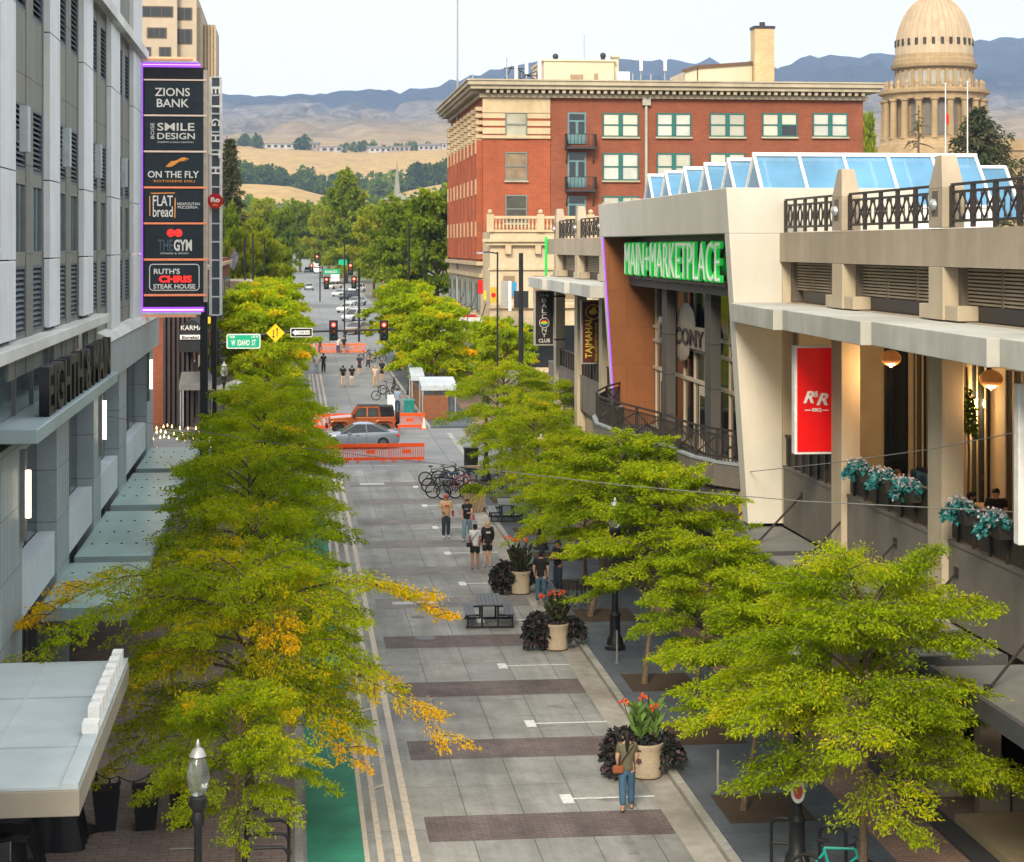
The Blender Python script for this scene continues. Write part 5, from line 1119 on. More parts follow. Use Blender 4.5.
m = MB(OBk); m.bar((b[0], Yq - .1, BP(660, 62, Yq)[2]), (BP(697, 0, Yq)[0], Yq - .1, BP(660, 66.5, Yq)[2]), .3); m.bar((BP(697, 0, Yq)[0], Yq - .1, BP(660, 66.5, Yq)[2]), (a[0] - .3, Yq - .1, BP(660, 71, Yq)[2]), .3); m.box((BP(697, 0, Yq)[0], Yq - .06, zc + .3), (BP(698, 0, Yq)[0], Yq, BP(660, 67, Yq)[2])); m.build('roof_edge', pbr('dark_brown_edge', (.12, .07, .045), .6), p2)
a, b = BP(752.5, 29.5, Yq), BP(772, 86, Yq); m = MB(OBk); m.box((a[0], Yq - 1, zc + .3), (b[0], Yq + .9, a[2])); ch = Bb('chimney', m, bricky('cream_brick', (.60, .45, .24), (.52, .39, .21), (.36, .28, .18), .42, .18, .02, 'wall', .5, .9, .2, .2, .35))
m = MB(OBk); m.box((a[0] - .08, Yq - 1.08, a[2]), (b[0] + .08, Yq + .98, a[2] + .28)); m.tube([((a[0] + b[0]) / 2, Yq, a[2] + .2), ((a[0] + b[0]) / 2, Yq, a[2] + .75)], .3, 8); m.build('chimney_cap', M_iron, ch)
# antennas: one rooftop mast each
def mast(px, top, bot, wpx, label, Y=180.0, group='antennas on the brick roof', mt=None, pole=None):
    a, b = ony(px, top, Y), ony(px, bot, Y); t = thing('antenna', label, 'antenna', (a[0], Y, zc + .3), 0, group); o = tuple(t.location); wd = wpx * Y / F_PX
    if wpx > 1.6: m = MB(o); m.box((a[0] - wd / 2, Y - .12, b[2]), (a[0] + wd / 2, Y + .12, a[2])); m.build('aerial_panel', mt or M_white, t, bevel=.03)
    m = MB(o); m.tube([(a[0], Y + .15, zc + .3), (a[0], Y + .15, a[2] - (.1 if wpx > 1.6 else 0))], .05 if wpx > 1.6 else .06, 6); m.build('mast', pole or M_steel, t)
mast(516, 48, 80, 3, 'tallest white panel antenna on the lattice at the left of the brick roof'); mast(526.5, 56, 74, 3.4, 'middle one of the three white panel antennas left of the cream penthouse'); mast(539.5, 55, 82, 3.4, 'white panel antenna right against the cream penthouse')
mast(641, 52.5, 71, 3, 'left white panel antenna right of the cream penthouse'); mast(665, 54.5, 71, 3, 'right white panel antenna, before the second roof house'); mast(584.5, 34, 60, 1, 'thin whip antenna on the cream penthouse roof', Y=188); mast(507, 57, 80, 1, 'thin whip antenna at the left end of the lattice')
mast(633, 73, 84, 1, 'short whip antenna by the white equipment cabinet'); mast(651, 74, 84, 1.2, 'short stub antenna between the two right-hand panels'); mast(473, 74, 84, 1, 'small twig-like aerial at the roof corner', Y=184)
t = thing('antenna_lattice', 'dark steel lattice frame tying the panel antennas together on the brick roof', 'lattice', (ony(520, 0, 180)[0], 180, zc + .3)); o = tuple(t.location); m = MB(o)
for (p, q) in (((504, 68), (527, 69)), ((505, 80), (512, 66)), ((518, 80), (537, 71)), ((519, 70), (536, 80)), ((522, 75), (538, 76)), ((504, 84), (505, 78)), ((537, 84), (537, 72)), ((520, 84), (520, 70))): a, b = ony(*p, 180.3), ony(*q, 180.3); m.bar(a, b, .10)
m.build('frame', M_iron, t)
x, y, z = ony(457.5, 0, 200); t = thing('mast', 'very tall thin grey mast rising behind the corner of the brick cornice', 'mast', (x, 200, gz(200) + 9.9 if False else gz(200))); m = MB((x, 200, gz(200))); m.tube([(x, 200, gz(200)), (x, 200, ony(457, -25, 200)[2])], [.16, .08], 8); m.build('pole', pbr('mast_grey', (.30, .30, .28), .5), t)

# cream stone front house before the brick block
Yc = 168.0
a, b = ony(490, 232, Yc), ony(556, 232, Yc); OC = (a[0], Yc, gz(Yc))
cb = thing('stone_front_building', 'low cream stone building with a balustraded parapet and hanging shop signs', 'building', OC); zt3 = a[2]
m = MB(OC); m.box((a[0], Yc, gz(Yc) - .05), (b[0] + 14, YB - .45, zt3)); cw_ = cb and m.build('wall', M_cream, cb)
m = MB(OC)
for z, d, h in ((zt3 - 1.15, .45, .3), (zt3 - .85, .7, .25), (zt3 - 3.3, .2, .2), (zt3 - 6.6, .35, .3)): m.box((a[0] - d, Yc - d, z), (b[0] + 14, Yc - .01, z + h))
m.build('cornice', M_quoin, cb)
m = MB(OC); m.box((a[0] - .1, Yc - .2, zt3 + .01), (b[0] + 14, Yc + .1, zt3 + .2)); m.box((a[0] - .1, Yc - .2, zt3 + 1.15), (b[0] + 14, Yc + .1, zt3 + 1.4))
for i in range(46): x = a[0] + .2 + i * .32; m.lathe([(.06, zt3 + .2), (.12, zt3 + .45), (.05, zt3 + .8), (.09, zt3 + 1.15)], (x, Yc - .05, 0), 6)
for i in range(4): x = a[0] + i * 4.4; m.box((x - .3, Yc - .3, zt3 + .01), (x + .3, Yc + .2, zt3 + 1.55)); m.ball((x, Yc - .05, zt3 + 1.75), .22, 8, 6)
m.build('balustrade', M_quoin, cb)
for i in range(5):
    x = a[0] + 1.0 + i * 2.6; w_ = MB(OC).box((x, Yc - .06, zt3 - 6.0), (x + 1.3, Yc, zt3 - 3.6)).build('window', M_quoin, cb); MB(OC).box((x + .15, Yc - .09, zt3 - 5.8), (x + 1.15, Yc - .06, zt3 - 3.8)).build('pane', M_dkblind, w_)
    MB(OC).box((x + .3, Yc - .5, zt3 - 1.9), (x + .8, Yc - .0, zt3 - 1.16)).build('bracket', M_quoin, cb)
m = MB(OC); m.box((a[0] + .5, Yc - .08, gz(Yc) + .6), (b[0] + 8, Yc, gz(Yc) + 4.2)); m.build('shop_window', M_darkglass, cb)
def small_sign(px0, py0, px1, py1, Y, label, mt, name='hanging_sign', txt=None, tm=None, rows=1):
    a, b = ony(px0, py0, Y), ony(px1, py1, Y); t = thing(name, label, 'sign', ((a[0] + b[0]) / 2, Y, b[2])); o = tuple(t.location); m = MB(o); m.box((a[0], Y, b[2]), (b[0], Y + .15, a[2])); m.build('board', mt, t, bevel=.02)
    if txt:
        for i, s_ in enumerate(txt): 
            h = (a[2] - b[2]) / len(txt); lettering(s_, ((b[0] - a[0]) * .8, h * .62), ((a[0] + b[0]) / 2, Y - .02, a[2] - h * (i + .5)), 'y', tm or M_white, t, .03, org=o, bold=.01)
    return t, o
small_sign(501, 281, 508.5, 307, 164, 'tall narrow grey banner sign on the pale stone front', pbr('banner_grey', (.30, .31, .29), .6), 'banner'); small_sign(508.5, 281, 511.5, 311, 163, 'slim black and white blade sign on the pale stone front', M_white); small_sign(512.5, 282, 516.5, 296, 162.6, 'small bright blue sign on the pale stone front', pbr('blue_sign', (.03, .25, .50), .5))
small_sign(514, 291, 528.5, 308, 162, 'square black hanging sign with pale rounded lettering near the dark column', pbr('sign_black', (.02, .02, .02), .5), txt=['TRADE', 'CLUB'] if False else None)
t, o = small_sign(478, 280, 483, 294, 166, 'plain red flag-like sign at the brick corner', M_red, 'banner'); small_sign(483.6, 291, 486.4, 300, 166, 'small yellow sign under the red banner', pbr('yellow_sign', (.65, .48, .03), .5))
t, o = small_sign(490.5, 287, 496.5, 303, 165.5, 'round-edged red and yellow shop sign at the corner of the stone front', pbr('gold_sign', (.55, .33, .03), .5)); a = ony(493.5, 295, 165.5); m = MB(o); m.lathe([(.2, -.05), (.2, .0)], (a[0], 165.5, a[2]), 14, axis='y'); m.build('emblem', M_red, t)
a = ony(472, 317, 176); t = thing('wall_sign', 'red slanted shop sign over the brick corner awning', 'sign', (a[0] - .6, 176, a[2])); m = MB(); m.cbox((0, 0, 0), (1.9, .12, .36), M=Matrix.Rotation(R(-3), 3, 'Y')); m.build('board', M_red, t)
small_sign(545, 236.5, 547.5, 276, 106, 'narrow bright green vertical strip sign at the terrace corner', pbr('green_sign', (.02, .45, .08), .5, emit=(.02, .7, .08), estr=.2))

# slatted steel canopy over the corner cafe
t = thing('steel_canopy', 'black steel canopy of slanted white panels in front of the brick corner', 'canopy', (15.2, 166, gz(166))); o = (15.2, 166, gz(166)); g1 = gz(166)
xa, xb = 11.2, 18.0
m = MB(o)
for y, z in ((158, 3.4), (165, 4.0), (172, 4.6)):
    m.bar((xa, y, g1 + z), (xb, y, g1 + z), .22)
for x in np.linspace(xa, xb, 9): m.bar((x, 158, g1 + 3.45), (x + .2, 172, g1 + 4.65), .12)
for x in (xa, xb): 
    for y in (158, 172): m.box((x - .1, y - .1, g1), (x + .1, y + .1, g1 + 4.6))
for x in np.linspace(xa + 1, xb, 6): m.bar((x, 165, g1 + 4.1), (x + 2.0, 174.4, g1 + 7.0), .07)
m.build('frame', M_iron, t); m = MB(o); m.add([(xa + .1, 158.1, g1 + 3.56), (xb - .1, 158.1, g1 + 3.56), (xb + .1, 171.9, g1 + 4.78), (xa + .1, 171.9, g1 + 4.78), (xa + .1, 158.1, g1 + 3.59), (xb - .1, 158.1, g1 + 3.59), (xb + .1, 171.9, g1 + 4.81), (xa + .1, 171.9, g1 + 4.81)], [(0, 3, 2, 1), (4, 5, 6, 7), (0, 1, 5, 4), (1, 2, 6, 5), (2, 3, 7, 6), (3, 0, 4, 7)]); m.build('panel', pbr('white_sheet', (.62, .61, .55), .6), t)

# ---------------------------------------------------------------- domed capitol
DD = 485.0; dx = ony(934, 0, DD)[0]
def dz(py): return ony(934, py, DD)[2]
def dr_(px): return px * DD / F_PX * .995
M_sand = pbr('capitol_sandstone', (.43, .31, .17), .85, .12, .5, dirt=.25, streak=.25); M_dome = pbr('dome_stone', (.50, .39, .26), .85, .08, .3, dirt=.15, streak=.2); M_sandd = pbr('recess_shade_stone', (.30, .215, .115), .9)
cp = thing('domed_capitol', 'sandstone capitol with a ribbed dome above a ring of columns', 'building', (dx, DD, gz(DD))); OD = tuple(cp.location)
def Bd(name, mb, m, **k): return mb.build(name, m, cp, **k)
m = MB(OD); z0, z1 = dz(57), dz(-4); prof = [(dr_(40) * math.cos(t) ** .95, z0 + (z1 - z0) * math.sin(t)) for t in np.linspace(0, R(88), 16)]; m.lathe(prof, (dx, DD, 0), 64); dome_ = Bd('dome', m, M_dome, smooth=True)
m = MB(OD)
for k in range(32):
    a = 2 * math.pi * k / 32; m.tube([(dx + (r + .1) * math.cos(a), DD + (r + .1) * math.sin(a), z) for r, z in prof[2:]], .18, 5)
m.build('dome_rib', M_dome, dome_, smooth=True)
m = MB(OD); m.lathe([(1.5, z1 - 1), (2.6, z1 - .4), (2.2, z1 + .3), (1.8, z1 + 4), (2.2, z1 + 4.3), (.6, z1 + 6.5)], (dx, DD, 0), 20); Bd('lantern', m, M_dome)
m = MB(OD)
for k in range(28):
    a = 2 * math.pi * (k + .5) / 28; r = dr_(39.3); m.cbox((dx + r * math.cos(a), DD + r * math.sin(a), dz(44)), (.5, .75, 1.7), rz=a)
Bd('dome_window', m, pbr('window_shadow', (.05, .042, .032), .7))
m = MB(OD); m.lathe([(dr_(42), dz(66)), (dr_(42), dz(61)), (dr_(40.5), dz(60)), (dr_(40.2), dz(56))], (dx, DD, 0), 48); m.lathe([(dr_(38.5), dz(92)), (dr_(38.5), dz(71)), (dr_(43.5), dz(69)), (dr_(44.5), dz(66.2)), (dr_(42), dz(66))], (dx, DD, 0), 48); Bd('upper_drum', m, M_sand)
m = MB(OD); rc = 0
for k in range(28):
    a = 2 * math.pi * k / 28; r = dr_(38.6); m.cbox((dx + r * math.cos(a), DD + r * math.sin(a), dz(80.5)), (.7, .9, (dz(72) - dz(90))), rz=a)
    r = dr_(50); m.lathe([(.55, dz(91)), (.4, dz(88)), (.55, dz(85)), (.2, dz(82))], (dx + r * math.cos(a), DD + r * math.sin(a), 0), 6)
Bd('pilaster', m, M_sand)
m = MB(OD)
for k in range(28): a = 2 * math.pi * (k + .5) / 28; r = dr_(38.6); m.cbox((dx + r * math.cos(a), DD + r * math.sin(a), dz(80.5)), (.2, 1.2, 3.6), rz=a)
Bd('drum_window', m, pbr('pale_window', (.34, .33, .28), .4))
m = MB(OD); m.lathe([(dr_(52), dz(101)), (dr_(52.5), dz(96.5)), (dr_(56.5), dz(95)), (dr_(57), dz(92.5)), (dr_(51), dz(91.5))], (dx, DD, 0), 56); m.lathe([(dr_(54), dz(92.6)), (dr_(54), dz(90.5))], (dx, DD, 0), 56); Bd('entablature', m, M_sand)
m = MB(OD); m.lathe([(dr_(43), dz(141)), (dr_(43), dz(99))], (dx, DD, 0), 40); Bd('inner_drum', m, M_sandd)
m = MB(OD)
for k in range(20): a = 2 * math.pi * (k + .5) / 20; r = dr_(43.1); m.cbox((dx + r * math.cos(a), DD + r * math.sin(a), dz(121)), (.25, 1.7, 8.0), rz=a)
Bd('tall_window', m, pbr('drum_window_glass', (.16, .15, .13), .3))
for k in range(20):
    a = 2 * math.pi * k / 20; r = dr_(50.5); m = MB(OD); m.lathe([(1.25, dz(140.5)), (1.25, dz(138.8)), (.95, dz(138.5)), (.82, dz(104)), (1.2, dz(102.5)), (1.2, dz(100.8))], (dx + r * math.cos(a), DD + r * math.sin(a), 0), 12); Bd('column', m, M_sand, smooth=True)
m = MB(OD); m.lathe([(dr_(58), dz(151)), (dr_(57), dz(146)), (dr_(55), dz(144)), (dr_(54), dz(140.3))], (dx, DD, 0), 48); m.box((dx - 20, DD - 17, dz(165)), (dx + 20, DD + 17, dz(150.8))); m.box((dx - 60, DD - 10, gz(DD)), (dx + 60, DD + 16, dz(171))); Bd('base_block', m, M_sand)
a = ony(1006, 0, 470); m = MB(OD); m.box((a[0] - 6, 462, gz(460)), (a[0] + 8, 474, ony(1006, 141, 470)[2])); m.box((a[0] - 6.5, 461.5, ony(1006, 152, 470)[2]), (a[0] + 8.5, 474.2, ony(1006, 149.5, 470)[2])); Bd('side_pavilion', m, M_sand)
for px, top, lb in ((945.5, 84, 'white flagpole in front of the middle of the capitol dome'), (967.5, 82, 'white flagpole in front of the right part of the capitol dome')):
    x, y, z = ony(px, 0, 250); t = thing('flagpole', lb, 'flagpole', (x, 250, gz(250)), 0, 'flagpoles before the capitol'); m = MB(t.location); m.tube([(x, 250, gz(250)), (x, 250, ony(px, top, 250)[2])], [.12, .07], 8); m.ball((x, 250, ony(px, top, 250)[2]), .14, 8, 6); m.build('pole', M_white, t)
    if px < 950: m = MB(t.location); q = ony(px, 112, 250)[2]; m.add([(x + .05, 250, q), (x + .5, 250.1, q - .4), (x + .42, 249.9, q - 1.8), (x + .08, 250.05, q - 1.3), (x + .05, 250.04, q), (x + .5, 250.14, q - .4), (x + .42, 249.94, q - 1.8), (x + .08, 250.09, q - 1.3)], [(0, 1, 2, 3), (7, 6, 5, 4), (0, 4, 5, 1), (1, 5, 6, 2), (2, 6, 7, 3), (3, 7, 4, 0)]); m.build('flag', M_red, t)

# ---------------------------------------------------------------- tan tower behind the directory sign, church, houses on the mesa
Yt = 190.0; t = thing('tan_tower', 'tall tan stepped tower with dark window pairs behind the tenant sign', 'building', (ony(170, 0, Yt)[0], Yt, gz(Yt))); o = tuple(t.location)
def tw_(px, py, Y=Yt): return ony(px, py, Y)
M_tan = pbr('tan_brick', (.41, .345, .26), .8, .08, .8, dirt=.15)
m = MB(o); m.box((tw_(100, 0)[0], Yt, gz(Yt)), (tw_(177, 0)[0], Yt + 20, tw_(165, -40)[2])); m.box((tw_(177, 0)[0] - .002, Yt + 1, gz(Yt)), (tw_(196, 0)[0], Yt + 18, tw_(165, -8)[2])); m.box((tw_(196, 0)[0], Yt + 2.5, gz(Yt)), (tw_(200.5, 0)[0], Yt + 16, tw_(165, 4)[2])); m.box((tw_(200.5, 0)[0], Yt + 5, gz(Yt)), (tw_(215, 0, Yt + 5)[0], Yt + 16, tw_(165, 24, Yt + 5)[2])); bw_ = m.build('wall', M_tan, t)
m = MB(o); m.box((tw_(137, 0)[0], Yt - .3, tw_(165, 62)[2]), (tw_(196, 0)[0], Yt - .01, tw_(165, 57)[2]))
for i in range(5): x = tw_(201.5 + i * 3.2, 0, Yt + 5)[0]; m.box((x, Yt + 4.8, gz(Yt) + 20), (x + .18, Yt + 5, tw_(165, 25, Yt + 5)[2]))
m.build('trim', M_quoin, t)
for (x0, y0, x1, y1, dd) in ((140, 7, 172, 16, 0), (178, 8.5, 191, 19, 1), (148, 28.5, 165.5, 37, 0), (178.5, 30, 191, 43, 1), (141, 48, 150, 56, 0), (160, 48, 170, 56, 0)):
    a, b = tw_(x0, y0, Yt + dd), tw_(x1, y1, Yt + dd); f = MB(o); f.box((a[0] - .1, Yt + dd - .1, b[2] - .1), (b[0] + .1, Yt + dd - .002, a[2] + .1)); w_ = f.build('window', pbr('bronze_frame', (.09, .075, .06), .5), t); f = MB(o); n = 3 if x1 - x0 > 15 else 2
    for i in range(n): u0, u1 = a[0] + (b[0] - a[0]) * i / n + .05, a[0] + (b[0] - a[0]) * (i + 1) / n - .05; f.box((u0, Yt + dd - .13, b[2]), (u1, Yt + dd - .1, a[2]))
    f.build('pane', M_darkglass, w_)
Yh = 470.0; a = ony(397, 196, Yh); t = thing('church', 'small church with a slender grey spire among the trees', 'church', (a[0], Yh, gz(Yh))); o = tuple(t.location)
m = MB(o); m.box((a[0] - 3, Yh - 3, gz(Yh)), (a[0] + 3, Yh + 3, ony(397, 200, Yh)[2])); m.box((a[0] - 4, Yh + 3, gz(Yh)), (a[0] + 5, Yh + 18, ony(397, 208, Yh)[2])); m.build('tower', pbr('church_brick', (.34, .22, .15), .8), t)
zz = ony(397, 200, Yh)[2]; m = MB(o); m.add([(a[0] - 3.6, Yh - 3.6, zz), (a[0] + 3.6, Yh - 3.6, zz), (a[0] + 3.6, Yh + 3.6, zz), (a[0] - 3.6, Yh + 3.6, zz), (a[0] - .7, Yh - .7, zz + 1.6), (a[0] + .7, Yh - .7, zz + 1.6), (a[0] + .7, Yh + .7, zz + 1.6), (a[0] - .7, Yh + .7, zz + 1.6), (a[0], Yh, ony(397, 158, Yh)[2])], [(0, 1, 5, 4), (1, 2, 6, 5), (2, 3, 7, 6), (3, 0, 4, 7), (4, 5, 8), (5, 6, 8), (6, 7, 8), (7, 4, 8), (0, 3, 2, 1)]); m.build('spire', pbr('spire_slate', (.22, .22, .19), .7), t)
rd = random.Random(9)
hs = [(283, 2880, 44, 'flat-roofed white house at the left end of the mesa'), (312, 2875, 26, 'small pale house left of centre on the mesa'), (330, 2890, 50, 'long low brown house on the mesa'), (378, 2885, 36, 'tan house on the mesa above the church spire'), (402, 2895, 30, 'grey house right of the spire on the mesa'), (428, 2880, 34, 'whitish house near the right end of the mesa'), (448, 2885, 26, 'small house on the mesa beside the brick cornice'), (1004, 2700, 40, 'low grey-roofed house on the hillside right of the dome')]
for i, (px, D, wd, lb) in enumerate(hs):
    q = hill_z(px, D); t = thing('hillside_house', lb, 'house', (q[0], q[1], q[2] - 1), R(rd.uniform(-12, 12)), 'houses on the mesa'); h = rd.uniform(6, 10)
    m = MB(); m.box((-wd / 2, -6, -6), (wd / 2, 8, h)); m.box((wd * .1, -8, -6), (wd * .42, -5.9, h * .7)); m.build('wall', pbr('house_wall_%d' % (i % 3), ((.5, .48, .43), (.34, .27, .20), (.42, .38, .32))[i % 3], .8), t)
    m = MB(); m.prism([(-7.5, h), (9.5, h), (8, h + .8), (1, h + 3.2), (-6, h + .8)], 'x', -wd / 2 - 1.5, wd / 2 + 1.5) if i % 2 else m.box((-wd / 2 - 1.5, -7.5, h), (wd / 2 + 1.5, 9.5, h + 1)); m.build('roof', pbr('house_roof_%d' % (i % 2), ((.24, .235, .22), (.17, .15, .13))[i % 2], .8), t)
    m = MB()
    for k in range(4): x = -wd * .42 + wd * .22 * k; m.box((x, -6.1 if not wd * .05 < x + 3 < wd * .45 else -8.1, h * .3), (x + wd * .12, -6.0 if not wd * .05 < x + 3 < wd * .45 else -8.0, h * .8))
    m.build('window', M_darkglass, t)

# middle block, left side: brown brick shops with an arched black awning; low shops beyond
t = thing('brick_shop_block', 'brown brick shop building with dark vertical piers beyond the crossing on the left', 'building', (-6.2, 125, gz(125))); o = tuple(t.location)
m = MB(o); m.box((-32, 124, gz(124)), (-6.2, 196, 11.2)); m.build('wall', M_brickd, t)
m = MB(o); m.box((-32, 123.7, 10.6), (-5.9, 196, 10.9)); m.box((-6.19, 124.2, 4.6), (-5.9, 196, 5.0)); m.build('cornice', M_quoin, t)
for i in range(12): 
    y = 125.5 + 5.9 * i; m = MB(o).box((-6.19, y, 6.0), (-6.05, y + 3.2, 9.4)).build('window', M_greyfr, t); MB(o).box((-6.05, y + .2, 6.2), (-6.02, y + 3.0, 9.2)).build('pane', M_darkglass, m)
    MB(o).box((-6.19, y, 1.4), (-6.0, y + 4.4, 4.3)).build('shop_window', M_darkglass, t)
for i in range(8): x = ony(163.5 + i * 4.6, 0, 124)[0]; MB(o).box((x, 123.6, gz(124)), (x + .15, 123.99, 10.5)).build('pier', M_iron, t)
Yk = 118.0; a, b = ony(178, 320, Yk), ony(205, 352, Yk); t = thing('arched_awning', 'black arched awning with pale spaced capitals over a cafe front', 'awning', ((a[0] + b[0]) / 2, Yk, b[2])); o = tuple(t.location); xm_ = (a[0] + b[0]) / 2; w2 = (b[0] - a[0]) / 2
m = MB(o); m.prism([(xm_ + w2 * math.cos(q), b[2] + .5 + (a[2] - b[2] - .5) * math.sin(q)) for q in np.linspace(0, math.pi, 13)] + [(xm_ - w2, b[2]), (xm_ + w2, b[2])], 'y', Yk, Yk + 6.0); m.build('awning_cloth', pbr('black_canvas', (.022, .024, .026), .8), t)
a2, b2 = ony(181, 325.5, Yk), ony(203, 330, Yk); lettering('KARMA', (b2[0] - a2[0], a2[2] - b2[2]), ((a2[0] + b2[0]) / 2, Yk - .03, (a2[2] + b2[2]) / 2), 'y', M_tw, t, .04, org=o)
small_sign(180, 335, 201, 339.5, 117.9, 'white strip sign with dark lettering hanging under the black arched awning', M_white, 'shop_sign', ['Eureka!'], M_black)
for (px0, px1, top, Y, lb, cc) in ((224, 240, 292, 150, 'low cream shop front with brown boards beside the left trees', (.48, .40, .28)), (236, 262, 300, 200, 'grey shop front far along the left side', (.36, .36, .34))):
    a, b = ony(px0, top, Y), ony(px1, top, Y); t = thing('low_building', lb, 'building', (a[0], Y, gz(Y))) ; o = tuple(t.location); m = MB(o); m.box((a[0] - 3, Y + 46, gz(Y)), (b[0], Y + 60, a[2])); m.build('wall', pbr('shop_wall_%d' % px0, cc, .8), t); m = MB(o); m.box((a[0], Y + 45.9, gz(Y) + 1), (b[0] - .4, Y + 46, gz(Y) + 3)); m.build('shop_window', M_darkglass, t)
# ---------------------------------------------------------------- street furniture
def at(px, py, h=.12): p = gp(px, py, h); return (p[0], p[1], p[2])
M_globe = pbr('frosted_globe', (.50, .56, .50), .08, .05, trans=.85)
def lamp_post(loc, label, group='black lamp posts with a single globe', badge=False):
    t = thing('lamp_post', label, 'lamp post', loc, 0, group)
    m = MB(); m.lathe([(.30, 0), (.30, .10), (.25, .14), (.23, .30), (.16, .42), (.15, .95), (.18, 1.0), (.12, 1.1)], seg=12); m.build('base', M_black, t, smooth=True)
    m = MB(); m.lathe([(.10, 1.1), (.085, 2.0), (.075, 3.05), (.12, 3.1), (.13, 3.2), (.10, 3.3), (.16, 3.38), (.17, 3.52), (.14, 3.55)], seg=12); m.tube([(-.55, 0, 2.72), (0, 0, 2.72)], .018, 6); m.build('pole', M_black, t, smooth=True)
    m = MB(); m.lathe([(.12, 3.56), (.20, 3.68), (.225, 3.85), (.19, 4.05), (.12, 4.15)], seg=14); m.build('globe', M_globe, t, smooth=True)
    m = MB(); m.lathe([(.13, 4.15), (.17, 4.17), (.11, 4.27), (.04, 4.31), (.045, 4.37), (.01, 4.43)], seg=12); m.build('cap', pbr('pale_metal_cap', (.42, .43, .41), .35, metal=.5), t, smooth=True)
    return t
l0 = lamp_post((ony(198, 0, 30.4)[0], 30.4, gz(30.4) + .12), 'black lamp post with pale capped globe at bottom left, before the gold-tipped tree'); l0.scale = (.8, .8, .985)
p = at(797, 872); lamp_post(p, 'black lamp post bearing an oval badge sign under the bright green tree at bottom right')
s_ = thing('oval_badge', 'oval white badge sign with red emblem on the lamp post under the bright green tree', 'sign', (p[0] - .02, p[1] - .14, 1.95)); m = MB(); m.lathe([(.17, -.02), (.17, .02)], seg=20, axis='y', sy=1); m.build('plate', M_white, s_); s_.scale = (.8, 1, 1.3)
m = MB(); m.lathe([(.11, -.028), (.11, -.02)], seg=16, axis='y'); m.build('emblem', pbr('badge_red', (.50, .10, .06), .5), s_); m = MB(); m.cbox((.02, .06, 0), (.04, .1, .03)); m.build('bracket', M_black, s_)
for (px, py, lb) in ((615, 649, 'black lamp post whose flared foot shows between two slim locust trunks'), (541, 549, 'black lamp post behind the planter with the two red blooms'), (486, 481, 'black lamp post next to the litter bin and parked bicycles')):
    lamp_post(at(px, py), lb)
for (px, py, d, lb) in ((268, 343, 150, 'lamp post with white globe below the yellow diamond sign'), (410, 329, 146, 'lamp post with white globe at the right of the pedestrian block'), (398, 320, 172, 'lamp post with white globe farther along the right of the pedestrian block'), (224, 402, 118, 'lamp post with white globe in the trees on the left of the crossing')):
    x, y, z = ony(px, py, d); lamp_post((x, y, gz(y) + .12), lb)

# tall black columns and luminaires
def light_pole(px, top, Y, label, r=.11, arm=None, base=True):
    x = ony(px, 0, Y)[0]; zt = ony(px, top, Y)[2]; t = thing('street_light_pole', label, 'pole', (x, Y, gz(Y)), 0, 'tall black poles'); o = tuple(t.location)
    m = MB(o); m.tube([(x, Y, gz(Y)), (x, Y, zt)], [r, r * .75], 10); m.lathe([(r * 2, gz(Y)), (r * 2, gz(Y) + .5), (r * 1.2, gz(Y) + .7)], (x, Y, 0), 10); m.build('pole', M_black, t)
    if arm:
        m = MB(o); m.tube([(x, Y, zt - .1), (x + arm * .5, Y, zt), (x + arm, Y, zt - .02)], .05, 6); m.build('arm', M_black, t); m = MB(o); m.cbox((x + arm * 1.05, Y, zt - .06), (abs(arm) * .4, .3, .12)); m.build('lamp_head', M_steel, t)
    return t
light_pole(521, 253, 112, 'thickest black column, before the pale stone front at the crossing corner', .17)
light_pole(497.5, 252, 126, 'slim black street light with an arm to the left, before the brick corner', .075, -1.1)
light_pole(409, 222, 196, 'black pole in front of the dark park trees, taller of the pair', .13); light_pole(424.5, 244, 205, 'black pole beside the park lawn, shorter of the pair', .12)
light_pole(344.5, 238, 222, 'slender black pole standing by the parked white cars', .09)
for px, top, lb in ((245, 238, 'left pole of the three black poles on the left'), (253, 234, 'middle pole of the three black poles on the left'), (264.5, 238, 'right pole of the three black poles on the left')): light_pole(px, top, 200, lb, .11)
x, y, z = ony(232, 258, 205); t = thing('flag', 'hanging striped flag on a slanted pole on the left', 'flag', (x, y, z)); m = MB(); m.tube([(-.9, 0, -.9), (.35, 0, 1.0)], .04, 6); m.build('flag_pole', M_steel, t)
m = MB(); q = [(.3, 0, .9), (.7, .05, .3), (.55, -.05, -.6), (.15, .05, -1.3), (-.25, 0, -.8), (-.1, .03, .2)]; m.add(q + [(a, b + .03, c) for a, b, c in q], [(0, 1, 2, 3, 4, 5), (11, 10, 9, 8, 7, 6)] + [(i, (i + 1) % 6, 6 + (i + 1) % 6, 6 + i) for i in range(6)]); m.build('flag_cloth', peeling('flag_stripes', (.45, .42, .42), (.10, .07, .20), .5, 2.2), t)
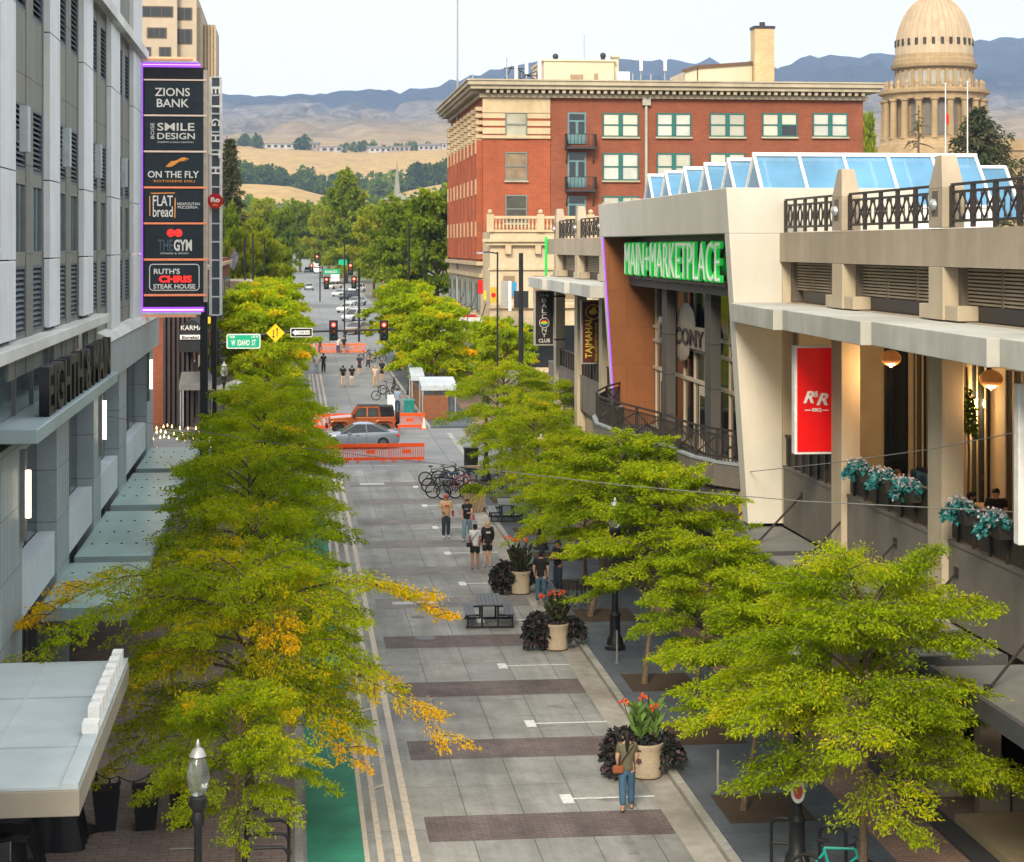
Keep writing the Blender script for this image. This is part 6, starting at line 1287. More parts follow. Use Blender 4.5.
# wooden poles of the long wires: traffic signal mast at the crossing
Ym = 123.0; xp0 = ony(213, 0, Ym)[0]; xa1 = ony(396, 0, Ym)[0]; za = ony(300, 330.5, Ym)[2]
t = thing('signal_mast', 'long black signal mast arm reaching over the crossing from the left', 'traffic mast', (xp0, Ym, gz(Ym))); o = tuple(t.location)
m = MB(o); m.tube([(xp0, Ym, gz(Ym)), (xp0, Ym, ony(213, 299, Ym)[2])], [.17, .12], 12); m.lathe([(.3, gz(Ym)), (.3, gz(Ym) + .5), (.18, gz(Ym) + .6)], (xp0, Ym, 0), 10); m.build('pole', M_black, t)
m = MB(o); m.tube([(xp0, Ym, za - .9), ((xp0 + xa1) / 2 - 2, Ym, za - .12), (xa1, Ym, za + .05)], [.12, .085, .05], 8); m.build('arm', M_black, t)
M_sigred = pbr('red_signal_lens', (.9, .1, .05), .3, emit=(1, .05, .03), estr=2.2); M_sigoff = pbr('unlit_amber_lens', (.14, .05, .01), .3); M_siggrn = pbr('unlit_green_lens', (.01, .05, .05), .3)
M_sighot = pbr('signal_core', (1, .7, .5), .3, emit=(1, .55, .35), estr=3)
def signal(loc, label, rz=0, s=1.0, lit=True, detail=True):
    t = thing('traffic_signal', label, 'traffic light', loc, rz, 'traffic signal heads'); t.scale = (s, s, s)
    m = MB(); m.box((-.18, -.02, -.55), (.18, .22, .55)); m.box((-.27, .05, -.64), (.27, .09, .64)); m.build('housing', M_blackmatte, t, bevel=.015)
    for z, mt in ((.36, M_sigred if lit else M_sigoff), (0, M_sigoff), (-.36, M_siggrn)):
        m = MB(); m.lathe([(.14, -.02), (.14, -.05), (.09, -.07)], (0, 0, z), 14, axis='y'); ln = m.build('lens', mt, t)
        if mt is M_sigred: m = MB(); m.ball((0, -.075, z), (.045, .02, .045), 10, 6); m.build('bright_core', M_sighot, ln)
    if detail:
        for z in (.36, 0, -.36):
            m = MB(); P_ = [(.165 * math.cos(a), z + .165 * math.sin(a)) for a in np.linspace(R(-20), R(200), 10)]; Q_ = [(.15 * math.cos(a), z + .15 * math.sin(a)) for a in np.linspace(R(200), R(-20), 10)]
            n = 10
            for i in range(n - 1): m.add([(P_[i][0], -.02, P_[i][1]), (P_[i + 1][0], -.02, P_[i + 1][1]), (P_[i + 1][0], -.24, P_[i + 1][1]), (P_[i][0], -.24, P_[i][1]), (Q_[n - 1 - i][0], -.02, Q_[n - 1 - i][1]), (Q_[n - 2 - i][0], -.02, Q_[n - 2 - i][1]), (Q_[n - 2 - i][0], -.24, Q_[n - 2 - i][1]), (Q_[n - 1 - i][0], -.24, Q_[n - 1 - i][1])], [(0, 1, 2, 3), (7, 6, 5, 4), (2, 6, 7, 3), (0, 4, 5, 1)])
            m.build('visor', M_blackmatte, t)
    m = MB(); m.box((-.03, .09, -.1), (.03, .26, .1)); m.build('bracket', M_black, t)
    return t
a = ony(333.5, 330.5, Ym - .35); signal(a, 'left red signal head hanging from the long mast arm'); a = ony(384, 330.5, Ym - .35); signal(a, 'right red signal head at the end of the long mast arm')
a = ony(219, 338, Ym); signal((a[0], Ym, a[2]), 'upper dark signal head on the mast pole seen from its side', R(80), lit=False); a = ony(219, 356, Ym); signal((a[0], Ym, a[2]), 'lower dark signal head on the mast pole seen from its side', R(80), lit=False)
for px, py, Y, lb in ((326.5, 283, 219, 'left red signal of the second crossing, under the green street sign'), (354, 282.5, 219, 'right red signal of the second crossing'), (350.5, 269, 219, 'upper red signal of the second crossing'), (311.5, 268, 338, 'left red signal of the farthest crossing'), (317, 259, 345, 'upper red signal of the farthest crossing')):
    signal(ony(px, py, Y), lb, s=1.1 if Y < 300 else 1.2, detail=False)
t = thing('signal_mast', 'thin black signal mast over the second crossing', 'traffic mast', (ony(359, 0, 219.4)[0], 219.4, gz(219))); o = tuple(t.location); m = MB(o); x = o[0]; m.tube([(x, 219.4, gz(219)), (x, 219.4, ony(350, 268, 219)[2])], .12, 8); za2 = ony(340, 283, 219)[2]; m.tube([(x, 219.4, za2), (ony(322, 0, 219)[0], 219.4, za2)], .07, 6); m.build('pole', M_black, t)
t = thing('signal_mast', 'thin black signal mast over the farthest crossing', 'traffic mast', (ony(320, 0, 345.4)[0], 345.4, gz(345))); o = tuple(t.location); m = MB(o); x = o[0]; m.tube([(x, 345.4, gz(345)), (x, 345.4, ony(315, 256, 345)[2])], .12, 8); za2 = ony(315, 266, 345)[2]; m.tube([(x, 345.4, za2), (ony(308, 0, 345)[0], 345.4, za2)], .07, 6); m.build('pole', M_black, t)
M_stgreen = pbr('street_sign_green', (.01, .36, .20), .45, .05, dirt=.05)
def flat_sign(px0, py0, px1, py1, Y, name, label, mt, texts=(), border=None):
    a, b = ony(px0, py0, Y), ony(px1, py1, Y); cxs = (a[0] + b[0]) / 2; czs = (a[2] + b[2]) / 2; w2, h2 = (b[0] - a[0]) / 2, (a[2] - b[2]) / 2
    t = thing(name, label, 'sign', (cxs, Y, czs)); r = min(w2, h2) * .25; pts = []
    for sx, sz, a0 in ((1, 1, 0), (-1, 1, 90), (-1, -1, 180), (1, -1, 270)):
        for k in range(4): an = R(a0 + k * 30); pts.append((sx * (w2 - r) + r * math.cos(an), sz * (h2 - r) + r * math.sin(an)))
    if border:
        m = MB(); m.prism(pts, 'y', 0, .04); m.build('border', border, t); m = MB(); m.prism([(x * (1 - .07 * h2 / w2 * 2), z * .86) for x, z in pts], 'y', -.012, -.001); m.build('plate', mt, t)
    else: m = MB(); m.prism(pts, 'y', 0, .04); m.build('plate', mt, t)
    m = MB(); m.box((-.04, .04, -h2 * .6), (.04, .28, h2 * .6)); m.build('bracket', M_black, t)
    for (s, cx_, cz_, w_, h_, mt2) in texts: lettering(s, (w_ * 2 * w2, h_ * 2 * h2), (cx_ * w2, -.02, cz_ * h2), 'y', mt2, t, .015, bold=.015)
    return t
M_sgw = pbr('sign_white', (.75, .76, .72), .5)
flat_sign(226.5, 334, 260.5, 348.5, Ym - .35, 'street_name_sign', 'green street-name sign with white lettering on the signal mast arm', M_stgreen, (('W  IDAHO  ST', .0, -.2, .72, .40, M_sgw), ('800', -.66, .62, .16, .18, M_sgw), ('100 N', .66, .62, .18, .18, M_sgw)), M_sgw)
flat_sign(322.5, 269, 340, 274.5, 219, 'street_name_sign', 'green street-name sign over the second crossing', M_stgreen, (('BANNOCK', 0, 0, .7, .5, M_sgw),)); flat_sign(338.5, 259.5, 347, 265, 300, 'street_name_sign', 'small far green street-name sign above the parked cars', M_stgreen); flat_sign(412, 289.5, 424, 296.5, 203, 'street_name_sign', 'green sign on the pole beside the park lawn', M_stgreen); flat_sign(377.5, 284, 388, 292, 190, 'street_name_sign', 'green sign half hidden in the right-hand street trees', M_stgreen); flat_sign(250.5, 282, 261, 289, 195, 'street_name_sign', 'green sign beneath the three black poles', M_stgreen)
a = ony(275.5, 333, Ym - .35); t = thing('warning_sign', 'yellow diamond two-way traffic sign on the signal mast arm', 'sign', a); h = 9.2 * Ym / F_PX
m = MB(); m.prism([(h, 0), (0, h), (-h, 0), (0, -h)], 'y', 0, .03); m.build('plate', pbr('sign_yellow', (.80, .48, .01), .45, .05, dirt=.04), t); m = MB()
for sx, d in ((-.13, -1), (.10, 1)):
    m.box((sx - .025, -.012, -.22), (sx + .025, -.001, .22)); m.prism([(sx - .08, d * .2), (sx + .08, d * .2), (sx, d * .34)], 'y', -.012, -.001)
m.build('arrows', M_black, t); m = MB(); m.box((-.03, .03, -.3), (.03, .28, .3)); m.build('bracket', M_black, t)
flat_sign(290.5, 328, 312.5, 337, Ym - .35, 'one_way_sign', 'black and white one-way arrow sign on the signal mast arm', M_black, (('ONE WAY', .28, 0, .5, .26, M_black),), M_sgw)
m = MB(); a = ony(301.5, 332.5, Ym - .4); w2 = 9.2 * Ym / F_PX; t = COL.objects.get('one_way_sign'); m.prism([(-w2, 0), (-w2 * .62, .19), (-w2 * .62, .12), (w2 * .9, .12), (w2 * .9, -.12), (-w2 * .62, -.12), (-w2 * .62, -.19)], 'y', -.016, -.013); m.build('arrow', M_sgw, t)
flat_sign(205, 317, 210.5, 323.5, 121, 'warning_sign', 'small yellow square sign between the two black posts', pbr('sign_yellow', (.8, .48, .01)))

# cables slung across the street
for pts, lb in (([(105, 416, 64), (317, 450, 59), (478, 468.5, 52), (620, 485, 46), (800, 501, 41), (1018, 512, 36)], 'thin cable slung across the street from the grey building to the pale blade sign'), ([(738, 473, 56), (832, 463, 50), (932, 449, 43), (1018, 432, 36)], 'thin dark wire strung along the patios on the right')):
    P_ = [ony(*q) for q in pts] if len(pts) > 4 else [onx(q[0], q[1], 13.1) for q in pts]; t = MB(P_[0]).tube(P_, .011, 5).build('cable', pbr('cable_grey', (.20, .20, .19), .6)); tag(t, lb, 'cable', 'wires over the street')

# picnic tables
def picnic(loc, rz, label, top, first=None):
    t = thing('picnic_table', label, 'table', loc, rz, 'steel picnic tables')
    m = MB(); 
    for i in range(6): m.box((-.37 + .125 * i, -1.0, .72), (-.255 + .125 * i, 1.0, .76))
    m.build('tabletop', top, t)
    for s in (-1, 1):
        m = MB(); m.box((s * .62 - .15, -1.0, .43), (s * .62 - .005, 1.0, .46)); m.box((s * .62 + .005, -1.0, .43), (s * .62 + .15, 1.0, .46)); m.build('bench', top, t)
    for y in (-.75, .75):
        m = MB(); m.box((-.75, y - .03, 0), (.75, y + .03, .05)); m.box((-.28, y - .03, .05), (-.22, y + .03, .715)); m.box((.22, y - .03, .05), (.28, y + .03, .715)); m.box((-.72, y - .03, .05), (-.66, y + .03, .425)); m.box((.66, y - .03, .05), (.72, y + .03, .425)); m.box((-.66, y - .03, .36), (-.28, y + .03, .42)); m.box((.28, y - .03, .36), (.66, y + .03, .42)); m.box((-.22, y - .03, .66), (.22, y + .03, .715)); m.build('leg_frame', M_black, t)
    return t
picnic((6.15, 61.0, gz(61) + .012), R(-3), 'dark steel picnic table standing out on the concrete street', pbr('steel_dark', (.075, .08, .085), .5))
picnic((9.05, 82.2, gz(82) + .13), R(-3), 'steel picnic table with pale top on the slate pavement by the bicycles', pbr('steel_pale', (.24, .255, .26), .45))
m = MB(); p = (6.15, 61, 0)
for (dx_, dy_) in ((-1.2, -1.05), (-1.25, .55), (-.8, 1.9)): m.lathe([(.42, gz(61 + dy_) + .013), (.42, gz(61 + dy_) + .016)], (6.15 + dx_, 61 + dy_, 0), 18)
# concrete planters with dark vine, canna and red blooms
M_conc = pbr('tan_concrete_pot', (.44, .36, .26), .9, .14, 16, bump=.5, bscale=90)
M_vine = leafmat('dark_vine_leaf', [(0, (.008, .012, .009)), (.3, (.022, .034, .024)), (.5, (.045, .036, .040)), (.75, (.075, .050, .060)), (1, (.13, .10, .07))], .08); M_canna = leafmat('canna_leaf', [(0, (.02, .025, .015)), (.4, (.05, .045, .03)), (.7, (.09, .16, .04)), (1, (.16, .26, .06))], .2); M_bloom = leafmat('red_orange_bloom', [(0, (.5, .03, .01)), (.5, (.75, .09, .02)), (1, (.85, .25, .04))], .2)
def mound(rng, n, c, r, L, W, t0, down=.4):
    u = rng.normal(size=(n, 3)); u /= np.linalg.norm(u, axis=1)[:, None]; u[:, 2] = np.abs(u[:, 2]) * 1.0 - .45
    P_ = np.array(c) + u * np.array(r) * (rng.random(n) ** .35)[:, None]; D_ = u + rng.normal(size=(n, 3)) * .5 + np.array([0, 0, -down]); D_ /= np.linalg.norm(D_, axis=1)[:, None]
    return P_, D_, L * rng.uniform(.7, 1.3, n), W * rng.uniform(.7, 1.3, n), np.full(n, t0) + rng.normal(size=n) * .17
def leafobj(name, sets, mat, rng, par):
    P_, D_, L_, W_, T_ = [np.concatenate(q) for q in zip(*sets)]; me = frond_mesh(name, P_, D_, L_, W_, T_, mat, rng); o = bpy.data.objects.new(name, me); COL.objects.link(o); o.parent = par; return o
def canna_planter(loc, label, seed, green=.45, left=1.0):
    rng = np.random.default_rng(seed); t = thing('flower_planter', label, 'planter', loc, 0, 'round concrete planters with dark vines')
    m = MB(); m.lathe([(.27, 0), (.33, .04), (.35, .40), (.36, .68), (.385, .72), (.385, .78), (.33, .78), (.31, .70)], seg=24); m.build('pot', M_conc, t, smooth=True)
    m = MB(); m.lathe([(.31, .69), (.31, .72)], seg=16); m.build('soil', M_pit, t)
    leafobj('dark_vine', [mound(rng, 1200, (-.5 * left, .1, .70), (.52, .45, .72), .13, .10, .45), mound(rng, 900, (.46, .15, .58), (.42, .40, .62), .13, .10, .4), mound(rng, 420, (0, .1, .85), (.42, .36, .28), .14, .12, .45), mound(rng, 400, (-.62 * left, 0, .3), (.34, .3, .4), .14, .12, .5)], M_vine, rng, t)
    sets = []
    for k in range(18):
        a = rng.uniform(0, 6.28); b = np.array([.16 * math.cos(a), .16 * math.sin(a) + .05, .8]); n = 7; h = rng.uniform(.5, 1.0)
        P_ = b + np.linspace(0, 1, n)[:, None] * np.array([.12 * math.cos(a), .12 * math.sin(a), h * .7]); ang = rng.uniform(0, 6.28, n); D_ = np.stack([np.cos(ang) * .5, np.sin(ang) * .5, np.full(n, .8)], 1); D_ /= np.linalg.norm(D_, axis=1)[:, None]
        sets.append((P_, D_, rng.uniform(.3, .5, n), rng.uniform(.10, .16, n), np.full(n, green + rng.uniform(-.25, .3))))
    leafobj('canna_leaves', sets, M_canna, rng, t)
    for k in range(3):
        c = (-.42 + .30 * k + rng.uniform(-.08, .08), rng.uniform(-.1, .2), rng.uniform(1.45, 1.9)); m = MB(); m.tube([(c[0] * .3, c[1] * .3, .8), (c[0] * .8, c[1] * .8, 1.3), c], .012, 5); m.build('stem', pbr('stem_green', (.05, .08, .03), .7), t); m = MB()
        leafobj('flower', [mound(rng, 26, c, (.08, .06, .10), .085, .045, .5, -.3)], M_bloom, rng, t)
    return t
canna_planter((7.95, 43.4, gz(43.4) + .01), 'concrete planter right behind the walking woman, with broad green canna leaves', 3, .85)
canna_planter((7.75, 56.95, gz(57) + .01), 'concrete planter with small orange blooms beside the near picnic table', 4, .45)
canna_planter((7.72, 65.9, gz(66) + .01), 'concrete planter with two red blooms in front of the people in black', 6, .3)
p = at(474, 511, .01); t = thing('square_planter', 'square tapered timber-toned planter with clipped green shrub by the bicycles', 'planter', p); m = MB(); m.add([(-.34, -.34, 0), (.34, -.34, 0), (.34, .34, 0), (-.34, .34, 0), (-.52, -.52, .82), (.52, -.52, .82), (.52, .52, .82), (-.52, .52, .82)], [(0, 3, 2, 1), (0, 1, 5, 4), (1, 2, 6, 5), (2, 3, 7, 6), (3, 0, 4, 7), (4, 5, 6, 7)]); m.build('box', bricky('planter_timber', (.33, .24, .16), (.29, .21, .14), (.12, .09, .06), .14, 3, .012, 'wall', 0, .8), t)
rng = np.random.default_rng(12); leafobj('shrub', [mound(rng, 1500, (0, 0, .95), (.62, .6, .42), .10, .06, .62, 0)], M_park, rng, t)
# tall black tapered pots
def tapered_pot(px, py, lb, plant=False):
    p = at(px, py); t = thing('tall_pot', lb, 'planter', p, R(6), 'tall black tapered pots'); m = MB(); a, b, h = .19, .28, .86
    m.add([(-a, -a, 0), (a, -a, 0), (a, a, 0), (-a, a, 0), (-b, -b, h), (b, -b, h), (b, b, h), (-b, b, h), (-b + .03, -b + .03, h), (b - .03, -b + .03, h), (b - .03, b - .03, h), (-b + .03, b - .03, h), (-b + .05, -b + .05, h - .1), (b - .05, -b + .05, h - .1), (b - .05, b - .05, h - .1), (-b + .05, b - .05, h - .1)], [(0, 3, 2, 1), (0, 1, 5, 4), (1, 2, 6, 5), (2, 3, 7, 6), (3, 0, 4, 7), (4, 5, 9, 8), (5, 6, 10, 9), (6, 7, 11, 10), (7, 4, 8, 11), (8, 9, 13, 12), (9, 10, 14, 13), (10, 11, 15, 14), (11, 8, 12, 15), (12, 13, 14, 15)]); m.build('pot', M_black, t)
    m = MB(); m.box((-.22, -.22, h - .095), (.22, .22, h - .085)); m.build('soil', M_pit, t)
tapered_pot(106, 829, 'tall black tapered pot nearest the metal canopy, first of three'); tapered_pot(145.5, 828, 'middle one of three tall black tapered pots'); tapered_pot(182, 826, 'tall black tapered pot closest to the lamp post, mostly behind leaves')
p = at(82, 832); t = thing('umbrella_stand', 'black round stand with a thin pole at the canopy edge', 'stand', p); m = MB(); m.lathe([(.30, 0), (.30, .08), (.22, .13), (.06, .16)], seg=18); m.build('base', M_blackmatte, t); m = MB(); m.tube([(0, 0, .15), (0, 0, 3.25 - p[2])], .025, 8); m.build('pole', M_black, t)
def bulbs(name, label, pts, nb, sag, group, emit=True):
    t = thing(name, label, 'string lights', pts[0], 0, group); o = Vector(pts[0]); P_ = []
    for a, b in zip(pts, pts[1:]):
        a, b = Vector(a), Vector(b)
        for i in range(9): q = i / 8; P_.append(a.lerp(b, q) - Vector((0, 0, sag * 4 * q * (1 - q))))
    MB(o).tube(P_, .012, 4).build('cord', M_blackmatte, t)
    for i in range(nb):
        f = (i + .5) / nb * (len(P_) - 1); j = int(f); c = P_[j].lerp(P_[min(j + 1, len(P_) - 1)], f - j); m = MB(o); m.tube([c, c - Vector((0, 0, .07))], .018, 6); m.ball(c - Vector((0, 0, .11)), (.04, .04, .05), 8, 6); m.build('bulb', (M_bulb if emit else M_blackmatte), t)
    return t
bulbs('string_lights', 'sagging dark string of unlit bulbs between the metal canopy and the lamp post', [ony(90, 766, 36), ony(118, 776, 37), ony(150, 774, 37.5), ony(188, 746, 38)], 7, .12, 'strings of bulbs', False)
for i, (y, lb) in enumerate(((88, 'glowing string of bulbs over the corner patio, nearest of five strands'), (91, 'glowing string of bulbs over the corner patio, second strand'), (93.5, 'glowing string of bulbs over the corner patio, middle strand'), (96, 'glowing string of bulbs over the corner patio, fourth strand'), (98.5, 'glowing string of bulbs over the corner patio, farthest strand'))):
    z = (3.6, 3.3, 3.9, 3.4, 3.7)[i]; bulbs('string_lights', lb, [(-8.6, y, z), (-6.2, y + .5, z - .3), (-3.4, y + .2, z - .1)], 15, .25, 'strings of bulbs')
for x_, y_, lb in ((-8.7, 93, 'left timber post of the string-light patio'), (-3.3, 93, 'right timber post of the string-light patio')):
    t = MB((x_, y_, gz(y_))).box((x_ - .08, y_ - 6, gz(y_) + .1), (x_ + .08, y_ + 6.6, gz(y_) + .12)).box((x_ - .07, y_ - .07, gz(y_) + .12), (x_ + .07, y_ + .07, 4.0)).box((x_ - .03, y_ - 5.4, 3.3), (x_ + .03, y_ + 5.8, 3.98)).build('patio_post', M_blackmatte); tag(t, lb, 'post', 'patio posts')
def patio_table(x, y, lb, z=None, mt=None):
    z = gz(y) + .12 if z is None else z; t = thing('cafe_table', lb, 'table', (x, y, z), 0, 'cafe tables'); m = MB(); m.box((-.6, -.4, .71), (.6, .4, .75)); m.build('tabletop', mt or pbr('table_grey', (.22, .21, .20), .6), t, bevel=.01); m = MB(); m.lathe([(.26, 0), (.26, .03), (.04, .06), (.035, .71)], seg=12); m.build('pedestal', M_black, t); return t
for x, y, lb in ((-5.6, 89.5, 'grey cafe table under the glowing strings, nearest one'), (-6.6, 93.5, 'grey cafe table under the glowing strings, on the left'), (-4.8, 96.5, 'grey cafe table under the glowing strings, the farthest')): patio_table(x, y, lb)

# bicycles and hoops
def make_bike(name_label, frame_mat, loc, rz, group='parked bicycles', lean=.0):
    t = thing('bicycle', name_label, 'bicycle', loc, rz, group); t.rotation_euler = (lean, 0, rz)
    for x in (-.52, .52):
        m = MB(); m.tube([(x + .33 * math.cos(a), 0,   .34 + .33 * math.sin(a)) for a in np.linspace(0, 2 * math.pi, 25)], .034, 6, cap=False); w_ = m.build('wheel', M_rubber, t, smooth=True)
        m = MB()
        for k in range(10): a = k * .6283; m.tube([(x, 0, .34), (x + .32 * math.cos(a), 0, .34 + .32 * math.sin(a))], .004, 3)
        m.lathe([(.035, -.05), (.035, .05)], (x, 0, .34), 8, axis='y'); m.build('spokes', M_steel, w_)
    m = MB(); bb_, st, hd, hd2 = (-.08, 0, .30), (-.22, 0, .82), (.36, 0, .86), (.40, 0, .72)
    for a, b in ((bb_, st), (bb_, hd2), (st, hd), (bb_, (-.52, 0, .34)), ((-.20, 0, .76), (-.52, 0, .34)), (hd, hd2), (hd2, (.52, 0, .34))): m.tube([a, b], .026, 6)
    m.build('frame', frame_mat, t); m = MB(); m.tube([(-.22, 0, .82), (-.25, 0, .93)], .014, 6); m.ball((-.26, 0, .96), (.14, .07, .035), 10, 6); m.build('saddle', M_blackmatte, t)
    m = MB(); m.tube([(.36, 0, .86), (.34, 0, .98)], .014, 6); m.tube([(.28, -.29, 1.0), (.36, -.2, 1.0), (.36, .2, 1.0), (.28, .29, 1.0)], .014, 6); m.build('handlebar', M_black, t)
    m = MB(); m.lathe([(.09, -.02), (.09, .0)], (-.08, -.03, .30), 12, axis='y'); m.tube([(-.08, -.06, .30), (.06, -.07, .2)], .012, 5); m.tube([(-.08, .04, .30), (-.2, .06, .42)], .012, 5); m.build('crank', M_steel, t); return t
cols_ = [pbr('bike_black', (.02, .02, .022), .35), pbr('bike_grey', (.10, .11, .12), .35), pbr('bike_teal', (.02, .32, .26), .35), pbr('bike_red', (.30, .03, .03), .35), pbr('bike_blue', (.03, .08, .25), .35)]
bk_ = [(439, 492, 0, 'black bicycle at the street end of the row beside the square planter'), (444, 498, 1, 'grey bicycle in front of the row beside the square planter'), (451, 490, 4, 'dark blue bicycle in the row beside the square planter'), (459, 485, 0, 'black bicycle at the back of the row beside the square planter'), (462, 494, 3, 'dark red bicycle right behind the square planter'), (490, 497, 0, 'black bicycle leaning by the slim trunk near the pale picnic table'), (436, 486, 1, 'grey bicycle at the back left of the row beside the square planter'), (448, 484, 0, 'black bicycle farthest back in the row beside the square planter'), (455, 499, 0, 'black bicycle foremost in the row beside the square planter'), (502, 492, 1, 'grey bicycle nearest the pale picnic table')]
for i, (px, py, c, lb) in enumerate(bk_): make_bike(lb, cols_[c], at(px, py, .02), R((8, -10, 15, 5, -6, 70, -18, 12, 3, 95)[i]), lean=R(4))
for i, (px, py, c, lb) in enumerate(((383, 400, 0, 'black bicycle beside the white sandwich board, beyond the orange car'), (389, 394, 1, 'grey bicycle behind the black one by the sandwich board'), (394, 390, 0, 'black bicycle at the kerb end near the sandwich board'), (366, 361, 1, 'grey bicycle at the left of the far bicycle cluster'), (372, 359, 4, 'blue bicycle in the middle of the far bicycle cluster'), (378, 362, 0, 'black bicycle at the right of the far bicycle cluster'))): make_bike(lb, cols_[c], at(px, py, .02), R((4, 12, 80, 10, -15, 20)[i]))
make_bike('teal bicycle by the lamp post with the oval badge, cut by the lower edge', cols_[2], (9.95, 35.0, gz(35) + .13), R(-25))
def hoop(loc, rz, lb, wd=.75, h=.9, bar=True):
    t = thing('bike_rack', lb, 'bike rack', loc, rz, 'black hoop bike racks'); m = MB(); r = .16; P_ = [(-wd / 2, 0, 0), (-wd / 2, 0, h - r)] + [(-wd / 2 + r - r * math.cos(a), 0, h - r + r * math.sin(a)) for a in np.linspace(.3, 1.57, 5)] + [(wd / 2 - r + r * math.sin(a), 0, h - r + r * math.cos(a)) for a in np.linspace(0, 1.3, 5)] + [(wd / 2, 0, h - r), (wd / 2, 0, 0)]
    m.tube(P_, .032, 8)
    if bar: m.tube([(-wd / 2, 0, h * .5), (wd / 2, 0, h * .5)], .026, 6)
    m.build('hoop', M_black, t, smooth=True); m = MB()
    for s in (-1, 1): m.lathe([(.07, 0), (.07, .012)], (s * wd / 2, 0, 0), 10)
    m.build('foot_plate', M_black, t)
for i, lb in enumerate(('black hoop rack beside the green cycle lane, the farthest of four', 'black hoop rack beside the green cycle lane, second of four', 'black hoop rack beside the green cycle lane, third of four', 'black hoop rack beside the green cycle lane, nearest the lower edge')): hoop((-.47, 38.5 - .85 * i, gz(38) + .12), 0, lb, .82, .9, False)
p = at(783, 868); hoop(p, R(-20), 'black hoop rack left of the lamp post with the oval badge', .45, .95); hoop((p[0] + .95, p[1] - .1, p[2]), R(-20), 'black hoop rack right of the lamp post with the oval badge', .5, .8); p = at(551, 556); hoop(p, R(-10), 'black hoop rack behind the planter with two red blooms', .55, .95)
p = at(718, 792); t = MB(p).tube([p, (p[0], p[1], p[2] + .92)], .032, 8).lathe([(.06, p[2]), (.06, p[2] + .02)], (p[0], p[1], 0), 10).build('marker_post', pbr('galvanised', (.30, .31, .31), .4, metal=.5)); tag(t, 'thin grey galvanised post standing on the slate beside the bare pit', 'post', 'grey marker posts')
p = at(617, 663); t = MB(p).tube([p, (p[0], p[1], p[2] + .92)], .03, 8).lathe([(.06, p[2]), (.06, p[2] + .02)], (p[0], p[1], 0), 10).build('marker_post', MATS['galvanised']); tag(t, 'thin grey galvanised post in front of the lamp post foot', 'post', 'grey marker posts')
p = at(471, 469); t = thing('litter_bin', 'black square litter bin at the end of the near block', 'bin', p); m = MB(); m.box((-.34, -.3, 0), (.34, .3, 1.0)); m.build('body', M_blackmatte, t, bevel=.02); m = MB(); m.box((-.37, -.33, 1.0), (.37, .33, 1.12)); m.box((-.2, -.325, .78), (.2, -.302, .92)); m.build('lid', M_black, t)
p = at(476, 474); t = thing('timber_bench', 'low timber bench slab beside the litter bin', 'bench', (p[0] + .3, p[1] - .4, p[2])); m = MB(); m.box((-.9, -.25, .38), (.9, .25, .46)); m.build('seat', pbr('bench_timber', (.32, .22, .13), .7, .2, 8), t)
for s in (-1, 1): MB().box((s * .7 - .05, -.2, 0), (s * .7 + .05, .2, .38)).build('leg', M_black, t)
def stool(x, y, z, lb, h=.75):
    t = thing('bar_stool', lb, 'stool', (x, y, z), R(20), 'black bar stools'); m = MB(); m.lathe([(.17, h), (.18, h + .02), (.17, h + .04)], seg=14); m.build('seat', M_black, t)
    for sx in (-1, 1):
        for sy in (-1, 1): MB().tube([(sx * .2, sy * .2, 0), (sx * .12, sy * .12, h)], .015, 6).build('leg', M_black, t)
p = at(575, 604); stool(p[0], p[1], p[2], 'black bar stool nearest the person in a printed black shirt'); p = at(583, 608); stool(p[0], p[1], p[2], 'black bar stool closer to the lens of the two')

# orange barriers
M_or2 = pbr('faded_orange_plastic', (.80, .16, .05), .5, .12, 3, dirt=.12)
def barrier(x, y, lb, rz=0, W=1.9, mt=None):
    t = thing('plastic_barrier', lb, 'barrier', (x, y, gz(y) + .01), rz, 'orange plastic barriers'); m = MB(); h = 1.0
    for z0, z1 in ((.10, .26), (.80, 1.0)): m.box((-W / 2 + .005, -.03, z0), (W / 2 - .005, .03, z1))
    n = 16
    for i in range(n + 1): xx = -W / 2 + .03 + (W - .06) * i / n; m.box((xx - .02, -.02, .26), (xx + .02, .02, .80))
    m.box((-.24, -.028, .46), (.24, .028, .66)); m.build('panel', mt or M_orange, t)
    for s in (-1, 1): MB().box((s * W * .36 - .05, -.25, 0), (s * W * .36 + .05, .25, .10)).build('foot', mt or M_orange, t)
words = ('rightmost', 'second from the right', 'third from the right', 'fourth from the right', 'fifth from the right')
for i in range(5): barrier(6.1 - 1.92 * i, 104.3, 'orange plastic barrier of the near row before the grey car, %s' % words[i], R((1, -1.5, .5, 2, 0)[i]))
for i in range(5): barrier(7.3 - 1.95 * i, 121.7, 'orange plastic barrier of the row behind the orange car, %s' % words[i], R((-1, 2, 0, 1, 0)[i]))
for i in range(4): barrier(6.5 - 1.92 * i, 198.3, 'faded orange barrier of the far row closing the pedestrian block, %s' % words[i], 0, mt=M_or2)
p = gp(424, 429, 0); t = thing('traffic_cone', 'small white-banded cone at the right end of the barriers behind the orange car', 'cone', (p[0], p[1], p[2] + .01)); m = MB(); m.lathe([(.16, .04), (.03, .7)], seg=14); m.build('body', pbr('pale_cone', (.7, .62, .52), .5), t); m = MB(); m.box((-.2, -.2, 0), (.2, .2, .04)); m.build('base', M_orange, t)

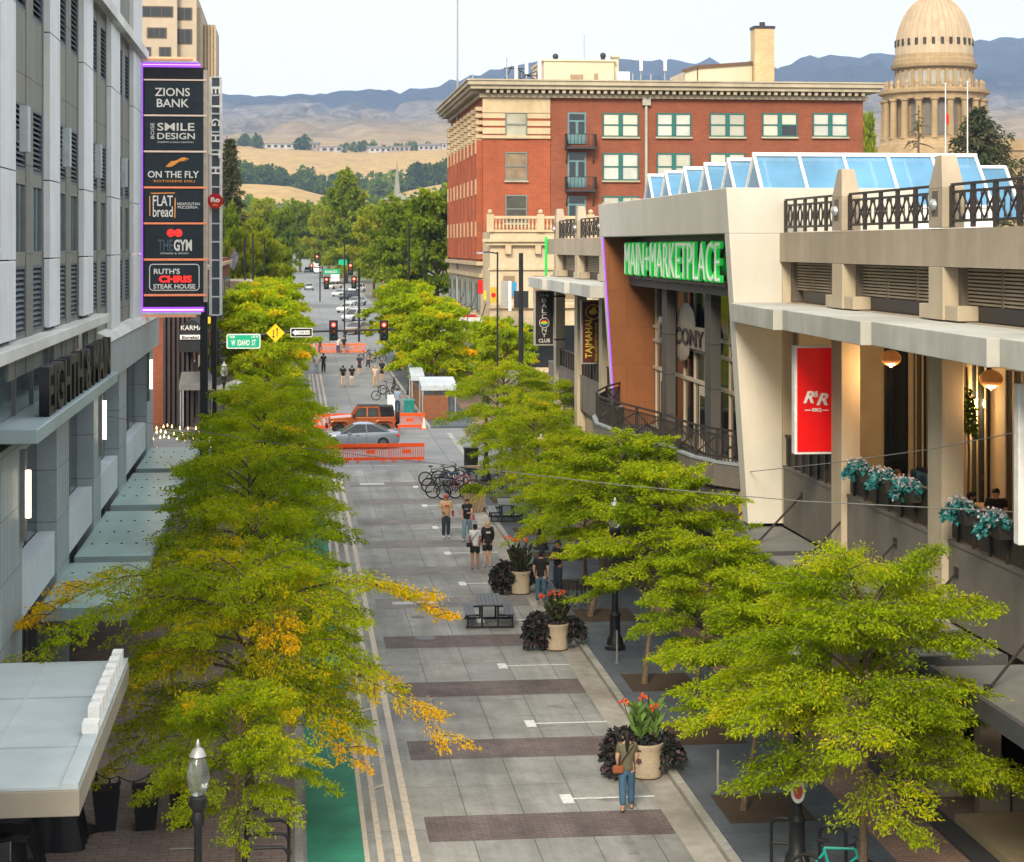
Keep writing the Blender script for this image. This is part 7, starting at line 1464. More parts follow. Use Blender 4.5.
# parasols, tents, stalls
def parasol(px, py, Y, r, lb, mt, zt=2.7):
    x = ony(px, py, Y)[0]; z0 = gz(Y) + .12; t = thing('parasol', lb, 'parasol', (x, Y, z0), R(px * 3), 'cafe parasols'); m = MB(); n = 8; vs = [(0, 0, zt)] + [(r * math.cos(k * .7854), r * math.sin(k * .7854), zt - .62) for k in range(n)] + [(r * math.cos(k * .7854), r * math.sin(k * .7854), zt - .80) for k in range(n)]
    m.add(vs, [(0, 1 + k, 1 + (k + 1) % n) for k in range(n)] + [(1 + k, 9 + k, 9 + (k + 1) % n, 1 + (k + 1) % n) for k in range(n)]); m.build('canopy', mt, t); m = MB(); m.tube([(0, 0, 0), (0, 0, zt - .03)], .03, 8); m.lathe([(.3, 0), (.3, .06)], seg=12); m.build('pole', M_black, t); return t
M_canv = pbr('white_canvas', (.70, .69, .64), .8, .06); M_canvb = pbr('beige_canvas', (.52, .46, .36), .8, .06)
parasol(237, 376, 127, 1.7, 'white parasol at the left of the crossing, in front of the beige one', M_canv); parasol(231, 370, 132, 2.0, 'beige parasol behind the white one at the left of the crossing', M_canvb); parasol(240, 322, 176, 1.8, 'pale parasol far up the left side of the pedestrian block', M_canv); parasol(246, 330, 170, 1.4, 'red parasol far up the left side', M_red, 2.4); parasol(444, 351, 150, 1.5, 'red parasol among the right-hand street trees', M_red, 2.6); parasol(467, 356, 150, 1.8, 'white parasol beneath the slatted steel canopy', M_canv, 2.6)
def tent(px0, py0, px1, py1, Y, dy, lb, mt):
    a, b = ony(px0, py0, Y + dy), ony(px1, py1, Y); t = thing('market_tent', lb, 'tent', ((a[0] + b[0]) / 2, Y, gz(Y) + .1), 0, 'flat white market tents'); o = tuple(t.location); x0, x1 = a[0], b[0]; za_, zb_ = a[2], b[2]
    m = MB(o); m.add([(x0, Y, zb_), (x1, Y, zb_), (x1, Y + dy, za_), (x0, Y + dy, za_), (x0, Y, zb_ + .08), (x1, Y, zb_ + .08), (x1, Y + dy, za_ + .08), (x0, Y + dy, za_ + .08)], [(0, 3, 2, 1), (4, 5, 6, 7), (0, 1, 5, 4), (1, 2, 6, 5), (2, 3, 7, 6), (3, 0, 4, 7)]); m.box((x0, Y - .02, zb_ - .25), (x1, Y, zb_ + .08)); m.build('roof', mt, t)
    for x in (x0 + .1, x1 - .1):
        for y, z in ((Y + .1, zb_), (Y + dy - .1, za_)): MB(o).box((x - .04, y - .04, o[2]), (x + .04, y + .04, z)).build('leg', M_steel, t)
tent(418, 378, 457, 386.5, 127, 3.2, 'flat white market tent nearest the crossing on the right', pbr('pale_blue_canvas', (.42, .47, .50), .7)); tent(408, 365.5, 424.5, 377, 133.5, 3.2, 'flat white market tent behind the nearest one on the right', MATS['pale_blue_canvas'])
tent(181.5, 373, 214, 386, 120.5, 3.0, 'flat grey awning on legs at the left corner of the crossing', pbr('grey_canvas', (.17, .165, .155), .8)); tent(504, 372, 539, 381, 113, 3.0, 'flat grey kiosk roof below the thickest black column', MATS['grey_canvas'])
a, b = ony(425, 392, 126.5), ony(447, 420, 126.5); t = thing('slatted_fence', 'rust-brown slatted timber fence under the nearest market tent', 'fence', ((a[0] + b[0]) / 2, 126.5, gz(126.5) + .12)); m = MB(t.location)
for i in range(14): x = a[0] + (b[0] - a[0]) * i / 13; m.box((x - .045, 126.45, gz(126.5) + .12), (x + .05, 126.5, gz(126.5) + 1.7))
m.box((a[0], 126.5, gz(126.5) + .4), (b[0], 126.56, gz(126.5) + .5)); m.box((a[0], 126.5, gz(126.5) + 1.4), (b[0], 126.56, gz(126.5) + 1.5)); m.build('boards', pbr('rust_timber', (.24, .09, .04), .8, .25, 6), t)
a = at(420, 408, .12); t = thing('slatted_fence', 'brown timber fence running along the kerb behind the teal bin', 'fence', (8.75, 136, gz(136) + .12)); m = MB(t.location)
for i in range(40): y = 128 + i * .45; m.box((8.72, y, gz(y) + .12), (8.78, y + .36, gz(y) + 1.35))
m.build('boards', pbr('brown_timber_fence', (.26, .12, .06), .8, .25, 6), t)
a = at(409, 413, .02); t = thing('teal_bin', 'square teal bin at the kerb behind the orange barriers', 'bin', a); m = MB(); m.box((-.34, -.34, 0), (.34, .34, .82)); m.build('body', pbr('teal_plastic', (.02, .20, .19), .5), t, bevel=.03); m = MB(); m.box((-.37, -.37, .82), (.37, .37, .92)); m.build('lid', pbr('teal_lid', (.03, .27, .25), .5), t)
a = at(392, 410, .02); t = thing('sandwich_board', 'white sandwich board standing in the street behind the orange barriers', 'sign', a); m = MB(); m.cbox((0, -.14, .52), (.62, .04, 1.06), M=Matrix.Rotation(R(-12), 3, 'X')); m.cbox((0, .14, .52), (.62, .04, 1.06), M=Matrix.Rotation(R(12), 3, 'X')); m.build('boards', M_white, t)
a = at(298, 352, .02); 
# covered furniture beneath the near canopy
def cover(loc, w_, d_, h_, lb, seed):
    t = thing('covered_furniture', lb, 'covered furniture', loc, 0, 'black covered patio furniture'); m = MB(); n = 14; vs = []; rr = random.Random(seed)
    for i in range(n + 1):
        for j in range(n + 1):
            u, v = i / n - .5, j / n - .5; e = max(abs(u), abs(v)) * 2; k = 1 if e < .72 else (1 - ((e - .72) / .28) ** 1.4); fold = .05 * math.sin(12 * math.atan2(v, u) + seed) * (e ** 2); tp = .10 * mn.noise(Vector((u * 4, v * 4, seed)))
            vs.append((u * w_ * (1 + fold * .8 + (.10 if e > .85 else 0)), v * d_ * (1 + fold * .8 + (.10 if e > .85 else 0)), max(0, h_ * k + tp * k + (.22 * h_ * k if v > .1 else 0))))
    m.add(vs, [(i * (n + 1) + j, (i + 1) * (n + 1) + j, (i + 1) * (n + 1) + j + 1, i * (n + 1) + j + 1) for i in range(n) for j in range(n)]); m.build('cover', pbr('black_cover', (.012, .012, .013), .45, .2, 3), t, smooth=True)
    m = MB(); m.box((-w_ * .3, -d_ * .3, .0), (w_ * .3, d_ * .3, h_ * .9)); m.build('frame', M_black, t)
cover((-4.9, 39.6, gz(39) + .12), 1.5, 1.1, .95, 'black draped seat set nearest the canopy corner at bottom left', 2); cover((-5.4, 37.6, gz(38) + .12), 1.3, 1.2, .8, 'black draped table closer to the lens at bottom left', 5)
t = thing('steel_chair', 'grey steel chair before the black draped furniture at bottom left', 'chair', (-5.25, 36.6, gz(37) + .12), R(30)); MB().box((-.22, -.22, .43), (.22, .22, .46)).build('seat', MATS['steel_dark'], t); MB().box((-.22, .20, .55), (.22, .23, .9)).build('backrest', MATS['steel_dark'], t)
for sx in (-1, 1):
    for sy in (-1, 1): MB().tube([(sx * .2, sy * .2, 0), (sx * .2, sy * .2, .43 if sy < 0 else .9)], .014, 6).build('leg', M_steel, t)
# street-level sign box and banner by the first steel awning
t = thing('white_sign_box', 'white sign box with two timber posts beyond the first steel awning', 'sign', (12.75, 61.2, 3.05)); m = MB(); m.box((-.55, 0, 0), (.75, .35, .95)); m.build('sign_box', M_white, t, bevel=.02); m = MB()
for x in (-.1, .45): m.box((x - .05, .1, .95), (x + .05, .2, 1.6)); m.box((x - .05, .1, gz(61) - 2.95), (x + .05, .2, 0))
m.build('post', pbr('bench_timber', (.32, .22, .13)), t)
a = onx(739, 505, 13.2); t = thing('yellow_banner', 'bright yellow banner low behind the portal leg', 'banner', a); m = MB(); m.add([(0, -.5, -.5), (0, .6, -.2), (0, .6, .5), (0, -.5, .3), (.05, -.5, -.5), (.05, .6, -.2), (.05, .6, .5), (.05, -.5, .3)], [(0, 1, 2, 3), (7, 6, 5, 4), (0, 4, 5, 1), (1, 5, 6, 2), (2, 6, 7, 3), (3, 7, 4, 0)]); m.build('cloth', pbr('banner_yellow', (.75, .55, .01), .6), t); m = MB(); m.tube([(.08, .1, -4), (.08, .1, .6)], .04, 6); m.build('post', M_black, t)

# patio things on the terrace
M_teal = leafmat('teal_foliage', [(0, (.012, .045, .035)), (.25, (.02, .10, .09)), (.45, (.03, .20, .20)), (.65, (.07, .32, .31)), (.88, (.45, .40, .45)), (1, (.6, .5, .55))], .25)
for i, (px, py, lb) in enumerate(((859, 463, 'flower box of teal foliage hanging left of the seated diner'), (884, 472, 'flower box of teal foliage in the middle of the first patio rail'), (908, 483, 'flower box of teal foliage beside the stone column'), (962, 500, 'flower box of teal foliage before the diners at the right'), (996, 517, 'flower box of teal foliage nearest the pale blade sign'))):
    x, y, z = onx(px, py, 13.9); t = thing('flower_box', lb, 'planter', (x, y, 6.55), 0, 'flower boxes on the patio rail'); m = MB(); m.prism([(-.10, -.02), (.14, -.02), (.19, .28), (-.15, .28)], 'y', -.5, .5); m.box((.14, -.3, .15), (.30, -.26, .30)); m.box((.14, .26, .15), (.30, .30, .30)); m.build('box', M_rail, t); rng = np.random.default_rng(30 + i)
    leafobj('foliage', [mound(rng, 420, (0, 0, .32), (.22, .6, .20), .11, .09, .48, .3), mound(rng, 90, (-.05, 0, .42), (.26, .62, .22), .06, .06, .95, 0), mound(rng, 120, (-.2, .2, .12), (.12, .3, .28), .10, .08, .5, .6)], M_teal, rng, t)
for px, py, d, lb in ((866, 420, 0, 'climbing green plant on the first patio pillar'), (967, 395, 0, 'dark climbing plant beside the yellow wall lamp')):
    x, y, z = onx(px, py, 16.6); t = thing('climbing_plant', lb, 'plant', (x, y, 5.1)); m = MB(); m.tube([(0, 0, 0), (.05, 0, 2), (0, .05, 4.2)], .03, 6); m.build('stem', M_bark, t); rng = np.random.default_rng(int(px)); leafobj('foliage', [mound(rng, 500, (0, 0, 3.0), (.2, .25, 1.3), .12, .08, .35)], M_park, rng, t)
t = thing('patio_sofa', 'blue-cushioned patio sofa behind the seated diner', 'sofa', (17.3, 52.3, 5.1), R(0)); MB().box((-.35, -1.3, .1), (.35, 1.3, .45)).build('seat', pbr('navy_fabric', (.02, .035, .07), .8), t, bevel=.04); MB().box((.25, -1.3, .45), (.45, 1.3, .95)).build('backrest', MATS['navy_fabric'], t, bevel=.04)
for k in range(3): MB().cbox((.12, -.85 + .85 * k, .68), (.18, .6, .45)).build('cushion', pbr('blue_cushion', (.05, .12, .24), .8), t, bevel=.06)
M_wtop = pbr('oak_top', (.36, .22, .11), .5, .2, 6)
patio_table(16.4, 52.6, 'timber patio table before the blue sofa', 5.1, M_wtop); patio_table(16.9, 47.0, 'timber patio table between the diners at the right', 5.1, M_wtop)
def pchair(x, y, rz, lb):
    t = thing('patio_chair', lb, 'chair', (x, y, 5.1), rz, 'timber patio chairs'); MB().box((-.22, -.22, .42), (.22, .22, .46)).build('seat', M_wtop, t); MB().box((-.22, .19, .5), (.22, .22, .92)).build('backrest', M_wtop, t)
    for sx in (-1, 1):
        for sy in (-1, 1): MB().box((sx * .19 - .02, sy * .19 - .02, 0), (sx * .19 + .02, sy * .19 + .02, .42)).build('leg', M_wtop, t)
# ---------------------------------------------------------------- vehicles
M_rim = pbr('wheel_rim', (.12, .125, .13), .4, metal=.5)
def wheel(t, x, y, r, wd=.22):
    m = MB(); m.lathe([(r * .62, -wd / 2), (r * .96, -wd / 2), (r, -wd * .3), (r, wd * .3), (r * .96, wd / 2), (r * .62, wd / 2)], (x, y, r), 22, axis='y'); w_ = m.build('wheel', M_rubber, t, smooth=True)
    s = -1 if y < 0 else 1; m = MB(); m.lathe([(r * .6, -.02), (r * .6, .02), (r * .15, .05)], (x, y + s * wd * .42, r), 14, axis='y')
    for k in range(5): a = k * 1.2566; m.cbox((x + r * .32 * math.cos(a), y + s * (wd * .5), r + r * .32 * math.sin(a)), (r * .5, .02, .06), M=Matrix.Rotation(-a, 3, 'Y'))
    m.build('rim', M_rim, w_)
def section_loft(mb, stations, m=0):
    """Body skin from cross-sections along x: each (x, [(y, z) ...]) with the same count."""
    n = len(stations[0][1]); vs = [(x, y, z) for x, sec in stations for y, z in sec]; fs = []
    for i in range(len(stations) - 1):
        for k in range(n): fs.append((i * n + k, i * n + (k + 1) % n, (i + 1) * n + (k + 1) % n, (i + 1) * n + k))
    fs += [tuple(range(n))[::-1], tuple(range((len(stations) - 1) * n, len(stations) * n))]; return mb.add(vs, fs, m)
def ring(hw, zb, zs, zt, top):
    return [(-hw * .92, zb), (hw * .92, zb), (hw, zb + .14), (hw, zs - .08), (hw * .97, zs), (top * hw, zt), (-top * hw, zt), (-hw * .97, zs), (-hw, zs - .08), (-hw, zb + .14)]
def sedan(name, label, cat, loc, rz, paint, L=4.7, H=1.44, suv=False, group=None, detail=True):
    t = thing(name, label, cat, loc, rz, group); hw = .90; zs = .92 if not suv else 1.02; h = L / 2
    st = [(-h, ring(hw * .72, .36, .56, .62, .9)), (-h + .12, ring(hw * .86, .28, .66, .72, .9)), (-h + .5, ring(hw * .96, .22, .76, .82, .86)), (-h + 1.2, ring(hw, .20, .84, .90, .82)), (-h + 1.9, ring(hw, .20, zs - .04, zs + .02, .82)), (.4, ring(hw, .20, zs, zs + .05, .82)), (h - 1.0, ring(hw, .20, zs + .02, zs + .06, .82)), (h - .45, ring(hw * .97, .24, zs + .02, zs + .07, .86)), (h - .1, ring(hw * .88, .32, zs - .06, zs + .02, .9)), (h, ring(hw * .76, .40, zs - .16, zs - .1, .9))]
    m = MB(); section_loft(m, st); bd = m.build('body', paint, t, smooth=True)
    e = h - .25 if suv else h - .55; a0 = -h + 1.35; rt = H
    gl = [(a0, zs - .02, .84), (a0 + .85, rt - .06, .66), (e - 1.0 if not suv else e - .35, rt - .06, .66), (e, zs + .04, .80)]
    m = MB(); m.add([(x, s * w_, z) for x, z, w_ in gl for s in (-1, 1)], [(0, 1, 3, 2), (2, 3, 5, 4), (4, 5, 7, 6), (0, 2, 4, 6), (1, 7, 5, 3), (0, 6, 7, 1)]); m.build('windows', M_darkglass, t)
    m = MB(); x1, x2 = gl[1][0], gl[2][0]; section_loft(m, [(x1 - .12, [(-.60, rt - .11), (.60, rt - .11), (.62, rt - .08), (.55, rt - .05), (-.55, rt - .05), (-.62, rt - .08)]), (x1 + .25, [(-.67, rt - .06), (.67, rt - .06), (.66, rt - .02), (.55, rt + .02), (-.55, rt + .02), (-.66, rt - .02)]), (x2 - .2, [(-.67, rt - .06), (.67, rt - .06), (.66, rt - .02), (.55, rt + .01), (-.55, rt + .01), (-.66, rt - .02)]), (x2 + .15, [(-.62, rt - .13), (.62, rt - .13), (.62, rt - .10), (.55, rt - .08), (-.55, rt - .08), (-.62, rt - .10)])])
    for s in (-1, 1):
        for (p, q) in ((gl[0], gl[1]), (gl[2], gl[3])): m.bar((p[0], s * (p[2] + .005), p[1]), (q[0], s * (q[2] + .005), q[1]), .07)
        xm_ = (x1 + x2) / 2 + .1; m.bar((xm_, s * .70, rt - .05), (xm_ + .05, s * .86, zs), .07)
    m.build('roof', paint, t, smooth=True)
    for x in (-h + .92, h - .95):
        for s in (-1, 1): wheel(t, x, s * .80, .34 if not suv else .37)
    if detail:
        for s in (-1, 1):
            MB().cbox((h - .10, s * .66, zs - .14), (.14, .34, .13)).build('tail_light', M_tail, t); MB().cbox((-h + .16, s * .62, .60), (.18, .32, .11)).build('headlight', M_globe, t); MB().cbox((a0 + .5, s * .98, zs + .02), (.16, .16, .12)).build('mirror', paint, t)
        for s in (-1, 1): m = MB(); m.box((-.55, s * .905 - .005, .36), (-.535, s * .905 + .005, zs - .1)); m.box((.45, s * .905 - .005, .36), (.465, s * .905 + .005, zs - .1)); m.box((-.12, s * .91 - .012, zs - .17), (.06, s * .91 + .012, zs - .13)); m.build('door_trim', M_black, t)
    return t
M_tail = pbr('tail_light_red', (.55, .02, .015), .25, emit=(1, .03, .02), estr=.15)
def paint(n, c): return pbr('car_paint_' + n, c, .28, .04, 2, coat=.6, metal=.25, dirt=.05)
p = gp(361, 449.5, 0); sedan('saloon_car', 'silver-blue saloon car crossing behind the nearest orange barriers', 'car', (p[0] - .15, p[1] + .9, p[2] + .01), 0, paint('silver_blue', (.26, .30, .34)))
for i, (px, py, c, rz, lb, sv) in enumerate(((357, 334, (.33, .24, .15), 55, 'tan car nearest in the row of angled cars beyond the faded barriers', False), (354, 321, (.62, .63, .63), 55, 'white car second in the row of angled cars, behind the tan one', True), (348, 312.5, (.66, .66, .65), 55, 'white car third in the row of angled cars', False), (356, 305.5, (.38, .40, .41), 55, 'silver car fourth in the row of angled cars', False), (349, 300, (.03, .03, .035), 55, 'black car in the middle of the angled row', True), (341, 296.5, (.62, .62, .60), 55, 'white car just beyond the black one in the angled row', False), (357, 292, (.55, .58, .60), 55, 'pale grey car at the kerb end of the angled row', True), (334, 289, (.64, .60, .52), 55, 'cream car near the far end of the angled row', True), (309, 290, (.36, .36, .34), 92, 'silver car driving towards the lens on the far road', False), (307.5, 272.5, (.07, .07, .075), 88, 'dark car waiting at the farthest crossing', True))):
    p = gp(px, py, 0); sedan('parked_car' if rz == 55 else 'moving_car', lb, 'car', (p[0], p[1], p[2] + .015), R(rz), paint('far_%d' % i, c), 4.6, 1.70 if sv else 1.46, sv, 'cars beyond the second crossing', detail=py > 288)
p = gp(317.5, 273.5, 0); t = thing('box_truck', 'white box truck waiting at the farthest crossing', 'truck', p, R(90)); m = MB(); m.box((-1.2, -1.2, .9), (4.2, 1.2, 3.6)); m.build('cargo_box', M_white, t, bevel=.04); m = MB(); m.prism([(-3.1, .5), (-1.3, .5), (-1.3, 2.4), (-2.3, 2.4), (-2.7, 1.6), (-3.1, 1.4)], 'y', -1.05, 1.05); m.build('cab', M_white, t, bevel=.05); m = MB(); m.prism([(-2.74, 1.62), (-1.5, 1.62), (-1.5, 2.2), (-2.36, 2.2)], 'y', -1.07, 1.07); m.build('windows', M_darkglass, t)
for x in (-2.4, 2.8):
    for s in (-1, 1): wheel(t, x, s * .95, .45, .28)
p = gp(335, 284.5, 0); t = thing('box_truck', 'white van-bodied truck standing behind the far end of the angled row', 'truck', p, R(90)); m = MB(); m.prism([(-2.9, .4), (2.9, .4), (2.9, 2.7), (-1.7, 2.7), (-2.3, 1.5), (-2.9, 1.25)], 'y', -1.0, 1.0); m.build('body', M_white, t, bevel=.06); m = MB(); m.prism([(-2.28, 1.55), (-1.2, 1.55), (-1.2, 2.35), (-1.85, 2.35)], 'y', -1.01, 1.01); m.box((2.9, -.7, 1.5), (2.92, .7, 2.3)); m.build('windows', M_darkglass, t)
for x in (-1.9, 1.9):
    for s in (-1, 1): wheel(t, x, s * .88, .38)
# orange off-road vehicle: boxy body, flat wings, black rear top, spare wheel
p = gp(364, 437, 0); t = thing('off_road_car', 'boxy orange off-road car with black rear roof and spare wheel, between the barrier rows', 'car', (p[0] - .1, p[1] + .85, p[2] + .01)); P_o = paint('copper_orange', (.40, .105, .028))
m = MB(); m.prism([(-1.95, .62), (1.95, .62), (2.0, 1.12), (-.45, 1.15), (-.62, 1.22), (-1.95, 1.12)], 'y', -.74, .74); m.prism([(-.55, .5), (1.95, .5), (1.95, 1.18), (-.55, 1.18)], 'y', -.79, .79); m.build('body', P_o, t, bevel=.04)
for s in (-1, 1):
    y0, y1 = (.74, .96) if s > 0 else (-.96, -.74)
    for x in (-1.38, 1.32): MB().prism([(x - .62, .62), (x - .50, .94), (x - .35, 1.0), (x + .35, 1.0), (x + .55, .90), (x + .66, .62), (x + .58, .62), (x + .46, .84), (x + .3, .92), (x - .3, .92), (x - .42, .86), (x - .54, .62)], 'y', y0, y1).build('wing', P_o if s else P_o, t, bevel=.015)
m = MB()
for s in (-1, 1):
    for (a, b) in (((-.62, .74 * s, 1.18), (-.28, .68 * s, 1.76)), ((.30, .77 * s, 1.18), (.30, .69 * s, 1.76)), ((1.05, .77 * s, 1.18), (1.0, .69 * s, 1.76))): m.bar(a, b, .09)
    m.bar((-.28, .68 * s, 1.76), (1.0, .69 * s, 1.76), .10)
m.bar((-.28, -.68, 1.76), (-.28, .68, 1.76), .09); m.build('window_frame', P_o, t)
m = MB(); m.prism([(-.58, 1.19), (1.0, 1.19), (.98, 1.73), (-.28, 1.73)], 'y', -.70, .70); m.build('windows', glassy('pale_car_glass', (.07, .075, .07), .1), t)
m = MB(); m.prism([(1.04, 1.19), (1.93, 1.19), (1.88, 1.80), (1.04, 1.80)], 'y', -.76, .76); m.box((-.3, -.70, 1.78), (1.04, .70, 1.84)); m.build('soft_top', M_blackmatte, t, bevel=.04)
m = MB(); m.prism([(1.15, 1.27), (1.82, 1.27), (1.79, 1.68), (1.15, 1.68)], 'y', -.775, .775); m.build('rear_window', M_darkglass, t)
for x in (-1.38, 1.32):
    for s in (-1, 1): wheel(t, x, s * .80, .40, .27)
m = MB(); m.lathe([(.22, -.12), (.36, -.12), (.39, -.06), (.39, .06), (.36, .12), (.22, .12)], (2.16, .05, 1.05), 20, axis='x'); m.build('spare_wheel', M_rubber, t, smooth=True)
for s in (-1, 1): MB().cbox((1.98, s * .66, .92), (.08, .14, .20)).build('tail_light', M_tail, t); MB().lathe([(.13, -.05), (.13, .02), (.08, .05)], (-2.0, s * .48, .92), 12, axis='x').build('headlight', M_globe, t); MB().cbox((-.5, s * .92, 1.25), (.1, .2, .2)).build('mirror', M_blackmatte, t)
MB().cbox((-2.12, 0, .62), (.16, 1.5, .2)).build('bumper', M_blackmatte, t, bevel=.03); MB().cbox((2.08, 0, .58), (.12, 1.5, .18)).build('bumper', M_blackmatte, t, bevel=.03)
m = MB()
for k in range(7): m.cbox((-1.965, -.36 + .12 * k, .92), (.03, .05, .32))
m.build('grille', M_blackmatte, t)
# ---------------------------------------------------------------- people
HAIR = {'black': (.012, .010, .010), 'brown': (.05, .028, .016), 'blond': (.42, .29, .13), 'grey': (.3, .29, .27), 'ginger': (.30, .09, .03)}
def cloth(c): return pbr('cloth_%02d_%02d_%02d' % tuple(int(min(.99, v) * 99) for v in c), c, .85, .10, 10, bump=.2, bscale=25)
def skinned(pts, edges, root, mats, name, par, sub=1, extra=None):
    """One continuous surface grown around a skeleton: pts = {joint: (xyz, rx, ry)}."""
    ks = list(pts); idx = {k: i for i, k in enumerate(ks)}
    me = bpy.data.meshes.new(name); me.from_pydata([pts[k][0] for k in ks], [(idx[a], idx[b]) for a, b in edges], [])
    o = bpy.data.objects.new(name, me); COL.objects.link(o); o.modifiers.new('skin', 'SKIN'); sv = me.skin_vertices[0].data if me.skin_vertices else None
    if sv is None:
        bm = bmesh.new(); bm.from_mesh(me); bm.verts.layers.skin.verify(); bm.to_mesh(me); bm.free(); sv = me.skin_vertices[0].data
    for k in ks: sv[idx[k]].radius = (pts[k][1] * 1.16, pts[k][2] * 1.14); sv[idx[k]].use_root = (k == root)
    sd = o.modifiers.new('sub', 'SUBSURF'); sd.levels = sub; sd.render_levels = sub
    dg = bpy.context.evaluated_depsgraph_get(); m2 = bpy.data.meshes.new_from_object(o.evaluated_get(dg)); bpy.data.objects.remove(o)
    if extra:
        bm = bmesh.new(); bm.from_mesh(m2); t2 = bpy.data.meshes.new('x'); t2.from_pydata(extra.v, [], extra.f); t2.polygons.foreach_set('material_index', extra.m); bm.from_mesh(t2); bmesh.ops.recalc_face_normals(bm, faces=bm.faces); bm.to_mesh(m2); bm.free()
    m2.polygons.foreach_set('use_smooth', [True] * len(m2.polygons)); m2.materials.clear()
    for q in (mats if isinstance(mats, list) else [mats]): m2.materials.append(q)
    o = bpy.data.objects.new(name, m2); COL.objects.link(o); o.parent = par; return o
def person(loc, rz, label, h=1.72, top=(.02, .02, .022), legs=(.03, .04, .07), hair='black', long=False, skin=None, step=.0, arms=(0, 0), shorts=False, skirt=False, sleeve=.5, build=1.0, sit=False, cap=None, bag=None, bagc=(.2, .06, .02), shoe=(.3, .28, .26), pattern=None, group=None, fine=True, fem=False, ponytail=False):
    """Faces -Y at rz = 0. step: half stride; arms: how far each forearm is raised in front (0 hanging, 1 level)."""
    t = thing('person', label, 'person', loc, rz, group); s = h / 1.72; t.scale = (s, s, s); sk = skin or M_skin; b = build; sw = .165 if fem else .185; z0 = -.45 if sit else 0
    J = {'pel': ((0, 0, .95 + z0), .135 * b, .105 * b), 'waist': ((0, 0, 1.12 + z0), .118 * b, .092 * b), 'chest': ((0, .005, 1.32 + z0), .15 * b, .105 * b), 'nb': ((0, .015, 1.45 + z0), .075, .065), 'neck': ((0, .005, 1.51 + z0), .052, .052), 'head': ((0, -.012, 1.59 + z0), .078, .088), 'crown': ((0, -.005, 1.665 + z0), .066, .078)}
    E_ = [('pel', 'waist'), ('waist', 'chest'), ('chest', 'nb'), ('nb', 'neck'), ('neck', 'head'), ('head', 'crown')]; hands = []
    for i, sd in ((0, -1), (1, 1)):
        f = arms[i]; A = {'sh': ((sd * sw, .01, 1.41 + z0), .062 * b, .062 * b), 'el': ((sd * (sw + .045), .02 - .10 * f, 1.14 + z0 + .03 * f), .043, .043), 'wr': ((sd * (sw + .05 - .10 * f), -.03 - .27 * f, .91 + z0 + .27 * f), .028, .026), 'hd': ((sd * (sw + .05 - .13 * f), -.05 - .34 * f, .83 + z0 + .38 * f), .036, .022)}
        for k, v in A.items(): J[k + str(i)] = v
        E_ += [('chest', 'sh%d' % i), ('sh%d' % i, 'el%d' % i), ('el%d' % i, 'wr%d' % i), ('wr%d' % i, 'hd%d' % i)]; hands.append((Vector(A['wr'][0]), Vector(A['hd'][0]), sd))
        y = (step if i else -step)
        if sit: Lg = {'hip': ((sd * .095, -.05, .92 + z0), .085 * b, .085 * b), 'kn': ((sd * .11, -.45, .50), .056, .056), 'an': ((sd * .11, -.43, .09), .038, .038), 'ft': ((sd * .12, -.54, .04), .035, .028)}
        else: Lg = {'hip': ((sd * .092, 0, .87), .088 * b, .088 * b), 'kn': ((sd * .10, y * .6 - .02, .49), .058, .058), 'an': ((sd * .105, y + .02, .09 + (.05 if y > .1 else 0)), .040, .040), 'ft': ((sd * .12, y - .11, .035 + (.01 if y > .1 else 0)), .038, .028)}
        for k, v in Lg.items(): J[k + str(i)] = v
        E_ += [('pel', 'hip%d' % i), ('hip%d' % i, 'kn%d' % i), ('kn%d' % i, 'an%d' % i), ('an%d' % i, 'ft%d' % i)]
    ex = MB(); hc = Vector(J['head'][0])
    ex.ball(hc + Vector((0, -.098, -.012)), (.013, .02, .02), 6, 4); ex.ball(hc + Vector((0, -.088, -.048)), (.026, .01, .008), 6, 4, 2)
    for sd in (-1, 1): ex.ball(hc + Vector((sd * .03, -.088, .018)), (.013, .009, .008), 6, 4, 1); ex.ball(hc + Vector((sd * .084, .01, -.005)), (.013, .026, .034), 6, 4)
    if fine:
        for wr, hd, sd in hands:
            d = (hd - wr).normalized(); sdv = d.cross(Vector((sd, 0, 0))); sdv = sdv.normalized() if sdv.length > .1 else Vector((0, 1, 0)); inw = Vector((-sd, 0, 0))
            for k in range(4): b0 = hd + d * .015 + sdv * (.026 - .0175 * k); L = (.062, .072, .068, .052)[k]; ex.tube([b0, b0 + d * L * .5, b0 + d * L + inw * .022], [.010, .009, .006], 6)
            b0 = wr + d * .03 + sdv * .026; ex.tube([b0, b0 + d * .035 + sdv * .022, b0 + d * .07 + sdv * .022 + inw * .012], [.011, .010, .007], 6)
    skinned(J, E_, 'pel', [sk, pbr('eye_dark', (.02, .015, .012), .3), pbr('lip', (.34, .13, .10), .5)], 'body', t, 1, ex)
    def sub(keys, edges, grow, name, mat_, root, ov={}):
        P_ = {k: (J[k][0], J[k][1] + grow, J[k][2] + grow) for k in keys}; P_.update(ov); return skinned(P_, edges, root, mat_, name, t, 1)
    lerp = lambda a, b_, q: tuple(Vector(J[a][0]).lerp(Vector(J[b_][0]), q))
    ks = ['waist', 'chest', 'sh0', 'sh1']; ed = [('waist', 'chest'), ('chest', 'sh0'), ('chest', 'sh1'), ('hem', 'hm2'), ('hm2', 'waist'), ('chest', 'col')]
    ov = {'hem': ((0, 0, .83 + z0), .165 * b, .128 * b), 'hm2': ((0, 0, .97 + z0), .152 * b, .120 * b), 'col': ((0, .012, 1.455 + z0), .078, .070)}
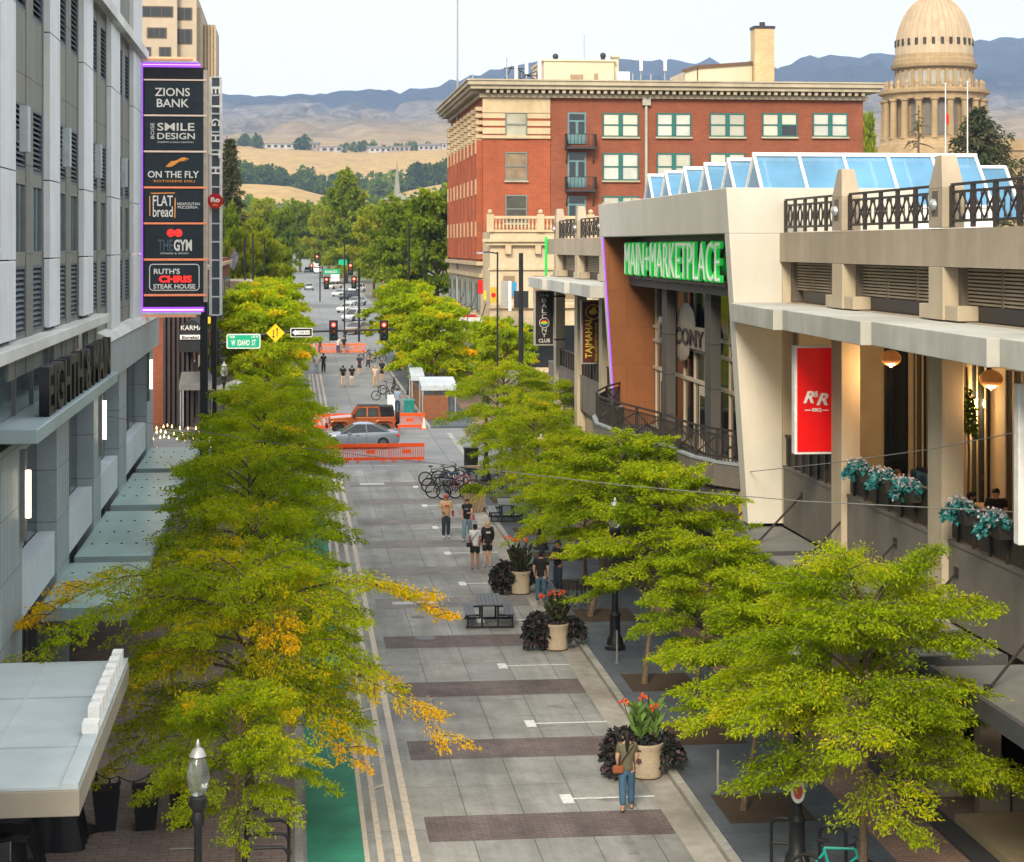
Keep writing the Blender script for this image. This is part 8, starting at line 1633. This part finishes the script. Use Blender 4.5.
    for i in '01':
        if sleeve > .05: ov['sl' + i] = (lerp('sh' + i, 'el' + i, min(1, sleeve * 1.4)), .060, .060); ed.append(('sh' + i, 'sl' + i))
        if sleeve > .8: ov['cf' + i] = (lerp('el' + i, 'wr' + i, .95), .045, .045); ed.append(('sl' + i, 'cf' + i))
    sub(ks, ed, .022, 'shirt', cloth(top), 'chest', ov)
    ks = ['pel', 'hip0', 'hip1']; ed = [('pel', 'hip0'), ('pel', 'hip1')]; ov = {'wb': ((0, 0, 1.02 + z0), .135 * b, .105 * b)}; ed.append(('pel', 'wb'))
    for i in '01':
        if shorts or skirt: ov['lh' + i] = (lerp('hip' + i, 'kn' + i, .80), .088, .088); ed.append(('hip' + i, 'lh' + i))
        else: ov['lk' + i] = (J['kn' + i][0], .080, .080); ov['la' + i] = (tuple(Vector(J['an' + i][0]) + Vector((0, 0, .01))), .062, .064); ed += [('hip' + i, 'lk' + i), ('lk' + i, 'la' + i)]
    sub(ks, ed, .012, 'trousers' if not (shorts or skirt) else 'shorts', cloth(legs), 'pel', ov)
    for i in '01':
        a, f = Vector(J['an' + i][0]), Vector(J['ft' + i][0]); m = MB(); m.ball(((a + f) / 2 + Vector((0, -.015, -.015))), (.048, .135, .045), 10, 6); m.build('shoe', cloth(shoe), t, smooth=True)
    hm_ = pbr('hair_' + hair, HAIR[hair], .6, .25, 30); m = MB(); m.ball(hc + Vector((0, .016, .045)), (.093, .103, .082), 14, 9); m.ball(hc + Vector((0, .05, .0)), (.085, .07, .085), 12, 8)
    if long: m.tube([hc + Vector((0, .06, .02)), hc + Vector((0, .095, -.12)), hc + Vector((0, .10, -.27))], [.085, .10, .06], 10)
    if ponytail: m.tube([hc + Vector((0, .10, .04)), hc + Vector((.01, .14, -.08)), hc + Vector((.01, .12, -.30))], [.035, .05, .02], 8)
    m.build('hair', hm_, t, smooth=True)
    if cap: m = MB(); m.ball(hc + Vector((0, .005, .07)), (.10, .11, .07), 14, 8); m.ball(hc + Vector((0, -.11, .055)), (.07, .07, .012), 10, 4); m.build('cap', cloth(cap), t, smooth=True)
    if bag == 'hip': m = MB(); m.cbox((.20, .12, .93), (.24, .08, .17)); m.build('bag', cloth(bagc), t, bevel=.03); m = MB(); m.tube([(.20, .15, 1.0), (.05, .16, 1.22), (-.15, .11, 1.45), (-.14, -.10, 1.43), (.05, -.16, 1.2), (.19, -.06, .98)], .012, 6); m.build('strap', cloth((.06, .03, .02)), t)
    if bag == 'back': m = MB(); m.cbox((0, .19, 1.24), (.28, .15, .40)); m.build('backpack', cloth(bagc), t, bevel=.05)
    if bag == 'side': m = MB(); m.cbox((.27, -.08, .98), (.06, .22, .26)); m.build('bag', cloth(bagc), t, bevel=.03)
    if bag == 'phone': m = MB(); q = (hands[0][1] + hands[1][1]) / 2; m.cbox((q[0], q[1] - .05, q[2] + .04), (.075, .015, .15), M=Matrix.Rotation(R(-35), 3, 'X')); m.build('phone', M_black, t)
    if pattern: m = MB(); m.cbox((0, pattern[1] * .145, 1.30), (.17, .02, .07)); m.build('print', cloth(pattern[0]), t, bevel=.008)
    return t
K = (.016, .016, .018)
g1 = 'people walking in the street'
def pp(px, py, *a, h_=.005, **k): p = gp(px, py, h_); return person((p[0], p[1], p[2]), *a, **k)
pp(627, 811, R(176), 'woman in olive top and blue jeans walking away with a brown hip bag', h=1.70, top=(.115, .105, .065), legs=(.045, .10, .17), hair='black', ponytail=True, step=.16, arms=(.35, .25), bag='hip', bagc=(.24, .075, .03), shoe=(.42, .24, .14), sleeve=.45, fem=True)
pp(446, 538, R(8), 'person in sandy shirt with red cap and red bag strap facing the lens', h=1.74, top=(.50, .34, .19), legs=(.035, .045, .065), hair='ginger', cap=(.35, .06, .04), arms=(.7, .6), step=.06, bag='side', bagc=(.45, .06, .04), pattern=((.5, .07, .05), -1), shoe=(.55, .5, .45), sleeve=.6)
pp(467, 541, R(-12), 'woman with long brown hair in black shirt and pale jeans beside the sandy-shirted person', h=1.70, top=K, legs=(.14, .22, .28), hair='brown', long=True, step=.22, arms=(.3, .9), sleeve=.4, fem=True, bag='side', bagc=(.5, .06, .04), pattern=((.14, .15, .16), -1))
pp(475, 569, R(172), 'person in white shirt and black shorts seen from behind', h=1.66, top=(.52, .54, .56), legs=K, hair='black', shorts=True, step=.08, arms=(.3, .3), sleeve=.5, fem=True, skin=M_skin2, bag='hip', bagc=K)
pp(487.5, 567, R(186), 'fair-haired person in loose black jacket with a white back print', h=1.70, top=(.018, .02, .022), legs=(.02, .02, .022), hair='blond', step=.05, arms=(.2, .1), sleeve=1.0, build=1.18, pattern=((.45, .46, .46), 1), skirt=True, shoe=(.45, .44, .42), fem=True)
pp(541, 604, R(165), 'person in black shirt and blue jeans standing behind the planter, seen from behind', h_=.12, h=1.76, top=K, legs=(.05, .10, .16), hair='black', arms=(.2, .2), sleeve=.5, build=1.05)
pp(558, 592, R(-60), 'person in printed black shirt looking at a phone beside the bar stools', h_=.12, h=1.76, top=K, legs=(.03, .045, .075), hair='black', arms=(.9, .9), sleeve=.45, pattern=((.55, .22, .08), -1), bag='phone', skin=M_skin2)
far = [(343, 387, 180, 'person in black top and tan trousers walking away beyond the orange car', dict(top=K, legs=(.45, .36, .26), bag='back', bagc=K)), (352, 387, 178, 'person in black top and white shorts to the right of the one in tan trousers', dict(top=K, legs=(.5, .48, .44), shorts=True)), (359.5, 375, 5, 'person in dark dress walking towards the lens in the pedestrian block', dict(top=(.03, .03, .05), legs=(.03, .03, .05), skirt=True, hair='brown')),
       (375, 387, 170, 'person in pale shirt and sandy trousers near the bicycles', dict(top=(.5, .42, .34), legs=(.42, .28, .16), hair='blond')), (382, 381, 0, 'person in navy dress by the far bicycles', dict(top=(.018, .022, .035), legs=(.018, .022, .035), skirt=True, hair='brown')), (316.5, 374, 182, 'person in white top and light jeans, left of the person in all black', dict(top=(.55, .53, .48), legs=(.30, .36, .42), hair='grey')), (323.5, 373, 178, 'person all in black beside the one in white top', dict(top=K, legs=K)),
       (314, 355, 180, 'person in cream top in front of the faded barriers, leftmost', dict(top=(.5, .45, .38), legs=(.5, .46, .4), hair='blond')), (320, 353.5, 180, 'person in dark blue clothes in front of the faded barriers', dict(top=(.05, .06, .08), legs=(.06, .07, .1))), (338, 354, 2, 'person in white shirt and dark blue trousers at the faded barriers', dict(top=(.55, .55, .56), legs=(.05, .06, .14))), (344, 354, 0, 'person in black top and bare legs at the faded barriers', dict(top=K, legs=(.30, .15, .08), hair='blond', shorts=True)),
       (368, 369, 95, 'person in grey beside the far bicycle cluster', dict(top=(.12, .12, .13), legs=(.04, .04, .05)))]
for i, (px, py, rz, lb, kw) in enumerate(far): pp(px, py, R(rz), lb, group=g1, fine=False, step=.10 + .02 * (i % 3), arms=(.2, .25), **kw)
pp(300, 413, R(20), 'person in cream clothes on the left by the cycle lane, half hidden by leaves', h_=.12, top=(.55, .48, .40), legs=(.5, .42, .34), hair='brown', fine=False, group=g1)
pp(397.5, 413, R(170), 'person in light blue shirt and jeans standing by the teal bin', top=(.22, .30, .40), legs=(.03, .06, .11), fine=False, arms=(.4, .4), group=g1)
def diner(px, py, X, rz, lb, **k):
    x, y, z = onx(px, py, X); person((x, y, 5.1), rz, lb, sit=True, group='people seated on the patio', **k); pchair(x + .0, y + .0, rz, 'timber chair under the ' + lb.split(' beside')[0].split(' at the')[0].split(' with')[0].split(' before')[0])
diner(897, 462, 16.0, R(100), 'dark-haired diner in grey before the blue sofa', top=(.07, .075, .08), hair='brown', arms=(.8, .8))
diner(971, 484, 16.3, R(70), 'diner with black curly hair beside the stone column', top=(.10, .07, .06), arms=(.7, .8), skin=M_skin2)
diner(996, 490, 17.0, R(-25), 'man in black short-sleeved shirt at the timber table', top=K, arms=(.9, .9), sleeve=.5, h=1.8)
diner(1006, 512, 16.0, R(20), 'child with dark hair at the patio rail', top=(.06, .07, .06), h=1.45, arms=(.6, .6))
# ---------------------------------------------------------------- separate pieces of one kind become parts of their own
def split_loose(o):
    me = o.data; n = len(me.vertices); pa = list(range(n))
    def fd(a):
        while pa[a] != a: pa[a] = pa[pa[a]]; a = pa[a]
        return a
    for e in me.edges:
        a, b = fd(e.vertices[0]), fd(e.vertices[1])
        if a != b: pa[a] = b
    grp = {}
    for p in me.polygons: grp.setdefault(fd(p.vertices[0]), []).append(p.index)
    if len(grp) < 2 or len(grp) > 90: return
    kids = [c for c in COL.objects if c.parent == o]
    for i, ids in enumerate(grp.values()):
        vm = {}; vs = []; fs = []
        for pi in ids:
            f = []
            for v in me.polygons[pi].vertices:
                if v not in vm: vm[v] = len(vs); vs.append(tuple(me.vertices[v].co))
                f.append(vm[v])
            fs.append(f)
        m2 = bpy.data.meshes.new(o.name); m2.from_pydata(vs, [], fs)
        for q in me.materials: m2.materials.append(q)
        if i == 0: first = m2
        else:
            c = bpy.data.objects.new(o.name.split('.')[0], m2); COL.objects.link(c); c.parent = o.parent
    if not kids: o.data = first
    else: o.data = first
for o in [o for o in COL.objects if o.type == 'MESH' and o.name.split('.')[0] in ('cap_rail', 'cap_strip', 'door', 'reveal', 'sign_block', 'terracotta_trim', 'patio_window', 'tall_window', 'dome_window', 'drum_window', 'storefront_glass', 'shop_window', 'pilaster', 'rod', 'inner_pillar')]:
    if o.parent is not None: split_loose(o)
for o in [o for o in COL.objects if o.name.startswith('pane') and o.parent and o.parent.name.startswith('door')]: split_loose(o)
